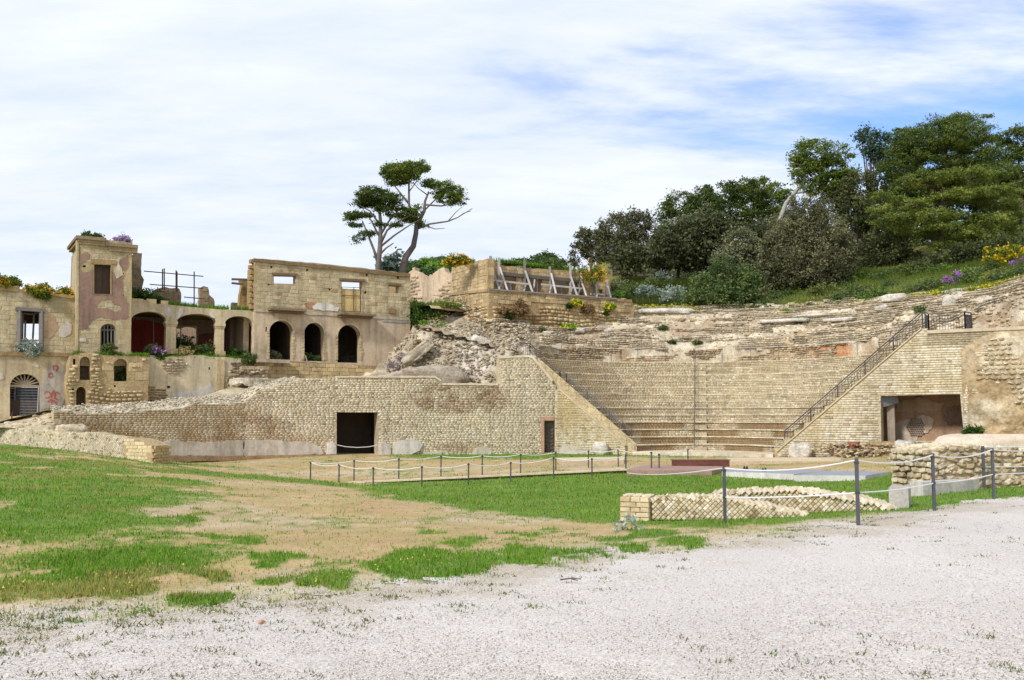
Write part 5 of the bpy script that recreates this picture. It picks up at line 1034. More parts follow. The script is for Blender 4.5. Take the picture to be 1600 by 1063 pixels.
A2 = [Vector((-36, 46, -.3)), at(0, 668, 47.3), at(84, 672, 46.5), MW[0].at(112, 690, -.5)]; B2 = [Vector((-36, 49.6, 1.10)), Vector((-28, 52.2, 1.22)), MW[0].at(84, 643, -1.9), MW[0].at(140, 640, -2.2)]
o, G = loft('terrace', A2, B2, 60, 16, .1, tcol, 'rock', None, 7, 0, 1.2); tag(o, 'stony bank rising behind the low wall at far left', 'terrace', kind='structure'); pts = G[1:-1].reshape(-1, 3); pts = pts[rng.choice(len(pts), 260)]+rng.normal(0, .12, (260, 3))*np.array([1, 1, .1]); rocks_stuff('rubble', pts, rng.uniform(.08, .3, 260), mixc(A(182, 160, 122), A(228, 212, 180), rng.uniform(0, 1, 260)), 'rock', o, 27)
# ruined stair beside the loggia base
t = thing('ruined_steps', 'collapsed stone steps climbing beside the loggia base wall', 'steps', FRE.at(380, 625, 1))
for k in range(9):
    f_ = k/8; a = FRE.at(346+26*f_, 632-56*f_, 1.5-.9*f_); b = FRE.at(398+16*f_, 628-52*f_, 1.5-.9*f_); m = MB(); m.bar(a, b, .22, .55, A(190, 166, 130)*random.uniform(.7, 1.1)); m.build('step', 'rock', t)
pts = np.array([tuple(FRE.at(random.uniform(350, 405), random.uniform(578, 632), random.uniform(.5, 1.3))) for k in range(350)]); rocks_stuff('rubble', pts, rng.uniform(.1, .3, 350), mixc(A(150, 124, 88), A(226, 208, 172), rng.uniform(0, 1, 350)), 'rock', t, 24)
# ------------------------------------------------------------------ tufa platform with the timber shored ruin
PC = at(763, 452, 66.0); FP = Fac(PC.x, PC.y, PC.x+HD.x*13, PC.y+HD.y*13); BD = Vector((-HD.y, HD.x)); FPL = Fac(PC.x+BD.x*8, PC.y+BD.y*8, PC.x, PC.y)
pf = thing('tufa_platform', 'long retaining wall of yellow tufa blocks under the timber shored ruin', 'wall', (PC.x+5, PC.y+3, 7.8))
ol = FP.P(rag([(763, 524), (763, 452.5), (830, 457.5), (900, 463), (986, 469), (992, 480), (986, 518)], 8, .8, 2)); m = MB(); panel(m, FP, ol, [], 1.0, A(190, 158, 110)); core = m.build('wall_core', 'mortar', pf)
upz = FP.P([(763, 480), (763, 452.5), (830, 457.5), (900, 463), (986, 469), (992, 480), (986, 492), (900, 484), (840, 478)])
lay_blocks(FP, upz, [], .40, .26, core, 230, lambda s, z, r: A(208, 180, 130)*r.uniform(.72, 1.12), TB, 'block', 15, .05, off=.02)
def pcol(c, z, r): 
    k = mixc(A(186, 154, 104), A(224, 200, 152), r.uniform(0, 1, len(c))); u, v = FP.px(c, z); return mixc(k, A(140, 94, 52), np.clip(blob(u, v, 810, 505, 40, 14)+blob(u, v, 870, 512, 30, 8)+blob(u, v, 840, 486, 20, 24)*.7, 0, 1)*.8)
ss = [p[0] for p in ol]; zs = [p[1] for p in ol]
stones_obj('rough_masonry', course(lambda a, b, o: FP.w(a, b, o), min(ss), max(ss), min(zs), max(zs), .38, .24, lambda c, z: pip(ol, c, z) & ~pip(upz, c, z) & (vn(c*1.1, z*1.1) > .25), pcol, 33, prot=.16, gap=.015, jit=.5, wav=.1, ins=.05), 'tufa', pf)
oll = FPL.P(rag([(690, 520), (697, 459), (763, 452.5), (763, 524)], 7, .8, 3)); m = MB(); panel(m, FPL, oll, [], .8, A(190, 160, 112)); c2 = m.build('side_wall', 'mortar', pf)
ssl = [p[0] for p in oll]; zsl = [p[1] for p in oll]; stones_obj('rough_masonry', course(lambda a, b, o: FPL.w(a, b, o), min(ssl), max(ssl), min(zsl), max(zsl), .38, .24, lambda c, z: pip(oll, c, z) & (FPL.px(c, z)[1] > 478), lambda c, z, r: A(206, 178, 130)*r.uniform(.8, 1.15, (len(c), 1)), 34, prot=.16, gap=.015, jit=.5, wav=.1, ins=.05), 'tufa', pf)
lay_blocks(FPL, FPL.P([(698, 497), (698, 460), (762, 453), (762, 480), (728, 480), (724, 497)]), [], .42, .26, c2, 60, lambda s, z, r: A(208, 180, 132)*r.uniform(.72, 1.1), TB, 'block', 16, .04)
m = MB(); c = FP.w(6.9, 10.2, -3.2).tolist(); m.box((c[0], c[1], 9.95), (12.0, 5.2, .7), FP.rz, A(150, 128, 80)); m.build('fill', 'soil', pf)
slab('ledge_course', FP, [(762, 452), (762, 456), (986, 472.5), (986, 468.5)], .5, A(178, 150, 110), 'tufa', pf, .12, 5, .5); slab('ledge_course', FPL, [(696, 459), (696, 463), (763, 456), (763, 452)], .5, A(180, 152, 112), 'tufa', pf, .1, 5, .5)
FS = FP.moved(-1.5); FSL = Fac(FS.o.x+BD.x*6, FS.o.y+BD.y*6, FS.o.x, FS.o.y)
sr = thing('shored_ruin', 'low ruined tufa wall with window openings behind grey timber props', 'building', FS.at(840, 455))
ol = FS.P(rag([(761, 462), (762, 404), (775, 410), (785, 415), (820, 419), (860, 421), (895, 423), (905, 430), (912, 440), (930, 440), (953, 441), (954, 470), (860, 464)], 6, 1.0, 4)); hs = [FS.P(rect(787, 431, 807, 454, 1)), FS.P(rect(821, 434, 847, 458, 1)), FS.P(rect(864, 437, 890, 460, 1)), FS.P(rect(893, 438, 912, 462, 1)), FS.P(rect(934, 453, 942, 465))]
m = MB(); panel(m, FS, ol, hs, .5, A(190, 158, 110)); core = m.build('front_wall', 'tufa', sr); lay_blocks(FS, ol, hs, .34, .22, core, 220, lambda s, z, r: A(206, 178, 130)*r.uniform(.72, 1.12), TB, 'block', 17, .03)
ol2 = FSL.P(rag([(704, 460), (706, 418), (730, 412), (762, 404), (762, 462)], 6, .8, 5)); m = MB(); panel(m, FSL, ol2, [], .5, A(196, 166, 118)); c2 = m.build('side_wall', 'tufa', sr); lay_blocks(FSL, ol2, [], .45, .24, c2, 120, lambda s, z, r: A(206, 178, 130)*r.uniform(.72, 1.1), TB, 'block', 18, .03)
bk_ = FS.moved(-2.4); m = MB(); panel(m, bk_, bk_.P([(766, 462), (766, 428), (918, 437), (918, 468)]), [], .3, A(120, 100, 76)); m.build('inner_wall', 'mortar', sr)
tb = thing('timber_shoring', 'weathered grey timber posts and slanting props shoring the low tufa ruin', 'timber props', FP.at(860, 462, -.4)); gy = [A(150, 144, 140), A(176, 170, 164), A(132, 124, 118), A(196, 190, 184)]
Z5 = lambda x, y: (690+x/5.16, 390+y/5.16)
for k, (x, y0, y1) in enumerate([(387, 55, 310), (455, 68, 300), (662, 84, 330), (865, 140, 350), (1030, 130, 372), (1098, 135, 378), (1230, 255, 350), (1328, 245, 372), (500, 240, 330), (560, 250, 330), (575, 250, 332), (700, 230, 340), (760, 240, 350), (790, 245, 350), (920, 260, 360), (985, 270, 365), (1060, 280, 370)]):
    big = k < 8; m = MB(); o_ = .12 if big else -.3; m.bar(FS.at(*Z5(x, y0), o_), FS.at(*Z5(x, y1), o_), .17 if big else .1, .16, gy[k % 3]); m.build('post', 'wood', tb)
for k, (x0, y0, x1, y1, wd) in enumerate([(392, 150, 482, 320, .13), (455, 150, 546, 326, .13), (660, 178, 750, 348, .14), (868, 198, 940, 364, .13), (1026, 220, 1110, 376, .14), (1106, 245, 1186, 382, .12), (1230, 292, 1268, 390, .11), (1325, 302, 1382, 394, .11), (390, 255, 426, 308, .11), (470, 270, 500, 318, .1), (665, 284, 704, 332, .1), (868, 300, 908, 362, .1), (1033, 320, 1078, 376, .1), (1098, 330, 1138, 366, .1), (735, 250, 760, 300, .1)]):
    m = MB(); short = y0 > 254 and k > 7; m.bar(FS.at(*Z5(x0, y0), .25), FP.at(*Z5(x1, y1), -.25 if not short else -.7), wd, .12, gy[(k*2+1) % 4]); m.build('prop', 'wood', tb)
for k, (x0, y0, x1, y1) in enumerate([(432, 236, 752, 270), (850, 272, 1178, 306), (1248, 350, 1362, 356)]): m = MB(); m.bar(FP.at(*Z5(x0, y0), -.75), FP.at(*Z5(x1, y1), -.75), .13, .1, gy[3]); m.build('rail', 'wood', tb)
for k, (x0, y0, x1, y1) in enumerate([(480, 196, 858, 236), (880, 236, 1100, 256)]): m = MB(); m.bar(FS.at(*Z5(x0, y0), .12), FS.at(*Z5(x1, y1), .12), .24, .16, A(112, 104, 96)); m.build('beam', 'wood', tb)
m = MB(); m.bar(FP.at(*Z5(375, 322), .02), FP.at(*Z5(1400, 398), .02), .1, .3, A(150, 142, 134)); m.build('sill_beam', 'wood', tb)
# pale ruined wall between the roofless house and the platform
RWF = Fac(*uD(630, 74), *uD(712, 72)); ol = RWF.P(rag([(632, 500), (636, 432), (641, 424), (648, 418), (652, 424), (662, 430), (670, 432), (680, 425), (688, 420), (694, 418), (700, 428), (707, 424), (712, 420), (712, 505)], 3, 2.2, 8))
t = thing('ruined_wall', 'pale pinkish ruined wall with a jagged top right of the roofless house', 'wall', RWF.at(670, 490)); m = MB(); panel(m, RWF, ol, [], .7, A(214, 186, 152)); m.build('wall_core', 'plaster', t)
ss = [p[0] for p in ol]; zs = [p[1] for p in ol]; stones_obj('exposed_rubble', course(lambda a, b, o: RWF.w(a, b, o), min(ss), max(ss), min(zs), max(zs), .4, .26, lambda c, z: pip(ol, c, z) & (vn(c*.9, z*.9, 3) > .48), lambda c, z, r: A(218, 190, 154)*r.uniform(.75, 1.1, (len(c), 1)), 41, prot=.10, jit=.5, wav=.15, ins=.06), 'rock', t)
# ------------------------------------------------------------------ rough broken masonry at far right
rb = thing('rubble_wall', 'broken rubble masonry at the far right beside the rectangular recess', 'ruin', CH.at(1560, 690, .2))
su = np.linspace(float(CH.pz(1503, 600)[0]), float(CH.pz(1760, 600)[0]), 150); sv = np.linspace(float(CH.pz(1540, 720)[1]), float(CH.pz(1540, 420)[1]), 140)
S_, Z_ = np.meshgrid(su, sv); U_, V_ = CH.px(S_, Z_)
n1_ = fbm(S_*.55, Z_*.55, 3, 5); n2_ = fbm(S_*2.2, Z_*2.6, 7, 4)
off = -.15+1.5*(n1_-.40)+.55*(n2_-.5)+.25*sst(1520, 1600, U_)-1.2*sst(1516, 1504, U_)
topv = np.interp(U_, [1500, 1515, 1540, 1570, 1600, 1760], [552, 541, 528, 518, 505, 490]); off = .04+(off*.8-.04)*np.clip((V_-topv-2)/130, 0, 1)*sst(1503, 1535, U_)
P = CH.w(S_, Z_, off); nz = fbm(S_*1.4, Z_*1.4, 5, 5); cu_ = mixc(A(184, 162, 126), A(226, 210, 178), sst(.3, .66, nz)); cu_ = mixc(cu_, A(188, 150, 92), .5*sst(.5, .62, fbm(S_*.6, Z_*.6, 8, 3))); cu_ = mixc(cu_, A(228, 218, 204), sst(.58, .66, fbm(S_*.5, Z_*.5, 15, 4))*.8)
F = grid_faces(*S_.shape); k = (V_ > topv-6).ravel()[F].all(1); np_mesh('rubble_core', P, F[k], cu_.reshape(-1, 3), 'rock', rb)
def fo(s, z):
    n1_ = fbm(s*.55, z*.55, 3, 5); n2_ = fbm(s*2.2, z*2.6, 7, 4); U_, V_ = CH.px(s, z); tv = np.interp(U_, [1500, 1515, 1540, 1570, 1600, 1760], [552, 541, 528, 518, 505, 490]); return .04+(-.15+1.5*(n1_-.40)+.55*(n2_-.5)+.25*sst(1520, 1600, U_)-1.2*sst(1516, 1504, U_))*.8*np.clip((V_-tv-2)/130, 0, 1)*sst(1503, 1535, U_), U_, V_
cn = 0
for row in range(26):
    z = float(sv[0])+.2+row*.235; s = float(su[0])+.5+random.uniform(0, .3)
    while s < float(su[0])+6.5:
        l = random.uniform(.16, .42); o_, U_, V_ = fo(np.array(s+l/2), np.array(z)); s += l
        if V_ < np.interp(U_, [1500, 1515, 1540, 1570, 1600, 1760], [552, 541, 528, 518, 505, 490])+6 or U_ > 1625 or cn > 280: continue
        if float(vn(np.array(s*.8), np.array(z*.8), 2)) > .44: continue
        cn += 1; inst('stone', random.choice(RK), Matrix.Translation(Vector(CH.w(s-l/2, z, float(o_)-.02).tolist())) @ Matrix.Rotation(CH.rz+random.uniform(-.15, .15), 4, 'Z') @ Matrix.Rotation(random.uniform(-.35, .35), 4, 'Y') @ Matrix.Diagonal((l*1.02, .24, random.uniform(.10, .2), 1)), mixc(A(186, 164, 126), A(228, 212, 178), random.random())*random.uniform(.85, 1.05), rb)
m = MB(); V, F = rock_verts(77, 4); V = V*np.array((4.6, 1.9, 1.5)); q = CH.at(1545, 694, .9); V = V+np.array((q.x, q.y, q.z-.1)); o = np_mesh('sand_heap', V, np.array(F), mixc(A(222, 200, 172), A(236, 220, 198), fbm(V[:, 0]*3, V[:, 1]*3, V[:, 2]*3, 3)), 'soil', None, True, org=True); tag(o, 'sloping heap of pinkish sand against the rubble masonry at far right', 'sand heap')
# low rubble footings in front of the right sloping wall
fw_ = thing('rubble_footing', 'low brown rubble footing running below the rectangular recess', 'wall', CH.at(1350, 715, 1.2)); FF = CH.moved(1.3)
for nm, pl, cc_, sd in (('footing', [(1290, 726), (1292, 716), (1318, 702), (1340, 694), (1378, 690), (1415, 691), (1430, 700), (1432, 724)], A(196, 164, 116), 3), ('low_footing', [(1320, 740), (1322, 716), (1370, 712), (1430, 708), (1480, 700), (1500, 712), (1500, 740)], A(184, 146, 98), 4)):
    f_ = FF if sd == 3 else CH.moved(2.6); ol = f_.P(rag(pl, 6, 1.2, sd)); m = MB(); panel(m, f_, ol, [], .9, cc_*.8); m.build(nm, 'mortar', fw_); ss = [p[0] for p in ol]; zs = [p[1] for p in ol]
    stones_obj('rubble_stones', course(lambda a, b, o: f_.w(a, b, o), min(ss), max(ss), min(zs), max(zs), .30, .15, lambda c, z: pip(ol, c, z), lambda c, z, r: mixc(A(150, 112, 70), A(224, 198, 150), r.uniform(0, 1, len(c))), 50+sd, prot=.12, jit=.5, wav=.05, ins=.04), 'rock', fw_)
    pts = f_.w(rng.uniform(min(ss), max(ss), 500), max(zs)-.25, 0); pts = pts+np.stack([rng.normal(0, .35, 500), rng.normal(.3, .35, 500), rng.uniform(-.35, .1, 500)], -1); rocks_stuff('loose_rubble', pts, rng.uniform(.08, .24, 500), mixc(A(158, 124, 84), A(226, 206, 166), rng.uniform(0, 1, 500)), 'rock', fw_, 60+sd)
b = CH.at(1342, 691, 1.2); m = MB(); 
for k in range(3): m.box((b.x, b.y, b.z-.22+k*.11), (.55, .4, .095), CH.rz, A(166, 102, 76)*(.9+.1*k))
tag(m.build('brick_stub', 'mortar', None, org=True), 'small red brick stub on the rubble footing left of the recess', 'bricks')
# ------------------------------------------------------------------ stage area between lawn and seats
def onp(u, v, D, dz=0): p = at(u, v, D); z = float(gz(np.array([p.x]), np.array([p.y]))[0]); return Vector((p.x, p.y, z+dz))
def deck(name, label, cat, pts, z0, z1, col, mt, group=None):
    m = MB(); n = len(pts); m.add([(p[0], p[1], z1) for p in pts]+[(p[0], p[1], z0) for p in pts], [tuple(range(n)), tuple(range(2*n-1, n-1, -1))]+[(i, n+i, n+(i+1) % n, (i+1) % n) for i in range(n)], col)
    return tag(m.build(name, mt, None, org=True), label, cat, group)
def hp(u, v, z): a, b = ray(u, v); D = (z-EYE[2])/float(b); return (float(a)*D, D)
zs_ = -.45
deck('steel_deck', 'low rusty steel stage deck left of the grey floor panels', 'deck', [hp(980, 735, -.42), hp(1112, 735, -.42), hp(1134, 729, -.42), hp(1004, 727, -.42)], -.75, -.42, A(176, 140, 124), 'rust')
a, b = hp(1051, 729, -.45), hp(1138, 729, -.45); m = MB(); m.box(((a[0]+b[0])/2, (a[1]+b[1])/2, -.32), (b[0]-a[0], .5, .26), 0, A(120, 76, 62)); m.box(((a[0]+b[0])/2, (a[1]+b[1])/2, -.175), (b[0]-a[0]+.08, .56, .03), 0, A(150, 104, 88)); tag(m.build('steel_bench', 'rust', None, org=True), 'rust brown steel bench block at the edge of the orchestra', 'bench')
for k, (q, lb) in enumerate([([(1128, 737), (1240, 741), (1296, 735.5), (1135, 731.5)], 'left grey floor panel with a white edge on the stage lawn'), ([(1240, 743), (1352, 743.5), (1392, 737), (1290, 736.5)], 'right grey floor panel with a white edge on the stage lawn')]):
    pts = [hp(u, v, -.45) for u, v in q]; cx = sum(p[0] for p in pts)/4; cy = sum(p[1] for p in pts)/4; t = thing('floor_panel', lb, 'panel', (cx, cy, -.6), 'grey floor panels of the stage')
    o = deck('panel_sheet', None, None, [(cx+(p[0]-cx)*.985, cy+(p[1]-cy)*.97) for p in pts], -.6, -.444, A(158, 160, 172), 'iron'); o.parent = t; o.matrix_parent_inverse = Matrix.Translation(-WL[t.name])
    o = deck('panel_edge', None, None, pts, -.85, -.45, A(224, 218, 208), 'stone'); o.parent = t; o.matrix_parent_inverse = Matrix.Translation(-WL[t.name])
for k, (u, v) in enumerate(((1163, 733), (1167, 733), (1192, 736), (1196, 736))):
    p = hp(u, v, -.43); m = MB(); m.box((p[0], p[1], -.40), (.06, .1, .09), 0, A(40, 42, 52)); m.box((p[0], p[1], -.34), (.03, .06, .05), 0, A(40, 42, 52)); tag(m.build('panel_clamp', 'iron', None, org=True), ('left', 'second', 'third', 'right')[k]+' of the four small dark clamps standing on the left grey floor panel', 'clamp', 'clamps on the floor panel')
for k, (q, lb) in enumerate([([(880, 724), (975, 722), (976, 716), (870, 718)], 'pale stone kerb below the left sloping wall'), ([(1140, 724), (1320, 723), (1330, 717), (1135, 718)], 'pale stone kerb in front of the right sloping wall')]): deck('stone_kerb', lb, 'kerb', [hp(u, v, -.5) for u, v in q], -1.0, -.42, A(218, 194, 156), 'stone')
# ------------------------------------------------------------------ low reticulate walls
def retic(name, label, fac, px_, th, size, cap, parent_cols, seed, loc, mt='stone', grow=0.0):
    t = thing(name, label, 'wall', loc); ol = fac.P(rag(px_, 6, .6, seed)); m = MB(); panel(m, fac, ol, [], th, A(196, 174, 136)); b = m.build('wall_core', 'mortar', t); r = random.Random(seed)
    ss = [p[0] for p in ol]; zs = [p[1] for p in ol]; h = size/2; cells = []
    i = 0; z = min(zs)
    while z < max(zs)+h:
        s = min(ss)+(h if i % 2 else 0)
        while s < max(ss): cells.append((s, z)); s += size
        z += h; i += 1
    c = np.array(cells); k = pip(ol, c[:, 0], c[:, 1]) & pip(ol, c[:, 0], c[:, 1]-h*.5); c = c[k]; idx = list(range(len(c))); r.shuffle(idx); R = Matrix.Rotation(fac.rz, 4, 'Z')
    Vb = np.array([v.co[:] for v in DIA.vertices]); Fb = [tuple(p.vertices) for p in DIA.polygons]; rest = MB()
    for n, i in enumerate(idx):
        s, z = c[i]; p = Vector(fac.w(s, z, .012).tolist()); k_ = r.uniform(.90, .98); cc_ = mixc(np.array(parent_cols[0]), np.array(parent_cols[1]), r.random())*r.uniform(.85, 1.06)
        if r.random() < .08: cc_ = A(236, 228, 208)
        if r.random() < .10: cc_ = A(170, 146, 104)
        M4 = Matrix.Translation(p) @ R @ Matrix.Rotation(r.uniform(-.08, .08), 4, 'Y') @ Matrix.Diagonal((size*k_, size*r.uniform(.25, .5), size*k_, 1))
        if n < cap: inst('reticulate_stone', DIA, M4, cc_, b)
        else: rest.add([tuple(M4 @ Vector(v.tolist())) for v in Vb], Fb, cc_)
    if rest.v: rest.build('reticulate_facing', mt, b)['kind'] = 'stuff'
    return t, b, ol
CW = (A(206, 184, 142), A(232, 216, 182))
FD = Fac(*uD(1016, 18.35), *uD(1262, 17.3))
tD, bD, _ = retic('diamond_wall', 'low ruined wall of diamond set stones in the grass behind the rope fence', FD, [(1017, 812), (1018, 779), (1040, 775), (1075, 776), (1100, 775), (1130, 778), (1160, 784), (1200, 791), (1230, 799), (1262, 806), (1262, 812)], .42, .098, 300, CW, 5, FD.at(1100, 812))
FD2 = Fac(*uD(1118, 19.3), *uD(1402, 17.6))
t2, b2, _ = retic('diamond_wall', 'second low diamond faced wall with a toothed crest running beside the first', FD2, [(1118, 800), (1120, 770), (1140, 767), (1200, 766), (1240, 765), (1255, 770), (1310, 775), (1340, 780), (1368, 785), (1392, 795), (1402, 801)], .5, .098, 200, CW, 6, FD2.at(1250, 800))
# toothed crest stones on both walls
def crest_teeth(fac, px_, parent, w0, w1, n, s, seed):
    r = random.Random(seed); us = [p[0] for p in px_]; vs = [p[1] for p in px_]
    for row in range(3):
        for k in range(n):
            u = us[0]+(us[-1]-us[0])*(k+.5*(row % 2)+r.uniform(-.1, .1))/n; v = float(np.interp(u, us, vs)); o_ = -w0-(w1-w0)*row/2
            p = fac.at(u, v, 0); q = Vector(fac.w(float(fac.pz(u, v)[0]), p.z-.015+r.uniform(-.015, .02), o_).tolist())
            inst('crest_stone', r.choice(SB), Matrix.Translation(q) @ Matrix.Rotation(fac.rz+r.uniform(-.4, .4), 4, 'Z') @ Matrix.Rotation(PI/4, 4, 'Y') @ Matrix.Diagonal((s*r.uniform(.55, .85), s*1.6, s*r.uniform(.55, .85), 1)), mixc(A(220, 198, 162), A(238, 222, 194), r.random()), parent)
crest_teeth(FD, [(1018, 779), (1075, 776), (1130, 778), (1160, 784), (1200, 791), (1262, 806)], bD, .06, .34, 26, .11, 4)
crest_teeth(FD2, [(1118, 770), (1200, 766), (1240, 765), (1310, 775), (1368, 785), (1400, 799)], b2, .02, .4, 32, .12, 5)
# brick pier at its left end
p0 = FD.at(972, 812, .12); p1 = FD.at(1017, 812, .12); t = thing('brick_pier', 'square pier of small cream bricks ending the low diamond wall', 'pier', tuple((p0+p1)/2)); wd = (p1-p0).length; ztop = FD.at(990, 776, .12).z; z0 = p0.z-.12; H_ = (ztop-z0)/6
m = MB(); c = FD.w((float(FD.pz(972, 800)[0])+float(FD.pz(1017, 800)[0]))/2, (z0+ztop)/2-.01, -.14).tolist(); m.box(c, (wd-.03, .48, ztop-z0-.02), FD.rz, A(190, 164, 122)); cb = m.build('core', 'mortar', t)
s0 = float(FD.pz(972, 800)[0]); 
for k in range(6):
    cuts = [0, .37, .70, 1.0] if k % 2 else [0, .55, 1.0]
    for a, b in zip(cuts[:-1], cuts[1:]):
        q = FD.w(s0+wd*(a+b)/2, z0+H_*(k+.5), .06).tolist(); inst('brick', random.choice(SB), Matrix.Translation(Vector(q)) @ Matrix.Rotation(FD.rz, 4, 'Z') @ Matrix.Diagonal(((b-a)*wd-.008, .2, H_-.008, 1)), mixc(A(206, 180, 134), A(228, 206, 164), random.random()), t)
    for a, b in ((0, .5), (.5, 1.0)) if k % 2 else ((0, .3), (.3, 1.0)):
        q = FD.w(s0+.08, z0+H_*(k+.5), -.04-.36*(a+b)/2).tolist(); inst('brick', random.choice(SB), Matrix.Translation(Vector(q)) @ Matrix.Rotation(FD.rz-PI/2, 4, 'Z') @ Matrix.Diagonal(((b-a)*.36-.008, .18, H_-.008, 1)), mixc(A(206, 180, 134), A(228, 206, 164), random.random()), t)
for k in range(9): q = FD.w(s0+wd*(k % 3+.5)/3, ztop+.015, -.02-.14*(k//3)).tolist(); inst('brick', random.choice(SK), Matrix.Translation(Vector(q)) @ Matrix.Rotation(FD.rz, 4, 'Z') @ Matrix.Diagonal((wd/3, .15, .06, 1)), A(226, 208, 172), t)
# wall at far left with its ashlar end
LWF = Fac(*uD(-60, 49.5), *uD(240, 42.0))
tL, bL, olL = retic('low_left_wall', 'low cream wall of tiny diamond stones at far left ending in a brick pier', LWF, [(-60, 700), (-60, 664), (0, 668), (60, 672), (84, 674), (130, 677), (150, 675), (168, 680), (200, 684), (206, 722), (120, 712), (0, 702)], .5, .125, 250, (A(214, 194, 156), A(232, 218, 186)), 9, LWF.at(100, 705))
pl_ = [(196, 728), (196, 684), (206, 685), (222, 688), (239.5, 696.5), (240, 729)]; olp = LWF.P(pl_); m = MB(); panel(m, LWF, olp, [], .9, A(196, 168, 122), .06); m.build('pier_core', 'mortar', tL)
pc = MB(); lay_blocks(LWF, olp, [], .27, .145, tL, 80, lambda s, z, r: A(222, 198, 152)*r.uniform(.86, 1.06), SB, 'brick', 11, .02, depth=.16, mt='stone', off=.06, gap=.012)
q = LWF.at(240, 712, -.42); zt = LWF.at(239, 697, 0).z; zb = LWF.at(240, 724, 0).z-.05
for k in range(6):
    h = (zt-zb)/6
    for a in range(2): c = LWF.w(LWF.pz(240, 712)[0]+.02, zb+h*(k+.5), -.12-.42*a-(.1 if k % 2 else 0)).tolist(); inst('brick', random.choice(SB), Matrix.Translation(Vector(c)) @ Matrix.Rotation(LWF.rz+PI/2, 4, 'Z') @ Matrix.Diagonal((.40, .16, h-.012, 1)), A(206, 172, 118)*random.uniform(.85, 1.05), tL)
# low retaining wall under the far rope fence
pa = [(548, 40.2), (660, 38.6), (800, 37.6), (978, 36.8)]
FR1 = Fac(*uD(540, 38.8), *uD(980, 38.2))
tR, bR, _ = retic('retaining_wall', 'long low diamond faced retaining wall below the far rope fence', FR1, [(548, 764), (556, 755.5), (660, 750.5), (800, 743.5), (900, 738.5), (978, 735), (979, 746), (900, 752), (800, 758), (660, 766)], .4, .115, 280, (A(176, 148, 108), A(216, 192, 152)), 10, FR1.at(760, 760))
m = MB(); m.bar(FR1.at(540, 754.6, -.02), FR1.at(979, 733.6, -.02), .06, .45, A(216, 196, 160)); m.build('coping', 'stone', tR)
# stump of masonry with grey stone blocks at right
FSt = Fac(*uD(1424, 22.4), *uD(1700, 24.4)); st_t = thing('rubble_wall_stump', 'thick stub of rubble masonry beside the gravel path at right', 'wall', FSt.at(1500, 762))
ol = FSt.P(rag([(1456, 772), (1458, 742), (1456, 724), (1461, 708), (1472, 700), (1490, 698), (1520, 697), (1600, 704), (1720, 706), (1720, 768)], 7, 1.3, 3)); m = MB(); panel(m, FSt, ol, [], 1.3, A(204, 180, 142)); core = m.build('wall_core', 'rock', st_t); r = random.Random(4)
ss = [p[0] for p in ol]; zs = [p[1] for p in ol]; z = min(zs); cn = 0
while z < max(zs)+.05:
    h = r.uniform(.10, .17); s = min(ss)+r.uniform(0, .1)
    while s < max(ss):
        l = r.uniform(.11, .38)
        if pip(ol, np.array([s+l/2]), np.array([z]))[0] and cn < 295:
            cn += 1; inst('stone', r.choice(RK if r.random() < .6 else SK), Matrix.Translation(Vector(FSt.w(s+l/2, z+h/2+r.uniform(-.035, .035), r.uniform(-.05, .03)).tolist())) @ Matrix.Rotation(FSt.rz+r.uniform(-.2, .2), 4, 'Z') @ Matrix.Rotation(r.uniform(-.45, .45), 4, 'Y') @ Matrix.Diagonal((l*1.05, .22, h*r.uniform(.8, 1.25), 1)), mixc(A(204, 176, 130), A(236, 218, 182), r.random())*r.uniform(.86, 1.03), core)
        s += l
    z += h
FE_ = Fac(*(FSt.w(ol[0][0], 0, -1.3)[:2].tolist()), *(FSt.w(ol[0][0], 0, 0)[:2].tolist()), .05); z = min(zs)
while z < FSt.at(1432, 710).z:
    s = .05
    while s < 1.25:
        l = r.uniform(.16, .34); inst('stone', r.choice(RK), Matrix.Translation(Vector(FE_.w(s+l/2, z+.07, r.uniform(-.1, 0)).tolist())) @ Matrix.Rotation(FE_.rz+r.uniform(-.2, .2), 4, 'Z') @ Matrix.Rotation(r.uniform(-.3, .3), 4, 'Y') @ Matrix.Diagonal((l, .22, .16, 1)), mixc(A(204, 180, 138), A(236, 220, 186), r.random()), core); s += l
    z += .14
n = 420; s = rng.uniform(ss[0], max(ss), n); zt = np.array([float(np.interp(x, [p[0] for p in FSt.P([(1456, 724), (1461, 708), (1472, 700), (1520, 697), (1600, 704), (1720, 706)])], [p[1] for p in FSt.P([(1456, 724), (1461, 708), (1472, 700), (1520, 697), (1600, 704), (1720, 706)])])) for x in s]); o_ = rng.uniform(-1.3, 0, n)
pts = np.stack([FSt.w(a, b, c) for a, b, c in zip(s, zt, o_)]); rocks_stuff('top_rubble', pts, rng.uniform(.1, .26, n), mixc(A(214, 192, 150), A(238, 222, 190), rng.uniform(0, 1, n)), 'stone', core, 71)
q = on_ground(1417, 795); m = MB(); m.box((q.x, q.y+.3, q.z+.17), (.34, .7, .42), -.45, A(190, 184, 174)); tag(m.build('grey_block', 'stone', None, org=True), 'upright grey stone block at the left foot of the rubble stub', 'block')
a = at(1432, 768, 21.6); b = at(1519, 752, 22.6); m = MB(); cx = (a+b)/2; m.box((cx.x, cx.y, cx.z-.12), ((b-a).length, .35, .5), math.atan2(b.y-a.y, b.x-a.x), A(200, 194, 184)); tag(m.build('grey_block', 'stone', None, org=True), 'long grey stone slab set under the rubble stub', 'block')
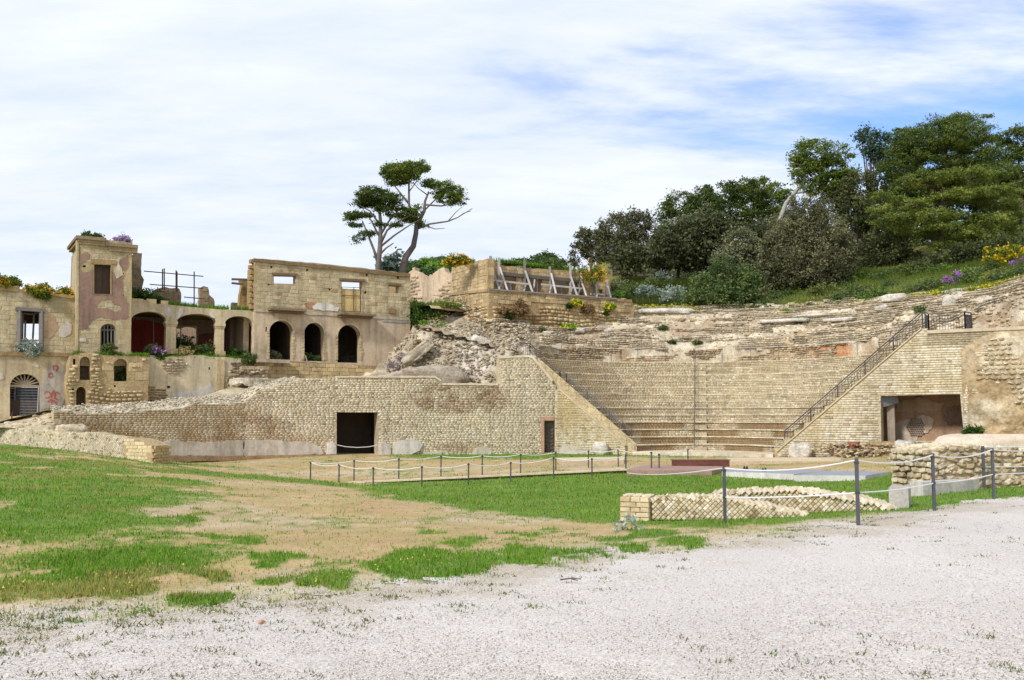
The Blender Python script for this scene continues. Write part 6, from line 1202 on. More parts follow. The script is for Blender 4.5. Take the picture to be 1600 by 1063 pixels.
# ------------------------------------------------------------------ rope fences
PCOL = A(84, 86, 92)
def fence_post(p, h, wd, label, group):
    m = MB(); m.box((p.x, p.y, p.z+h/2-.15), (wd, wd*.8, h+.3), random.uniform(-.1, .1), PCOL); m.box((p.x, p.y, p.z+h-.07), (wd*1.25, wd*1.1, .03), 0, A(70, 70, 76)); m.box((p.x, p.y, p.z+h*.47), (wd*1.25, wd*1.1, .03), 0, A(70, 70, 76))
    return tag(m.build('fence_post', 'iron', None, org=True), label, 'post', group)
NP = [(1133, 729, 820, 16.7), (1341, 716, 818, 14.7), (1460, 708.5, 797, 16.9), (1553, 700.5, 778, 19.2), (1690, 690, 765, 21.0)]
near = []
for k, (u, vt, vb, D) in enumerate(NP):
    p = at(u, vb, D); h = at(u, vt, D).z-p.z; near.append((p, h))
    fence_post(p, h, .05, ['slim dark post in front of the low diamond walls', 'slim dark post at the edge of the gravel near the second diamond wall', 'slim dark post in front of the grey slab of the rubble stub', 'slim dark post of the nearer fence standing right of the rubble stub', 'slim dark post of the nearer fence beyond the right edge'][k], 'posts of the near rope fence')
RW_ = A(236, 234, 232)
for fr_, lb, sg in ((.97, 'upper white rope of the near fence sagging between the posts', .09), (.47, 'lower white rope of the near fence sagging between the posts', .03)):
    q = [p+Vector((0, 0, h*fr_)) for p, h in near]
    if fr_ > .5:
        q = [at(980, 739, 36.6)]+q
    m = MB(); m.tube(rope_line(q, sg, 0, 0, 10), .012, RW_, 6); tag(m.build('fence_rope', 'rope', None, org=True), lb, 'rope', 'ropes of the near fence')
SP2 = [(1538, 697, 763, 22.7), (1680, 692, 757, 24.5)]; s2 = []
for k, (u, vt, vb, D) in enumerate(SP2):
    p = at(u, vb, D); h = at(u, vt, D).z-p.z; s2.append((p, h)); fence_post(p, h, .06, ['slim dark post of the second fence close to the face of the rubble stub', 'slim dark post of the second fence past the right edge'][k], 'posts of the second rope fence')
for fr_, lb in ((.97, 'upper white rope of the second fence before the rubble stub'), (.5, 'lower white rope of the second fence before the rubble stub')): m = MB(); m.tube(rope_line([p+Vector((0, 0, h*fr_)) for p, h in s2], .03, 0, 0), .013, RW_, 6); tag(m.build('fence_rope', 'rope', None, org=True), lb, 'rope', 'ropes of the second fence')
FRN = [(485, 722, 750.5), (529.5, 725, 754), (583, 730, 758.8), (659, 728.5, 761), (732, 724, 758.8), (798, 722, 753.5), (865, 714, 749), (925, 716, 746), (978, 710, 739.6)]
FBK = [(553, 719, 751), (623, 716, 750), (689, 712, 744.6), (753.5, 711.5, 743), (813.5, 709, 740), (868.5, 706, 735), (919.5, 704, 731), (966, 702, 729.7), (1018, 706, 738), (1030, 709, 738), (1075, 701, 729)]
def far_posts(L_, h, gl, txt):
    o = []
    for k, (u, vt, vb) in enumerate(L_):
        D = h*FPX/(vb-vt); D = min(max(D, 34), 46); g = on_ground(u, vb, 25, 60); D = min(max(g.y, 35.0), 46.0) if 30 < g.y < 50 else D; p = at(u, vb, D); hh = at(u, vt, D).z-p.z; o.append((p, hh))
        m = MB(); m.tube([p-Vector((0, 0, .25)), p+Vector((0, 0, hh))], .03, A(78, 80, 82), 6); m.box((p.x, p.y, p.z+hh-.04), (.08, .08, .05), 0, A(60, 60, 62)); tag(m.build('fence_post', 'iron', None, org=True), txt % ORD[k], 'post', gl)
    return o
fa = far_posts(FRN, .78, 'posts of the far rope fence front row', '%s thin post from the left in the front row above the retaining wall')
fb_ = far_posts(FBK, .78, 'posts of the far rope fence back row', '%s thin post from the left in the back row on the theatre lawn')
m = MB(); m.tube(rope_line([p+Vector((0, 0, h*.97)) for p, h in fa], .10, 0, 0), .014, RW_, 5); tag(m.build('fence_rope', 'rope', None, org=True), 'white rope hanging along the front row of thin posts', 'rope')
m = MB(); m.tube(rope_line([fa[0][0]+Vector((0, 0, fa[0][1]*.97))]+[p+Vector((0, 0, h*.97)) for p, h in fb_], .08, 0, 0), .014, RW_, 5); tag(m.build('fence_rope', 'rope', None, org=True), 'white rope hanging along the back row of thin posts', 'rope')
# ------------------------------------------------------------------ temporary mesh fence by the arched doorway
gv_ = A(196, 200, 206)
def mesh_panel(a, b, h, label):
    t = thing('mesh_fence_panel', label, 'fence', tuple((a+b)/2), 'mesh fence panels before the arched doorway'); m = MB(); U = Vector((0, 0, h)); f0 = Vector((0, 0, .12))
    m.tube([a+f0, a+U, b+U, b+f0], .022, gv_, 6); m.tube([a+f0, b+f0], .02, gv_, 6); m.build('frame', 'galvanised', t); w_ = MB()
    for k in range(1, 12): w_.tube([(a+f0).lerp(a+U, k/12), (b+f0).lerp(b+U, k/12)], .0055, gv_, 4, False)
    n = int((b-a).length/.10)
    for k in range(1, n): p = a.lerp(b, k/n); w_.tube([p+f0, p+U], .0035, gv_, 4, False)
    w_.build('wire_mesh', 'galvanised', t); return t
D_ = 55.5; pa = at(-60, 661, D_-1.5); pb = at(21.5, 660, D_); pc2 = at(58, 661, D_-1); pd = at(98, 637, D_+2.5)
mesh_panel(pa, pb, 1.95, 'wire mesh fence panel at the left picture edge'); mesh_panel(pb, pc2, 2.0, 'wire mesh fence panel across the arched doorway'); mesh_panel(pc2, pd, 1.1+.85, 'wire mesh fence panel in front of the red graffiti')
for k, (u, v, lb) in enumerate([(24, 661, 'tufa block weighing down the left foot of the mesh fence'), (35, 660, 'darker small block beside the mesh fence foot'), (70, 662, 'tufa block at the right foot of the mesh fence')]):
    p = at(u, v, D_-.6); m = MB(); m.box((p.x, p.y, p.z+.12), (.5, .4, .5), .2*k, A(220, 190, 136)*(1, .82, 1.0)[k], .96); tag(m.build('tufa_block', 'tufa', None, org=True), lb, 'block', 'blocks at the mesh fence')
p = at(16, 662, D_-1.2); q = at(24, 622, D_+.2); m = MB(); m.tube([p, q], .03, A(96, 70, 52)); tag(m.build('leaning_pole', 'wood', None, org=True), 'thin brown pole leaning on the mesh fence at far left', 'pole')
p = at(40, 652, D_+1.2); t = thing('barrier', 'small grey barred barrier standing behind the mesh fence', 'barrier', tuple(p)); m = MB()
for k in range(8): m.tube([p+Vector((-.55+.16*k, .0, .05)), p+Vector((-.55+.16*k, .02, .75))], .015, gv_, 4)
m.tube([p+Vector((-.6, 0, .78)), p+Vector((.62, 0, .78))], .02, gv_); m.tube([p+Vector((-.6, 0, .08)), p+Vector((.62, 0, .08))], .02, gv_); m.build('bars', 'galvanised', t)
# ------------------------------------------------------------------ trees, shrubs, flowers, far hill
PINE = ((62, 84, 32), (128, 140, 58)); PINE2 = ((80, 98, 38), (156, 162, 78)); DARKP = ((50, 68, 28), (106, 118, 50)); OAK = ((66, 68, 46), (126, 124, 84)); OLIVE = ((84, 90, 64), (148, 148, 108)); BUSHC = ((58, 78, 42), (116, 130, 74)); IVY = ((30, 56, 20), (84, 112, 36)); BRIGHT = ((70, 120, 24), (150, 180, 50))
GREY = ((110, 124, 110), (178, 186, 172)); BROOM = ((84, 98, 30), (132, 140, 46)); SAGE = ((120, 134, 116), (196, 204, 190))
def leaf_cloud(C, size, col, seed, up=.35, asp=.5):
    r = np.random.default_rng(seed); n = len(C); a = r.normal(0, 1, (n, 3)); a[:, 2] *= .8; a /= np.linalg.norm(a, axis=1)[:, None]; nn = r.normal(0, 1, (n, 3)); nn[:, 2] += up*2; b = np.cross(a, nn); b /= np.linalg.norm(b, axis=1)[:, None]+1e-6
    s = (size*r.uniform(.6, 1.4, n))[:, None]; V = np.stack([C-a*s, C+b*s*asp, C+a*s, C-b*s*asp], 1)
    return V.reshape(-1, 3), np.arange(n*4).reshape(-1, 4), np.repeat(col, 4, 0)
def crown_pts(lobes, dens, clr, per, pal, seed, fl=1.0, shell=.55, gcol=None):
    """lobes: (centre, (rx, ry, rz)); leaves gathered in clumps through the lobes' volume, thicker near the surface"""
    r = np.random.default_rng(seed); P = []; K = []; lo, hi = A(*pal[0], .88), A(*pal[1], .88)
    for c, R in lobes:
        R = np.array(R); n = max(8, int(dens*(R[0]*R[2]+R[0]*R[1])*2)); d = r.normal(0, 1, (n, 3)); d /= np.linalg.norm(d, axis=1)[:, None]; k = r.uniform(shell, 1.03, n)[:, None]; q = np.array(c)+d*k*R
        q += (fbm(q[:, 0]*.9, q[:, 1]*.9, q[:, 2]*.9+seed, 3)[:, None]-.5)*.9*d
        cc = mixc(lo, hi, np.clip(r.uniform(0, 1, n)*.7+.5*(fbm(q[:, 0]*.6, q[:, 1]*.6, q[:, 2]*.6, 2)-.35), 0, 1)); s = clr*r.uniform(.7, 1.5, n)
        e = r.normal(0, 1, (n, per, 3))*.5*s[:, None, None]; e[..., 2] *= fl; P.append((q[:, None, :]+e).reshape(-1, 3)); K.append((np.repeat(cc, per, 0)*r.uniform(.8, 1.2, (n*per, 1))))
    return np.concatenate(P), np.concatenate(K)
def lobes_px(L_, D, seed, thick=.8):
    r = random.Random(seed); o = []
    for u, v, ru, rv in L_:
        d = D+r.uniform(-.35, .35)*ru/FPX*D*.8; c = at(u, v, d); k = d/FPX; o.append((tuple(c), (ru*k, max(ru, rv)*k*thick, rv*k)))
    return o
def tree(label, base, D, L_, trunk, pal, seed, dens=6, clr=.42, per=36, leaf=.13, fl=.55, asp=.5, bark=(120, 100, 84), name='tree', cat='tree', group=None, limbs=(), thick=.8, up=.35, extra=None, shell=.55, second=None):
    t = thing(name, label, cat, tuple(base), group); lob = lobes_px(L_, D, seed, thick); q_ = 1.55 if leaf > .12 and D < 100 else 1.0; P, K = crown_pts(lob, dens, clr, int(per*q_), pal, seed, fl, shell); leaf = leaf/q_**.55
    V, F, C = leaf_cloud(P, leaf, K, seed+1, up, asp); np_mesh('crown', V, F, C, 'leaf', t)
    if second:
        P, K = crown_pts(lobes_px(second[0], D, seed+9, thick), dens, clr, int(per*q_), second[1], seed+9, fl, shell); V, F, C = leaf_cloud(P, leaf, K, seed+10, up, asp); np_mesh('crown', V, F, C, 'leaf', t)['label'] = second[2]
    if extra: 
        P, K = crown_pts(lob, extra[0], clr*.8, extra[1], extra[2], seed+5, 1, .97); V, F, C = leaf_cloud(P, extra[3], K, seed+6, .6, .8); np_mesh('blossom', V, F, C, 'leaf', t)
    if trunk:
        m = MB(); bk = A(*bark)
        if trunk == 'auto':
            b = Vector(base); top = Vector(lob[0][0]); h = (top-b).length; m.tube([b-Vector((0, 0, .4)), b.lerp(top, .35)+Vector((.02*h, 0, 0)), b.lerp(top, .7), top], [min(.04*h, .26), min(.032*h, .2), min(.022*h, .14), .05], bk, 8)
            for c, R in lob[1:]: s = b.lerp(top, .45); c = Vector(c); m.tube([s, s.lerp(c, .5)+Vector((0, 0, -.03*h)), c], [min(.02*h, .12), min(.013*h, .08), .03], bk, 6)
        else:
            for pts in trunk: q = [at(u, v, D+(dd if len(p_) > 3 else 0)) for p_ in pts for (u, v, rr_, *x) in [p_] for dd in [x[0] if x else 0]]; m.tube(q, [p_[2]*D/FPX for p_ in pts], bk, 7)
        m.build('trunk', 'bark', t, True)
    return t
# pair of umbrella pines behind the roofless house
Dp = 82; bs = at(595, 440, Dp)
BR = (124, 112, 106)
tl = [[(592, 470, 5.5), (591, 415, 4.6), (594, 385, 3.8), (595, 350, 3), (592, 320, 2), (590, 300, 1)], [(590, 408, 3), (584, 390, 2), (573, 362, 1.5), (566, 345, .8)], [(595, 380, 2.4), (605, 360, 1.8), (625, 345, 1.2), (645, 335, .6)], [(593, 398, 2), (603, 388, 1.4), (615, 380, .8)], [(595, 385, 2), (616, 368, 1.5), (640, 352, 1), (655, 344, .5)], [(594, 368, 2), (608, 345, 1.4), (622, 330, .7)], [(594, 372, 1.8), (580, 345, 1.2), (566, 325, .6)], [(594, 352, 1.8), (578, 330, 1.2), (560, 320, .6)]]
tree('left umbrella pine with a leaning thin crown behind the roofless house', bs, Dp, [(585, 306, 30, 12), (610, 314, 24, 14), (575, 318, 26, 8), (560, 336, 22, 6), (548, 342, 9, 4), (554, 352, 11, 4.5), (575, 364, 13, 5), (562, 372, 8, 3.5), (592, 350, 10, 6), (618, 352, 12, 5), (613, 338, 8, 4), (630, 330, 14, 8), (600, 328, 16, 8)], tl, DARKP, 101, 12, .34, 44, .10, .45, .4, BR, 'pine_tree', thick=.9)
t2_ = [[(628, 470, 6.5), (630, 420, 6), (634, 402, 5.4), (646, 385, 4.6), (650, 365, 4), (651, 350, 3.6), (657, 342, 3), (663, 330, 2.6), (664, 315, 2), (670, 300, 1.4)], [(651, 352, 2.8), (646, 338, 2.2), (639, 320, 2), (639, 290, 1.5), (640, 272, .8)], [(640, 320, 1.8), (628, 305, 1.4), (612, 285, .8)], [(651, 358, 1.9), (672, 350, 1.5), (700, 346, 1.2), (715, 340, .9), (738, 326, .5)], [(664, 320, 1.6), (690, 322, 1.2), (712, 318, .7)], [(664, 328, 1.4), (680, 312, 1), (698, 300, .6)], [(715, 340, .8), (725, 333, .6), (736, 330, .4)], [(664, 353, 1.1), (680, 358, .7), (695, 357, .4)], [(700, 346, .9), (712, 332, .6), (720, 325, .3)], [(668, 305, 1), (654, 295, .7), (645, 285, .4)], [(639, 300, 1), (650, 285, .7), (660, 277, .4)]]
tree('right tall umbrella pine with a curved trunk and layered crown behind the roofless house', at(628, 440, Dp+2), Dp+2, [(630, 268, 34, 13), (650, 262, 24, 12), (608, 270, 14, 9), (670, 288, 14, 9), (692, 294, 20, 12), (712, 300, 14, 12), (722, 312, 8, 7), (700, 310, 22, 7), (648, 330, 12, 10), (640, 342, 18, 8), (658, 350, 7, 6), (630, 330, 9, 7), (625, 282, 22, 6)], t2_, PINE, 102, 12, .34, 46, .10, .45, .4, BR, 'pine_tree', thick=.9)
# trees on the slope right of the platform
def hb_(u, v): return on_hill(u, v)
b = hb_(917, 428); tree('small dark oak at the left end of the tree line', b, b.y, [(920, 378, 22, 18), (905, 392, 18, 12), (932, 395, 20, 22), (898, 412, 10, 6), (915, 365, 14, 10)], [[(922, 460, 2.6), (924, 405, 2.2), (922, 380, 1.2)], [(923, 410, 1.5), (905, 395, .8)], [(930, 460, 1.8), (934, 405, 1.2), (936, 390, .6)]], OAK, 111, 5, .4, 34, .14, .9, .55, (110, 98, 84), 'oak_tree')
b = hb_(960, 432); tree('dark evergreen oak with a bare grey trunk behind the orange broom', b, b.y, [(965, 362, 34, 28), (990, 350, 28, 22), (1000, 385, 26, 26), (955, 390, 28, 24), (975, 405, 26, 14), (1008, 342, 14, 12), (940, 372, 16, 20)], [[(957, 465, 3), (956, 405, 2.4), (960, 380, 1.5)], [(1003, 465, 3), (1004, 405, 2.4), (1000, 375, 1.4)], [(985, 434, 4), (982, 410, 3), (972, 390, 1.6)]], OAK, 112, 5, .45, 34, .15, .9, .55, (150, 138, 124), 'oak_tree')
b = hb_(1060, 438); b.y += 1; tree('olive grey oak with a rounded crown right of the bare trunks', b, b.y, [(1065, 365, 34, 28), (1090, 350, 26, 18), (1105, 378, 24, 30), (1050, 390, 26, 22), (1080, 405, 34, 18), (1038, 370, 18, 20), (1104, 330, 12, 10)], 'auto', OLIVE, 113, 5.5, .45, 36, .15, .9, .5, (116, 104, 90), 'oak_tree')
Dq = 92; tree('broad stone pine domed above the olive grey oak', at(1140, 420, Dq), Dq, [(1060, 322, 32, 22), (1095, 312, 28, 16), (1130, 300, 34, 18), (1165, 300, 34, 20), (1150, 330, 44, 20), (1100, 335, 40, 20), (1192, 320, 24, 22), (1045, 338, 20, 14), (1130, 350, 30, 16)], [[(1138, 470, 5), (1140, 400, 4.4), (1142, 370, 4), (1140, 320, 2)], [(1141, 372, 2.6), (1115, 345, 1.8), (1085, 322, 1)], [(1141, 375, 2.4), (1165, 345, 1.6), (1180, 320, .9)]], DARKP, 114, 4.5, .5, 36, .16, .5, .42, (96, 82, 70), 'pine_tree')
tree('greener stone pine rising behind the grey bare leaning trunk', at(1195, 430, Dq+3), Dq+3, [(1190, 292, 30, 13), (1215, 300, 22, 14), (1205, 320, 30, 20), (1180, 345, 24, 20), (1215, 345, 18, 18), (1170, 288, 16, 9)], 'auto', PINE, 115, 4.5, .5, 36, .16, .5, .42, (104, 90, 76), 'pine_tree')
b = hb_(1255, 456); D1 = b.y; tree('big rounded dark holm oak standing in front of the pines', b, D1, [(1262, 340, 38, 34), (1290, 375, 42, 44), (1235, 380, 44, 44), (1262, 415, 56, 38), (1215, 415, 30, 32), (1305, 415, 30, 34), (1270, 372, 46, 44), (1205, 390, 18, 24), (1318, 385, 16, 26), (1250, 440, 50, 16)], 'auto', ((70, 72, 48), (142, 140, 96)), 116, 7, .42, 40, .14, 1.0, .45, (96, 84, 70), 'oak_tree')
Dr = 84; bt = (176, 168, 160)
tree('tall pine with a pale bare leaning trunk and one sided crown', at(1215, 420, Dr), Dr, [(1275, 240, 36, 20), (1258, 262, 22, 16), (1310, 245, 22, 16), (1300, 290, 26, 22), (1265, 225, 22, 9), (1250, 250, 16, 14), (1300, 262, 32, 22), (1268, 275, 32, 20), (1320, 280, 16, 16), (1285, 300, 28, 18), (1240, 254, 10, 7), (1256, 285, 12, 14)], [[(1205, 470, 5), (1218, 345, 3.8), (1228, 318, 3.4), (1243, 300, 3), (1252, 288, 2.4), (1268, 262, 1.4)], [(1240, 302, 2), (1262, 300, 1.3), (1272, 303, .7)], [(1243, 298, 1.8), (1252, 291, 1.2), (1258, 292, .6)]], PINE, 117, 4.5, .45, 36, .15, .5, .42, bt, 'pine_tree')
tree('slim blue green cypress like tree poking above the pines', at(1362, 430, 90), 90, [(1360, 212, 14, 16), (1374, 222, 14, 14), (1352, 230, 14, 16), (1366, 240, 18, 14), (1345, 208, 5, 12), (1386, 216, 5, 8)], 'auto', ((52, 74, 58), (92, 112, 88)), 118, 5, .4, 30, .16, .9, .5, (90, 80, 70), 'cypress_tree')
b = hb_(1340, 432); b.y += 2; tree('shadowy oak mass between the holm oak and the great pine', b, b.y, [(1345, 290, 34, 24), (1330, 330, 30, 30), (1360, 395, 34, 30), (1395, 400, 34, 36), (1340, 410, 30, 26), (1420, 415, 30, 24), (1318, 300, 18, 24)], 'auto', ((60, 66, 40), (116, 120, 74)), 119, 5, .45, 34, .15, .9, .5, (84, 74, 64), 'oak_tree')
Db = 80; GP = [(u, v, a, b*(1.1 if v < 270 else .92)) for u, v, a, b in [(1475, 210, 52, 26), (1510, 205, 42, 22), (1430, 235, 40, 24), (1470, 245, 60, 24), (1530, 240, 40, 26), (1400, 262, 30, 14), (1450, 282, 54, 12), (1510, 278, 50, 12), (1560, 268, 34, 14), (1390, 308, 30, 11), (1425, 322, 34, 10), (1375, 330, 22, 9), (1400, 345, 36, 10), (1450, 338, 40, 10), (1500, 345, 44, 10), (1545, 348, 38, 10), (1580, 335, 24, 10), (1480, 362, 48, 10), (1530, 370, 44, 9), (1430, 358, 30, 9), (1555, 378, 28, 8), (1480, 384, 28, 8), (1590, 360, 18, 9), (1490, 188, 26, 8), (1505, 308, 56, 7), (1550, 302, 44, 8), (1460, 225, 60, 18), (1560, 320, 36, 8), (1415, 212, 26, 14)]]
tree('great spreading pine at right with tiers of yellowish green boughs', at(1470, 435, Db), Db, [q for q in GP if q[1] >= 270], [[(1465, 460, 8), (1468, 400, 7), (1472, 350, 6.4), (1474, 300, 5.6), (1476, 250, 4), (1480, 210, 2)], [(1473, 330, 3), (1440, 325, 2), (1400, 315, 1)], [(1473, 345, 3), (1520, 340, 2), (1560, 345, 1)], [(1474, 300, 3), (1430, 280, 1.6), (1405, 268, .8)], [(1475, 290, 3), (1520, 278, 1.8), (1560, 268, .8)], [(1471, 365, 2.6), (1500, 368, 1.6), (1535, 372, .8)], [(1471, 360, 2.4), (1440, 352, 1.5), (1400, 346, .8)]], PINE2, 120, 5.4, .42, 40, .14, .4, .30, (92, 78, 66), 'pine_tree', thick=1.0, second=([q for q in GP if q[1] < 270], ((58, 76, 32), (122, 134, 60)), 'darker domed upper boughs'))
tree('dark thick oak wood filling the space behind the great pine', at(1480, 430, 92), 92, [(1420, 300, 50, 40), (1500, 290, 60, 40), (1560, 310, 50, 50), (1440, 370, 60, 40), (1530, 380, 60, 36), (1370, 350, 40, 44), (1380, 400, 40, 30), (1600, 370, 40, 50), (1340, 360, 30, 50), (1320, 300, 26, 30), (1400, 250, 34, 24)], 'auto', ((58, 70, 36), (112, 126, 66)), 128, 4.2, .6, 34, .2, .8, .55, (84, 74, 64), 'oak_tree')
tree('dark understorey oaks below the stone pines', at(1120, 430, 88), 88, [(1060, 385, 50, 36), (1110, 395, 50, 30), (1170, 380, 50, 40), (1215, 370, 34, 40), (1030, 405, 36, 22), (1220, 420, 40, 24), (1090, 360, 50, 24), (985, 405, 34, 26)], 'auto', ((60, 66, 42), (112, 116, 76)), 129, 4.2, .6, 34, .2, .8, .55, (84, 74, 64), 'oak_tree')
tree('dark pine half cut by the right picture edge behind the great pine', at(1600, 430, 90), 90, [(1590, 215, 36, 18), (1570, 240, 40, 22), (1610, 250, 40, 26), (1600, 290, 44, 24), (1640, 300, 50, 40)], 'auto', DARKP, 121, 4.5, .5, 36, .16, .5, .42, (90, 78, 66), 'pine_tree')
b = hb_(1560, 415); b.y += 3; tree('dark oak thicket under the boughs of the great pine', b, b.y, [(1520, 400, 44, 22), (1570, 395, 40, 24), (1620, 390, 40, 30), (1480, 410, 26, 14), (1440, 420, 22, 14)], 'auto', ((56, 64, 38), (106, 114, 66)), 122, 5, .45, 34, .15, .9, .5, (84, 74, 64), 'oak_tree')
tree('grey green tree filling the gap between the oak and the stone pine', at(1160, 430, 82), 82, [(1160, 375, 26, 22), (1150, 400, 34, 24), (1185, 395, 22, 22), (1130, 410, 20, 16)], 'auto', OLIVE, 123, 5, .42, 34, .15, .9, .5, (100, 92, 80), 'oak_tree')
# shrubs on the slope
def shrub(label, base, D, L_, pal, seed, dens=8, clr=.28, per=30, leaf=.09, name='shrub', extra=None, group=None, asp=.5, shell=.45, up=.35, fl=.9):
    return tree(label, base, D, L_, 'auto', pal, seed, dens, clr, per, leaf, fl, asp, (104, 92, 78), name, 'shrub', group, thick=.8, extra=extra, shell=shell, up=up)
b = hb_(1140, 482); Dj = b.y-1.2; shrub('large feathery dark green bush hanging over the top of the terraces', b, Dj, [(1135, 425, 40, 22), (1110, 445, 34, 20), (1160, 445, 34, 28), (1135, 465, 46, 20), (1150, 478, 34, 12), (1090, 460, 22, 12), (1182, 465, 16, 14)], BUSHC, 131, 7, .35, 34, .11)
b = hb_(1010, 466); shrub('pale silvery flowering bush left of the big dark bush', b, b.y, [(1008, 455, 16, 10), (1022, 458, 12, 9), (1000, 460, 9, 6)], GREY, 132, 10, .26, 30, .08)
b = hb_(1055, 474); shrub('pale green bush with white flowers beside the big dark bush', b, b.y, [(1052, 458, 18, 12), (1062, 464, 12, 10), (1042, 466, 10, 8)], SAGE, 133, 10, .26, 30, .085)
b = hb_(1165, 440); shrub('pale almond shoots standing between the bush and the holm oak', b, b.y-1.5, [(1168, 425, 8, 18), (1176, 432, 7, 14), (1160, 405, 6, 8)], ((150, 170, 130), (216, 222, 196)), 134, 8, .22, 22, .08)
b = at(925, 436, 71.0); shrub('orange flowering broom bush behind the timber props', (b.x, b.y, 10.3), 71.0, [(925, 424, 20, 11), (912, 430, 10, 8), (938, 430, 10, 9), (925, 434, 18, 8)], BROOM, 135, 12, .22, 26, .07, extra=(6, 8, ((206, 136, 20), (236, 176, 40)), .08))
b = hb_(1565, 420); shrub('yellow flowering broom on the bank at the right edge', b, b.y, [(1560, 398, 22, 12), (1585, 394, 18, 12), (1568, 408, 26, 10)], BROOM, 136, 10, .26, 26, .08, extra=(7, 9, ((220, 176, 20), (244, 204, 50)), .09))
b = hb_(1548, 428); shrub('green cushion bush below the yellow broom', b, b.y-.8, [(1556, 420, 18, 9), (1540, 424, 14, 7)], BUSHC, 137, 10, .25, 26, .08)
PUR = ((150, 84, 176), (206, 140, 226))
def onup(u, v): 
    for D in np.arange(50, 80, .1):
        p = at(u, v, D); r = math.hypot(p.x-CC[0], p.y-CC[1]); th = math.atan2((p.x-CC[0])*E2[0]+(p.y-CC[1])*E2[1], (p.x-CC[0])*E1[0]+(p.y-CC[1])*E1[1])
        zt = float(zup(np.array([min(max(r, 12.5), 21.4)]), np.array([th]))[0]) if r < 20.5 else float(hz(np.array([p.x]), np.array([p.y]))[0])
        if r > 12.5 and p.z < zt: return Vector((p.x, p.y, zt))
    return at(u, v, 60)
b = onup(1492, 446); shrub('mound of purple flowers on the terrace edge above the right stair', b, b.y-.3, [(1482, 437, 9, 6), (1498, 435, 11, 7), (1510, 437, 8, 6), (1492, 442, 12, 5)], PUR, 138, 22, .16, 24, .06)
b = onup(1494, 452); shrub('smaller trailing purple flower clump just below the purple mound', b, b.y-.3, [(1495, 451, 7, 4)], PUR, 139, 26, .14, 22, .055)
b = onup(1592, 418); shrub('purple flower mound at the right picture edge', b, b.y-.3, [(1590, 412, 9, 7), (1600, 408, 8, 7)], PUR, 140, 22, .16, 24, .06)
for k, (u, v, lb, pal, n) in enumerate([(955, 447, 'grey green shrub at the right end of the timber ruin', OLIVE, 22), (985, 452, 'low olive shrub under the bare oak trunks', BUSHC, 20), (1035, 432, 'soft blue green shrub under the olive grey oak', GREY, 18), (1090, 432, 'dim green shrub behind the big dark bush', BUSHC, 18), (1200, 455, 'dim shrub at the left foot of the holm oak', OLIVE, 16), (1330, 446, 'low dark shrub at the right foot of the holm oak', BUSHC, 16), (1520, 430, 'grey sage bush on the bank below the great pine', GREY, 14), (935, 458, 'bright green shrub beside the last timber prop', BRIGHT, 14)]):
    b = hb_(u, v+8); shrub(lb, b, b.y-.2, [(u, v, n, n*.5), (u+n*.6, v+3, n*.7, n*.4), (u-n*.6, v+3, n*.7, n*.4)], pal, 150+k, 8, .26, 26, .09)
SLB = ['dense green shrub on the slope %s', 'tangled olive shrub on the slope %s', 'low leafy bush on the slope %s']
for k, (u, v, n, wh) in enumerate([(1225, 462, 22, 'left of the first yellow flowers'), (1290, 456, 24, 'right under the holm oak'), (1345, 438, 26, 'under the shadowy oak mass'), (1385, 432, 26, 'left of the great pine trunk'), (1430, 428, 24, 'close left of the great pine trunk'), (1470, 424, 22, 'at the foot of the great pine'), (1400, 446, 20, 'above the right yellow flowers'), (1350, 452, 18, 'above the terrace edge in the middle'), (1450, 440, 16, 'left of the purple mound'), (1075, 468, 18, 'left foot of the big dark bush'), (1020, 445, 22, 'behind the silvery bush'), (970, 462, 18, 'beside the end of the tufa platform'), (1190, 470, 18, 'right foot of the big dark bush')]):
    b = hb_(u, v+6); shrub(SLB[k % 3] % wh, b, b.y-.2, [(u, v, n, n*.45), (u+n*.6, v+3, n*.7, n*.35), (u-n*.6, v+3, n*.7, n*.35)], (BUSHC, ((70, 84, 40), (132, 138, 74)), ((62, 92, 34), (124, 146, 62)))[k % 3], 180+k, 8, .28, 26, .09)
for k in range(16):
    th = math.radians(112-5.2*k+random.uniform(-1, 1)); rd = random.uniform(21.2, 26.0); q = pol(rd, th, 0); q = Vector((q[0], q[1], float(hz(np.array(q[0]), np.array(q[1]))))); W_ = random.uniform(.8, 1.6); H_ = random.uniform(.5, 1.15); pal = (BUSHC, ((66, 92, 36), (128, 144, 66)), ((84, 96, 40), (150, 150, 76)))[k % 3]
    lob = [((q.x, q.y, q.z+H_*.5), (W_, W_*.8, H_*.7)), ((q.x+W_*.8, q.y, q.z+H_*.3), (W_*.7, W_*.6, H_*.5)), ((q.x-W_*.7, q.y, q.z+H_*.3), (W_*.7, W_*.6, H_*.5))]; t = thing('shrub', '%s weedy shrub from the left in the row along the top edge of the terraces' % ORD[k], 'shrub', tuple(q), 'shrubs along the top edge of the terraces')
    P, K = crown_pts(lob, 13, .28, 28, pal, 900+k, .9, .4); V, F, C = leaf_cloud(P, .085, K, 920+k); np_mesh('crown', V, F, C, 'leaf', t); m = MB(); m.tube([q-Vector((0, 0, .2)), q+Vector((.05, 0, H_*.6))], [.05, .02], A(104, 92, 78), 5); m.build('trunk', 'bark', t)
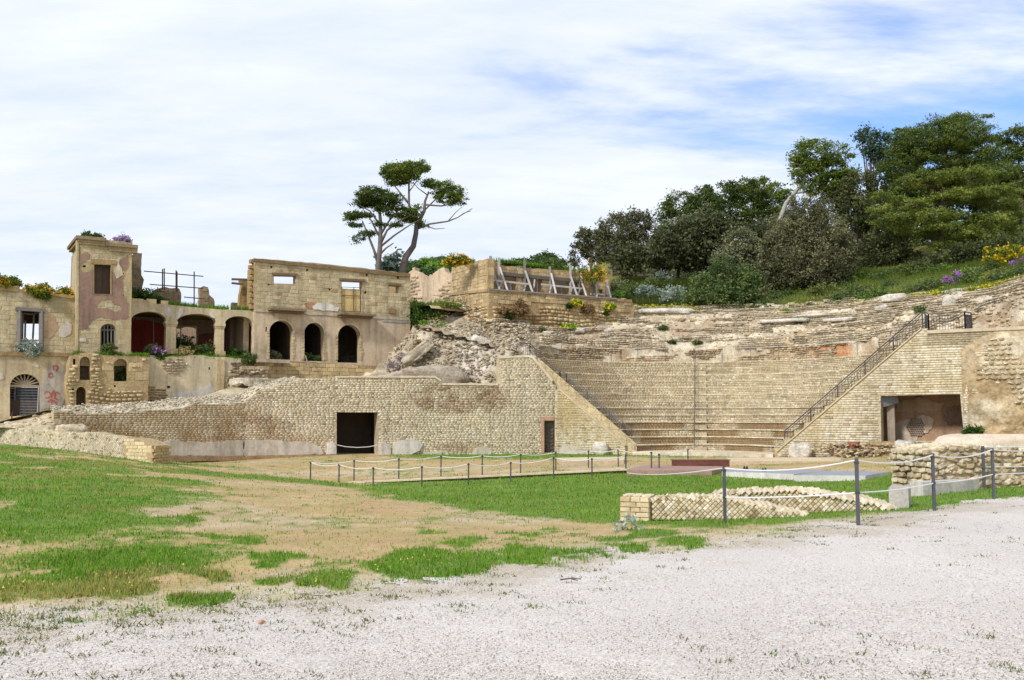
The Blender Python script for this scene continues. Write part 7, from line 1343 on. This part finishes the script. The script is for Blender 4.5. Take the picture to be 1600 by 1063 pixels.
# ground cover of the slope
def cover(name, reg, n, pal, hgt, wid, seed, label, cat):
    r = np.random.default_rng(seed); X, Y, Z = [], [], []
    th = r.uniform(math.radians(reg[0]), math.radians(reg[1]), n); rr_ = r.uniform(reg[2], reg[3], n); P = pol(rr_, th, 0); k = fbm(P[:, 0]*.5, P[:, 1]*.5, seed, 3) > reg[4]; P = P[k]; n = len(P); z = hz(P[:, 0], P[:, 1])
    g = mixc(A(*pal[0]), A(*pal[1]), r.uniform(0, 1, n)*.6+.5*fbm(P[:, 0], P[:, 1], 4, 3)); hh = hgt*r.uniform(.4, 1.3, n)
    blades(name, P[:, 0], P[:, 1], z-.05, hh, wid*r.uniform(.6, 1.4, n), g, seed, label, cat, .8)
cover('undergrowth', (8, 172, 20.2, 34, 0.0), 100000, ((58, 92, 30), (132, 142, 60)), .62, .05, 201, 'green grass and weeds covering the slope under the trees', 'undergrowth')
cover('dry_grass', (30, 110, 20.4, 27, .45), 22000, ((140, 136, 70), (190, 176, 104)), .5, .03, 202, 'dry yellowish grass tufts along the top of the terraces', 'dry grass')
for sd, (a0, a1, r0, r1, th_) in enumerate([(40, 92, 20.3, 22.2, .5), (110, 140, 20.4, 23, .45)]):
    r = np.random.default_rng(300+sd); n = 16000; th = r.uniform(math.radians(a0), math.radians(a1), n); rr_ = r0+(r1-r0)*r.uniform(0, 1, n)**1.5; P = pol(rr_, th, 0); k = fbm(P[:, 0]*.8, P[:, 1]*.8, 60+sd, 3) > th_; P = P[k]; n = len(P)
    P[:, 2] = hz(P[:, 0], P[:, 1])+r.uniform(.05, .5, n); V, F, C = leaf_cloud(P, .06, np.where((r.uniform(0, 1, n) < .5)[:, None], mixc(A(214, 190, 20), A(240, 220, 60), r.uniform(0, 1, n)), mixc(A(80, 120, 30), A(140, 170, 50), r.uniform(0, 1, n))), 310+sd, .8, .8)
    o = np_mesh('yellow_flowers', V, F, C, 'leaf'); tag(o, ['band of yellow flowers along the top edge of the terraces below the pines', 'yellow flowers in the bright grass behind the tufa platform'][sd], 'flowers', kind='stuff')
# small tufts on the terraces and walls
def tuft(label, p, w_, h_, pal, seed, name='wall_plant', leaf=.07, n=None, extra=None):
    lob = [((p[0], p[1], p[2]+h_*.5), (w_, w_*.7, h_*.6)), ((p[0]+w_*.5, p[1], p[2]+h_*.3), (w_*.6, w_*.5, h_*.4)), ((p[0]-w_*.5, p[1], p[2]+h_*.3), (w_*.6, w_*.5, h_*.4))]
    P, K = crown_pts(lob, n or 30/max(w_, .3), min(.16, .3*w_), 22, pal, seed, .9, .3); V, F, C = leaf_cloud(P, leaf, K, seed+1); t = thing(name, label, 'plant', tuple(p)); np_mesh('foliage', V, F, C, 'leaf', t)
    if extra: P, K = crown_pts(lob, (n or 30/max(w_, .3))*.55, min(.12, .25*w_), 8, extra, seed+3, .9, .95); V, F, C = leaf_cloud(P, .06, K, seed+2, .6, .8); np_mesh('blossom', V, F, C, 'leaf', t)
    m = MB(); m.tube([(p[0], p[1], p[2]-.15), (p[0]+.02, p[1], p[2]+h_*.5)], [.03, .012], A(104, 90, 70), 5); m.build('stem', 'bark', t); return t
def fpx(fac, u, v, off): q = fac.at(u, v, 0); return Vector(fac.w(float(fac.pz(u, v)[0]), q.z, off).tolist())
BRM = ((206, 140, 30), (232, 184, 50))
for k, (fac, u, v, off, w_, h_, pal, ex, lb) in enumerate([
    (FW, -8, 447, -.3, .9, .6, BROOM, BRM, 'dark orange flowered bush on the cornice at the left edge'), (FW, 18, 447, -.3, .6, .5, BROOM, None, 'green bush beside the orange one on the left cornice'),
    (FW, 58, 460, -.1, .75, .5, BROOM, BRM, 'orange flowering bush drooping over the broken cornice left of the tower'), (FW, 66, 466, .15, .5, .5, IVY, None, 'dark green tuft hanging under the orange bush on the cornice'), (FW, 100, 462, -.3, .5, .5, BROOM, BRM, 'small orange bush against the foot of the tower'),
    (FW, 43, 552, .2, .55, .55, GREY, None, 'silver grey bush growing in the framed doorway'), (FT, 137, 373, -.3, .4, .35, BUSHC, None, 'small grassy tuft on the left of the tower top'), (FT, 152, 374, -.3, .45, .4, BUSHC, None, 'dark tuft on the middle of the tower top'),
    (FT, 192, 379, -.3, .55, .5, ((140, 120, 150), (190, 170, 200)), None, 'dry purplish weeds on the right of the tower top'), (FT, 166, 549, .35, .4, .4, BUSHC, None, 'dark bush in front of the arched tower window'),
    (FLOG, 226, 472, -1.0, 1.3, 1.0, IVY, None, 'dense dark green ivy bush on the loggia roof beside the tower'), (FLOG, 250, 474, -.8, .6, .5, IVY, None, 'ivy clump behind the parapet stones of the loggia'), (FLOG, 240, 553, .5, .5, .42, BUSHC, PUR, 'cushion of violet flowers on the ledge before the red arch'),
    (FLOG, 244, 562, .5, .45, .5, IVY, None, 'green tuft hanging below the violet flowers'), (FLOG, 292, 553, -1.8, 1.0, 1.3, IVY, None, 'dark bush growing inside the middle loggia arch'), (FLOG, 318, 556, -.6, .7, .8, BUSHC, None, 'green plants at the foot of the second column in the middle arch'), (FLOG, 284, 556, -.2, .5, .5, ((150, 130, 80), (190, 170, 110)), None, 'dry grass tuft in the middle loggia arch'),
    (FLOG, 372, 557, -.4, .9, .4, IVY, None, 'low green growth on the sill of the third loggia arch'), (FRE, 388, 565, .2, .45, .4, BUSHC, None, 'dry tuft on the wall top below the third arch'), (FBA, 193, 595, -.5, .25, .6, IVY, None, 'small green plant inside the right niche of the bastion'),
    (F0, 432, 562, -.7, .6, .7, OLIVE, None, 'grey weeds growing inside the left dark arch'), (F0, 487, 564, -.7, .7, .6, BUSHC, None, 'weeds growing inside the middle dark arch'),
    (FP, 792, 492, .35, .9, .5, ((118, 94, 62), (168, 136, 96)), None, 'reddish dry creeper hanging on the left of the tufa platform'), (FP, 812, 492, .3, .5, .9, ((118, 94, 62), (168, 136, 96)), None, 'brown dry stems hanging down the tufa platform'), (FP, 915, 490, .35, .55, .7, ((118, 94, 62), (168, 136, 96)), None, 'brown dry creeper on the right of the tufa platform'),
    (FP, 793, 498, .35, .22, .5, IVY, None, 'dark green fern on the left face of the tufa platform'), (FP, 886, 482, .3, .3, .45, IVY, None, 'green fern high on the tufa platform'), (FP, 943, 495, .3, .22, .5, IVY, None, 'dark green fern right on the tufa platform'), (FP, 950, 482, .3, .4, .3, BRIGHT, ((214, 190, 30), (236, 214, 60)), 'yellow flowered tuft at the right of the tufa platform'), (FP, 898, 476, .3, .3, .25, BRIGHT, ((214, 190, 30), (236, 214, 60)), 'yellow flowered tuft below the timber sill'), (FP, 881, 516, .6, .7, .3, BRIGHT, ((214, 190, 30), (240, 220, 60)), 'yellow flowers at the foot of the tufa platform'),
    (FS, 722, 412, -.6, 1.0, .7, BROOM, BRM, 'orange green bush on the left corner of the shored ruin'), (FS, 800, 417, -.8, .6, .5, BUSHC, None, 'green bush on the top of the shored ruin'), (FS, 833, 421, -.9, .7, .5, SAGE, None, 'white flowering bush on the top of the shored ruin'), (FS, 866, 421, -.5, .9, .8, BUSHC, None, 'round green bush on the right of the shored ruin top'),
    (CH, 1527, 678, 1.0, .45, .3, IVY, None, 'small green tuft on the sand heap at the far right')]):
    tuft(lb, fpx(fac, u, v, off), w_, h_, pal, 400+k*7, extra=ex)
# gully bushes between the roofless house and the platform
for k, (u, v, D, L_, pal, lb) in enumerate([(662, 508, 67.5, [(662, 492, 20, 12), (650, 482, 12, 12), (676, 488, 14, 12)], IVY, 'dark green bushes filling the gully right of the roofless house'), (684, 502, 67.2, [(684, 490, 14, 10), (676, 500, 18, 6)], ((90, 104, 50), (160, 150, 84)), 'olive grass clump in the gully beside the platform wall'), (668, 513, 66.6, [(668, 508, 24, 4)], BRIGHT, 'bright green grass edge below the gully bushes'), (652, 540, 64.6, [(655, 536, 9, 9), (648, 545, 8, 7)], ((120, 96, 60), (170, 150, 100)), 'brown dry bush by the corner of the roofless house'), (628, 562, 64.5, [(630, 560, 14, 8), (615, 570, 12, 5)], ((130, 118, 120), (176, 164, 160)), 'grey leafless brush against the house corner')]):
    p = at(u, v, D); shrub(lb, (p.x, p.y, float(rz_(np.array([p.x]), np.array([p.y]))[0])), D, L_, pal, 470+k, 12, .25, 24, .085)
# grass on the bastion top, loggia roof and ledge
def ledge_grass(fac, u0, v0, u1, v1, o0, o1, n, hgt, seed, label, pal=((70, 116, 26), (130, 164, 48))):
    r = np.random.default_rng(seed); t0, z0 = fac.pz(u0, v0); t1, z1 = fac.pz(u1, v1); f = r.uniform(0, 1, n); P = fac.w(t0+(t1-t0)*f, z0+(z1-z0)*f, 0); o_ = r.uniform(o0, o1, n); X = P[:, 0]+fac.n.x*o_; Y = P[:, 1]+fac.n.y*o_; k = fbm(X*1.1, Y*1.1, seed, 3) > .38
    blades('ledge_grass', X[k], Y[k], P[k, 2]-.03, hgt*r.uniform(.4, 1.3, n)[k], .03*r.uniform(.6, 1.5, n)[k], mixc(A(*pal[0]), A(*pal[1]), r.uniform(0, 1, n)[k]), seed, label, 'grass', .8)
ledge_grass(FBA, 118, 553, 234, 556.5, -1.6, .02, 5000, .22, 501, 'bright grass on top of the rubble bastion'); ledge_grass(FLOG, 262, 476, 396, 485, -3.2, -.1, 5000, .3, 502, 'weeds growing along the loggia roof'); ledge_grass(FLOG, 270, 557, 396, 561, -.7, .2, 2600, .25, 503, 'weeds growing along the loggia sill'); ledge_grass(FRE, 232, 557, 400, 562, -.6, 0, 2000, .18, 504, 'dry weeds on the wall below the loggia'); ledge_grass(FS, 765, 406, 890, 423, -.5, 0, 2600, .3, 505, 'weeds on the broken top of the shored ruin')
for k, (u, v) in enumerate([(845, 520), (1036, 517), (1050, 540), (1090, 541), (1225, 489), (1400, 485), (1440, 488), (1250, 505)]):
    b = onup(u, v); tuft(['dim', 'dark', 'small', 'tiny', 'yellow flowered', 'low', 'spiky', 'ragged'][k]+' weed tuft '+['right of the platform foot', 'in the middle of the upper terraces', 'above the rim rope left of the stair line', 'above the rim just right of the stair line', 'on the white slab under the big bush', 'near the white plaster blocks', 'close behind the right landing railing', 'between the pale slabs of the terraces'][k], b, .35, .22, BUSHC if k != 4 else BRIGHT, 520+k, extra=((220, 196, 30), (240, 220, 60)) if k == 4 else None)
# white plaster blocks and slabs left on the terraces
for k, (u, v, s, lb) in enumerate([(1394, 473, (2.0, .8, .7), 'white rounded plaster lump high on the right terraces'), (1378, 484, (.9, .5, .4), 'small white stone just below the white plaster lump'), (1487, 478, (1.5, .7, 1.0), 'white broken plaster block above the right landing'), (1265, 497, (3.2, .7, .3), 'long pale slab lying on the upper terraces under the big bush'), (1225, 507, (3.6, .7, .35), 'longest pale slab on the terraces below the dark bush'), (1310, 502, (2.6, .6, .35), 'pale slab on the terraces right of the long slab'), (1040, 489, (4.2, .8, .5), 'wide pale plaster bench at the top of the terraces on the left'), (1110, 486, (2.4, .8, .6), 'pale plaster bench below the dark bush'), (905, 521, (.8, .6, .5), 'squarish pale stone at the platform foot'), (950, 522, (.6, .5, .45), 'round pale stone right of the squarish one'), (1425, 700, (1.2, 1.0, .7), 'cream rubble lump at the foot of the recess footing')]):
    b = onup(u, v) if v < 600 else Vector(CH.w(float(CH.pz(u, v)[0]), CH.at(u, v).z, 1.9).tolist()); boulder(lb, (b.x, b.y-.15, b.z+s[2]*.2), s, 600+k, A(226, 216, 198), math.atan2(-(b.x-CC[0]), b.y-CC[1]), 0, 3, 'pale_stone')
# far wooded hill
def hfar(X, Y): return 3+40*np.exp(-((X+19)/30.0)**2-((Y-235)/40.0)**2)*(1+.07*(fbm(X*.06, Y*.06, 3, 3)-.5))+30*np.exp(-((X-13)/15.0)**2-((Y-250)/30.0)**2)
xs = np.linspace(-90, 90, 90); ys = np.linspace(150, 330, 70); XX, YY = np.meshgrid(xs, ys); ZZ = hfar(XX, YY)-4; o = np_mesh('far_hill', np.stack([XX, YY, ZZ], -1), grid_faces(*XX.shape), mixc(A(84, 108, 40), A(130, 150, 70), fbm(XX*.08, YY*.08, 2, 4)).reshape(-1, 3), 'soil', None, True); tag(o, 'green hill far behind the roofless house', 'hill', kind='structure')
r = np.random.default_rng(77); n = 1000; X = r.uniform(-50, 40, n); Y = r.uniform(185, 260, n); z = hfar(X, Y)-4; k = (z > 10); X, Y, z = X[k], Y[k], z[k]; top = sst(24, 31, z)
sel = r.uniform(0, 1, len(X)) < .35+.65*top; X, Y, z, top = X[sel], Y[sel], z[sel], top[sel]; Pp = []; Kk = []
for x, y, zz_, tp_ in zip(X, Y, z, top):
    R = r.uniform(.9, 2.2); lob = [((x, y, zz_+R*.5), (R*1.2, R, R*.6))]; p, k_ = crown_pts(lob, 4.0, .7, 12, ((40, 64, 34), (92, 116, 56)) if r.uniform() < .2+.6*tp_ else ((84, 128, 36), (146, 176, 70)), int(r.integers(1e6)), .7, .6); Pp.append(p); Kk.append(k_)
V, F, C = leaf_cloud(np.concatenate(Pp), .28, np.concatenate(Kk), 78); o = np_mesh('far_wood', V, F, C, 'leaf'); tag(o, 'scrub and trees covering the far green hill', 'wood', kind='stuff')
tree('bluish far cypress clump behind the umbrella pines', at(612, 425, 190), 190, [(606, 412, 5, 9), (618, 410, 5, 12), (612, 420, 14, 8), (600, 420, 8, 6)], 'auto', ((60, 74, 66), (104, 116, 104)), 141, 1.2, 1.0, 30, .45, .9, .5, (90, 84, 80), 'cypress_tree')
# pebble and twig on the gravel
p = on_ground(408, 983); boulder('single orange pebble lying on the white gravel', (p.x, p.y, p.z+.05), (.05, .04, .035), 9, A(206, 150, 112), 0, 0, 2, 'orange_pebble')
p = on_ground(890, 914); m = MB(); m.tube([p+Vector((-.09, .02, .045)), p+Vector((0, 0, .06)), p+Vector((.08, -.03, .045))], [.008, .007, .004], A(96, 80, 66), 5); m.tube([p+Vector((0, 0, .06)), p+Vector((.12, .03, .05))], [.006, .004], A(96, 80, 66), 4); tag(m.build('twig', 'bark', None, org=True), 'dry forked twig lying on the gravel near the grass edge', 'twig')
for k, (u, v, w_, pal, lb) in enumerate([(985, 829, .13, SAGE, 'blue green rosette plant in the grass below the brick pier')]): p = on_ground(u, v); tuft(lb, p+Vector((0, 0, .02)), w_, .05, pal, 560+k, 'rosette_plant', .03, 60)
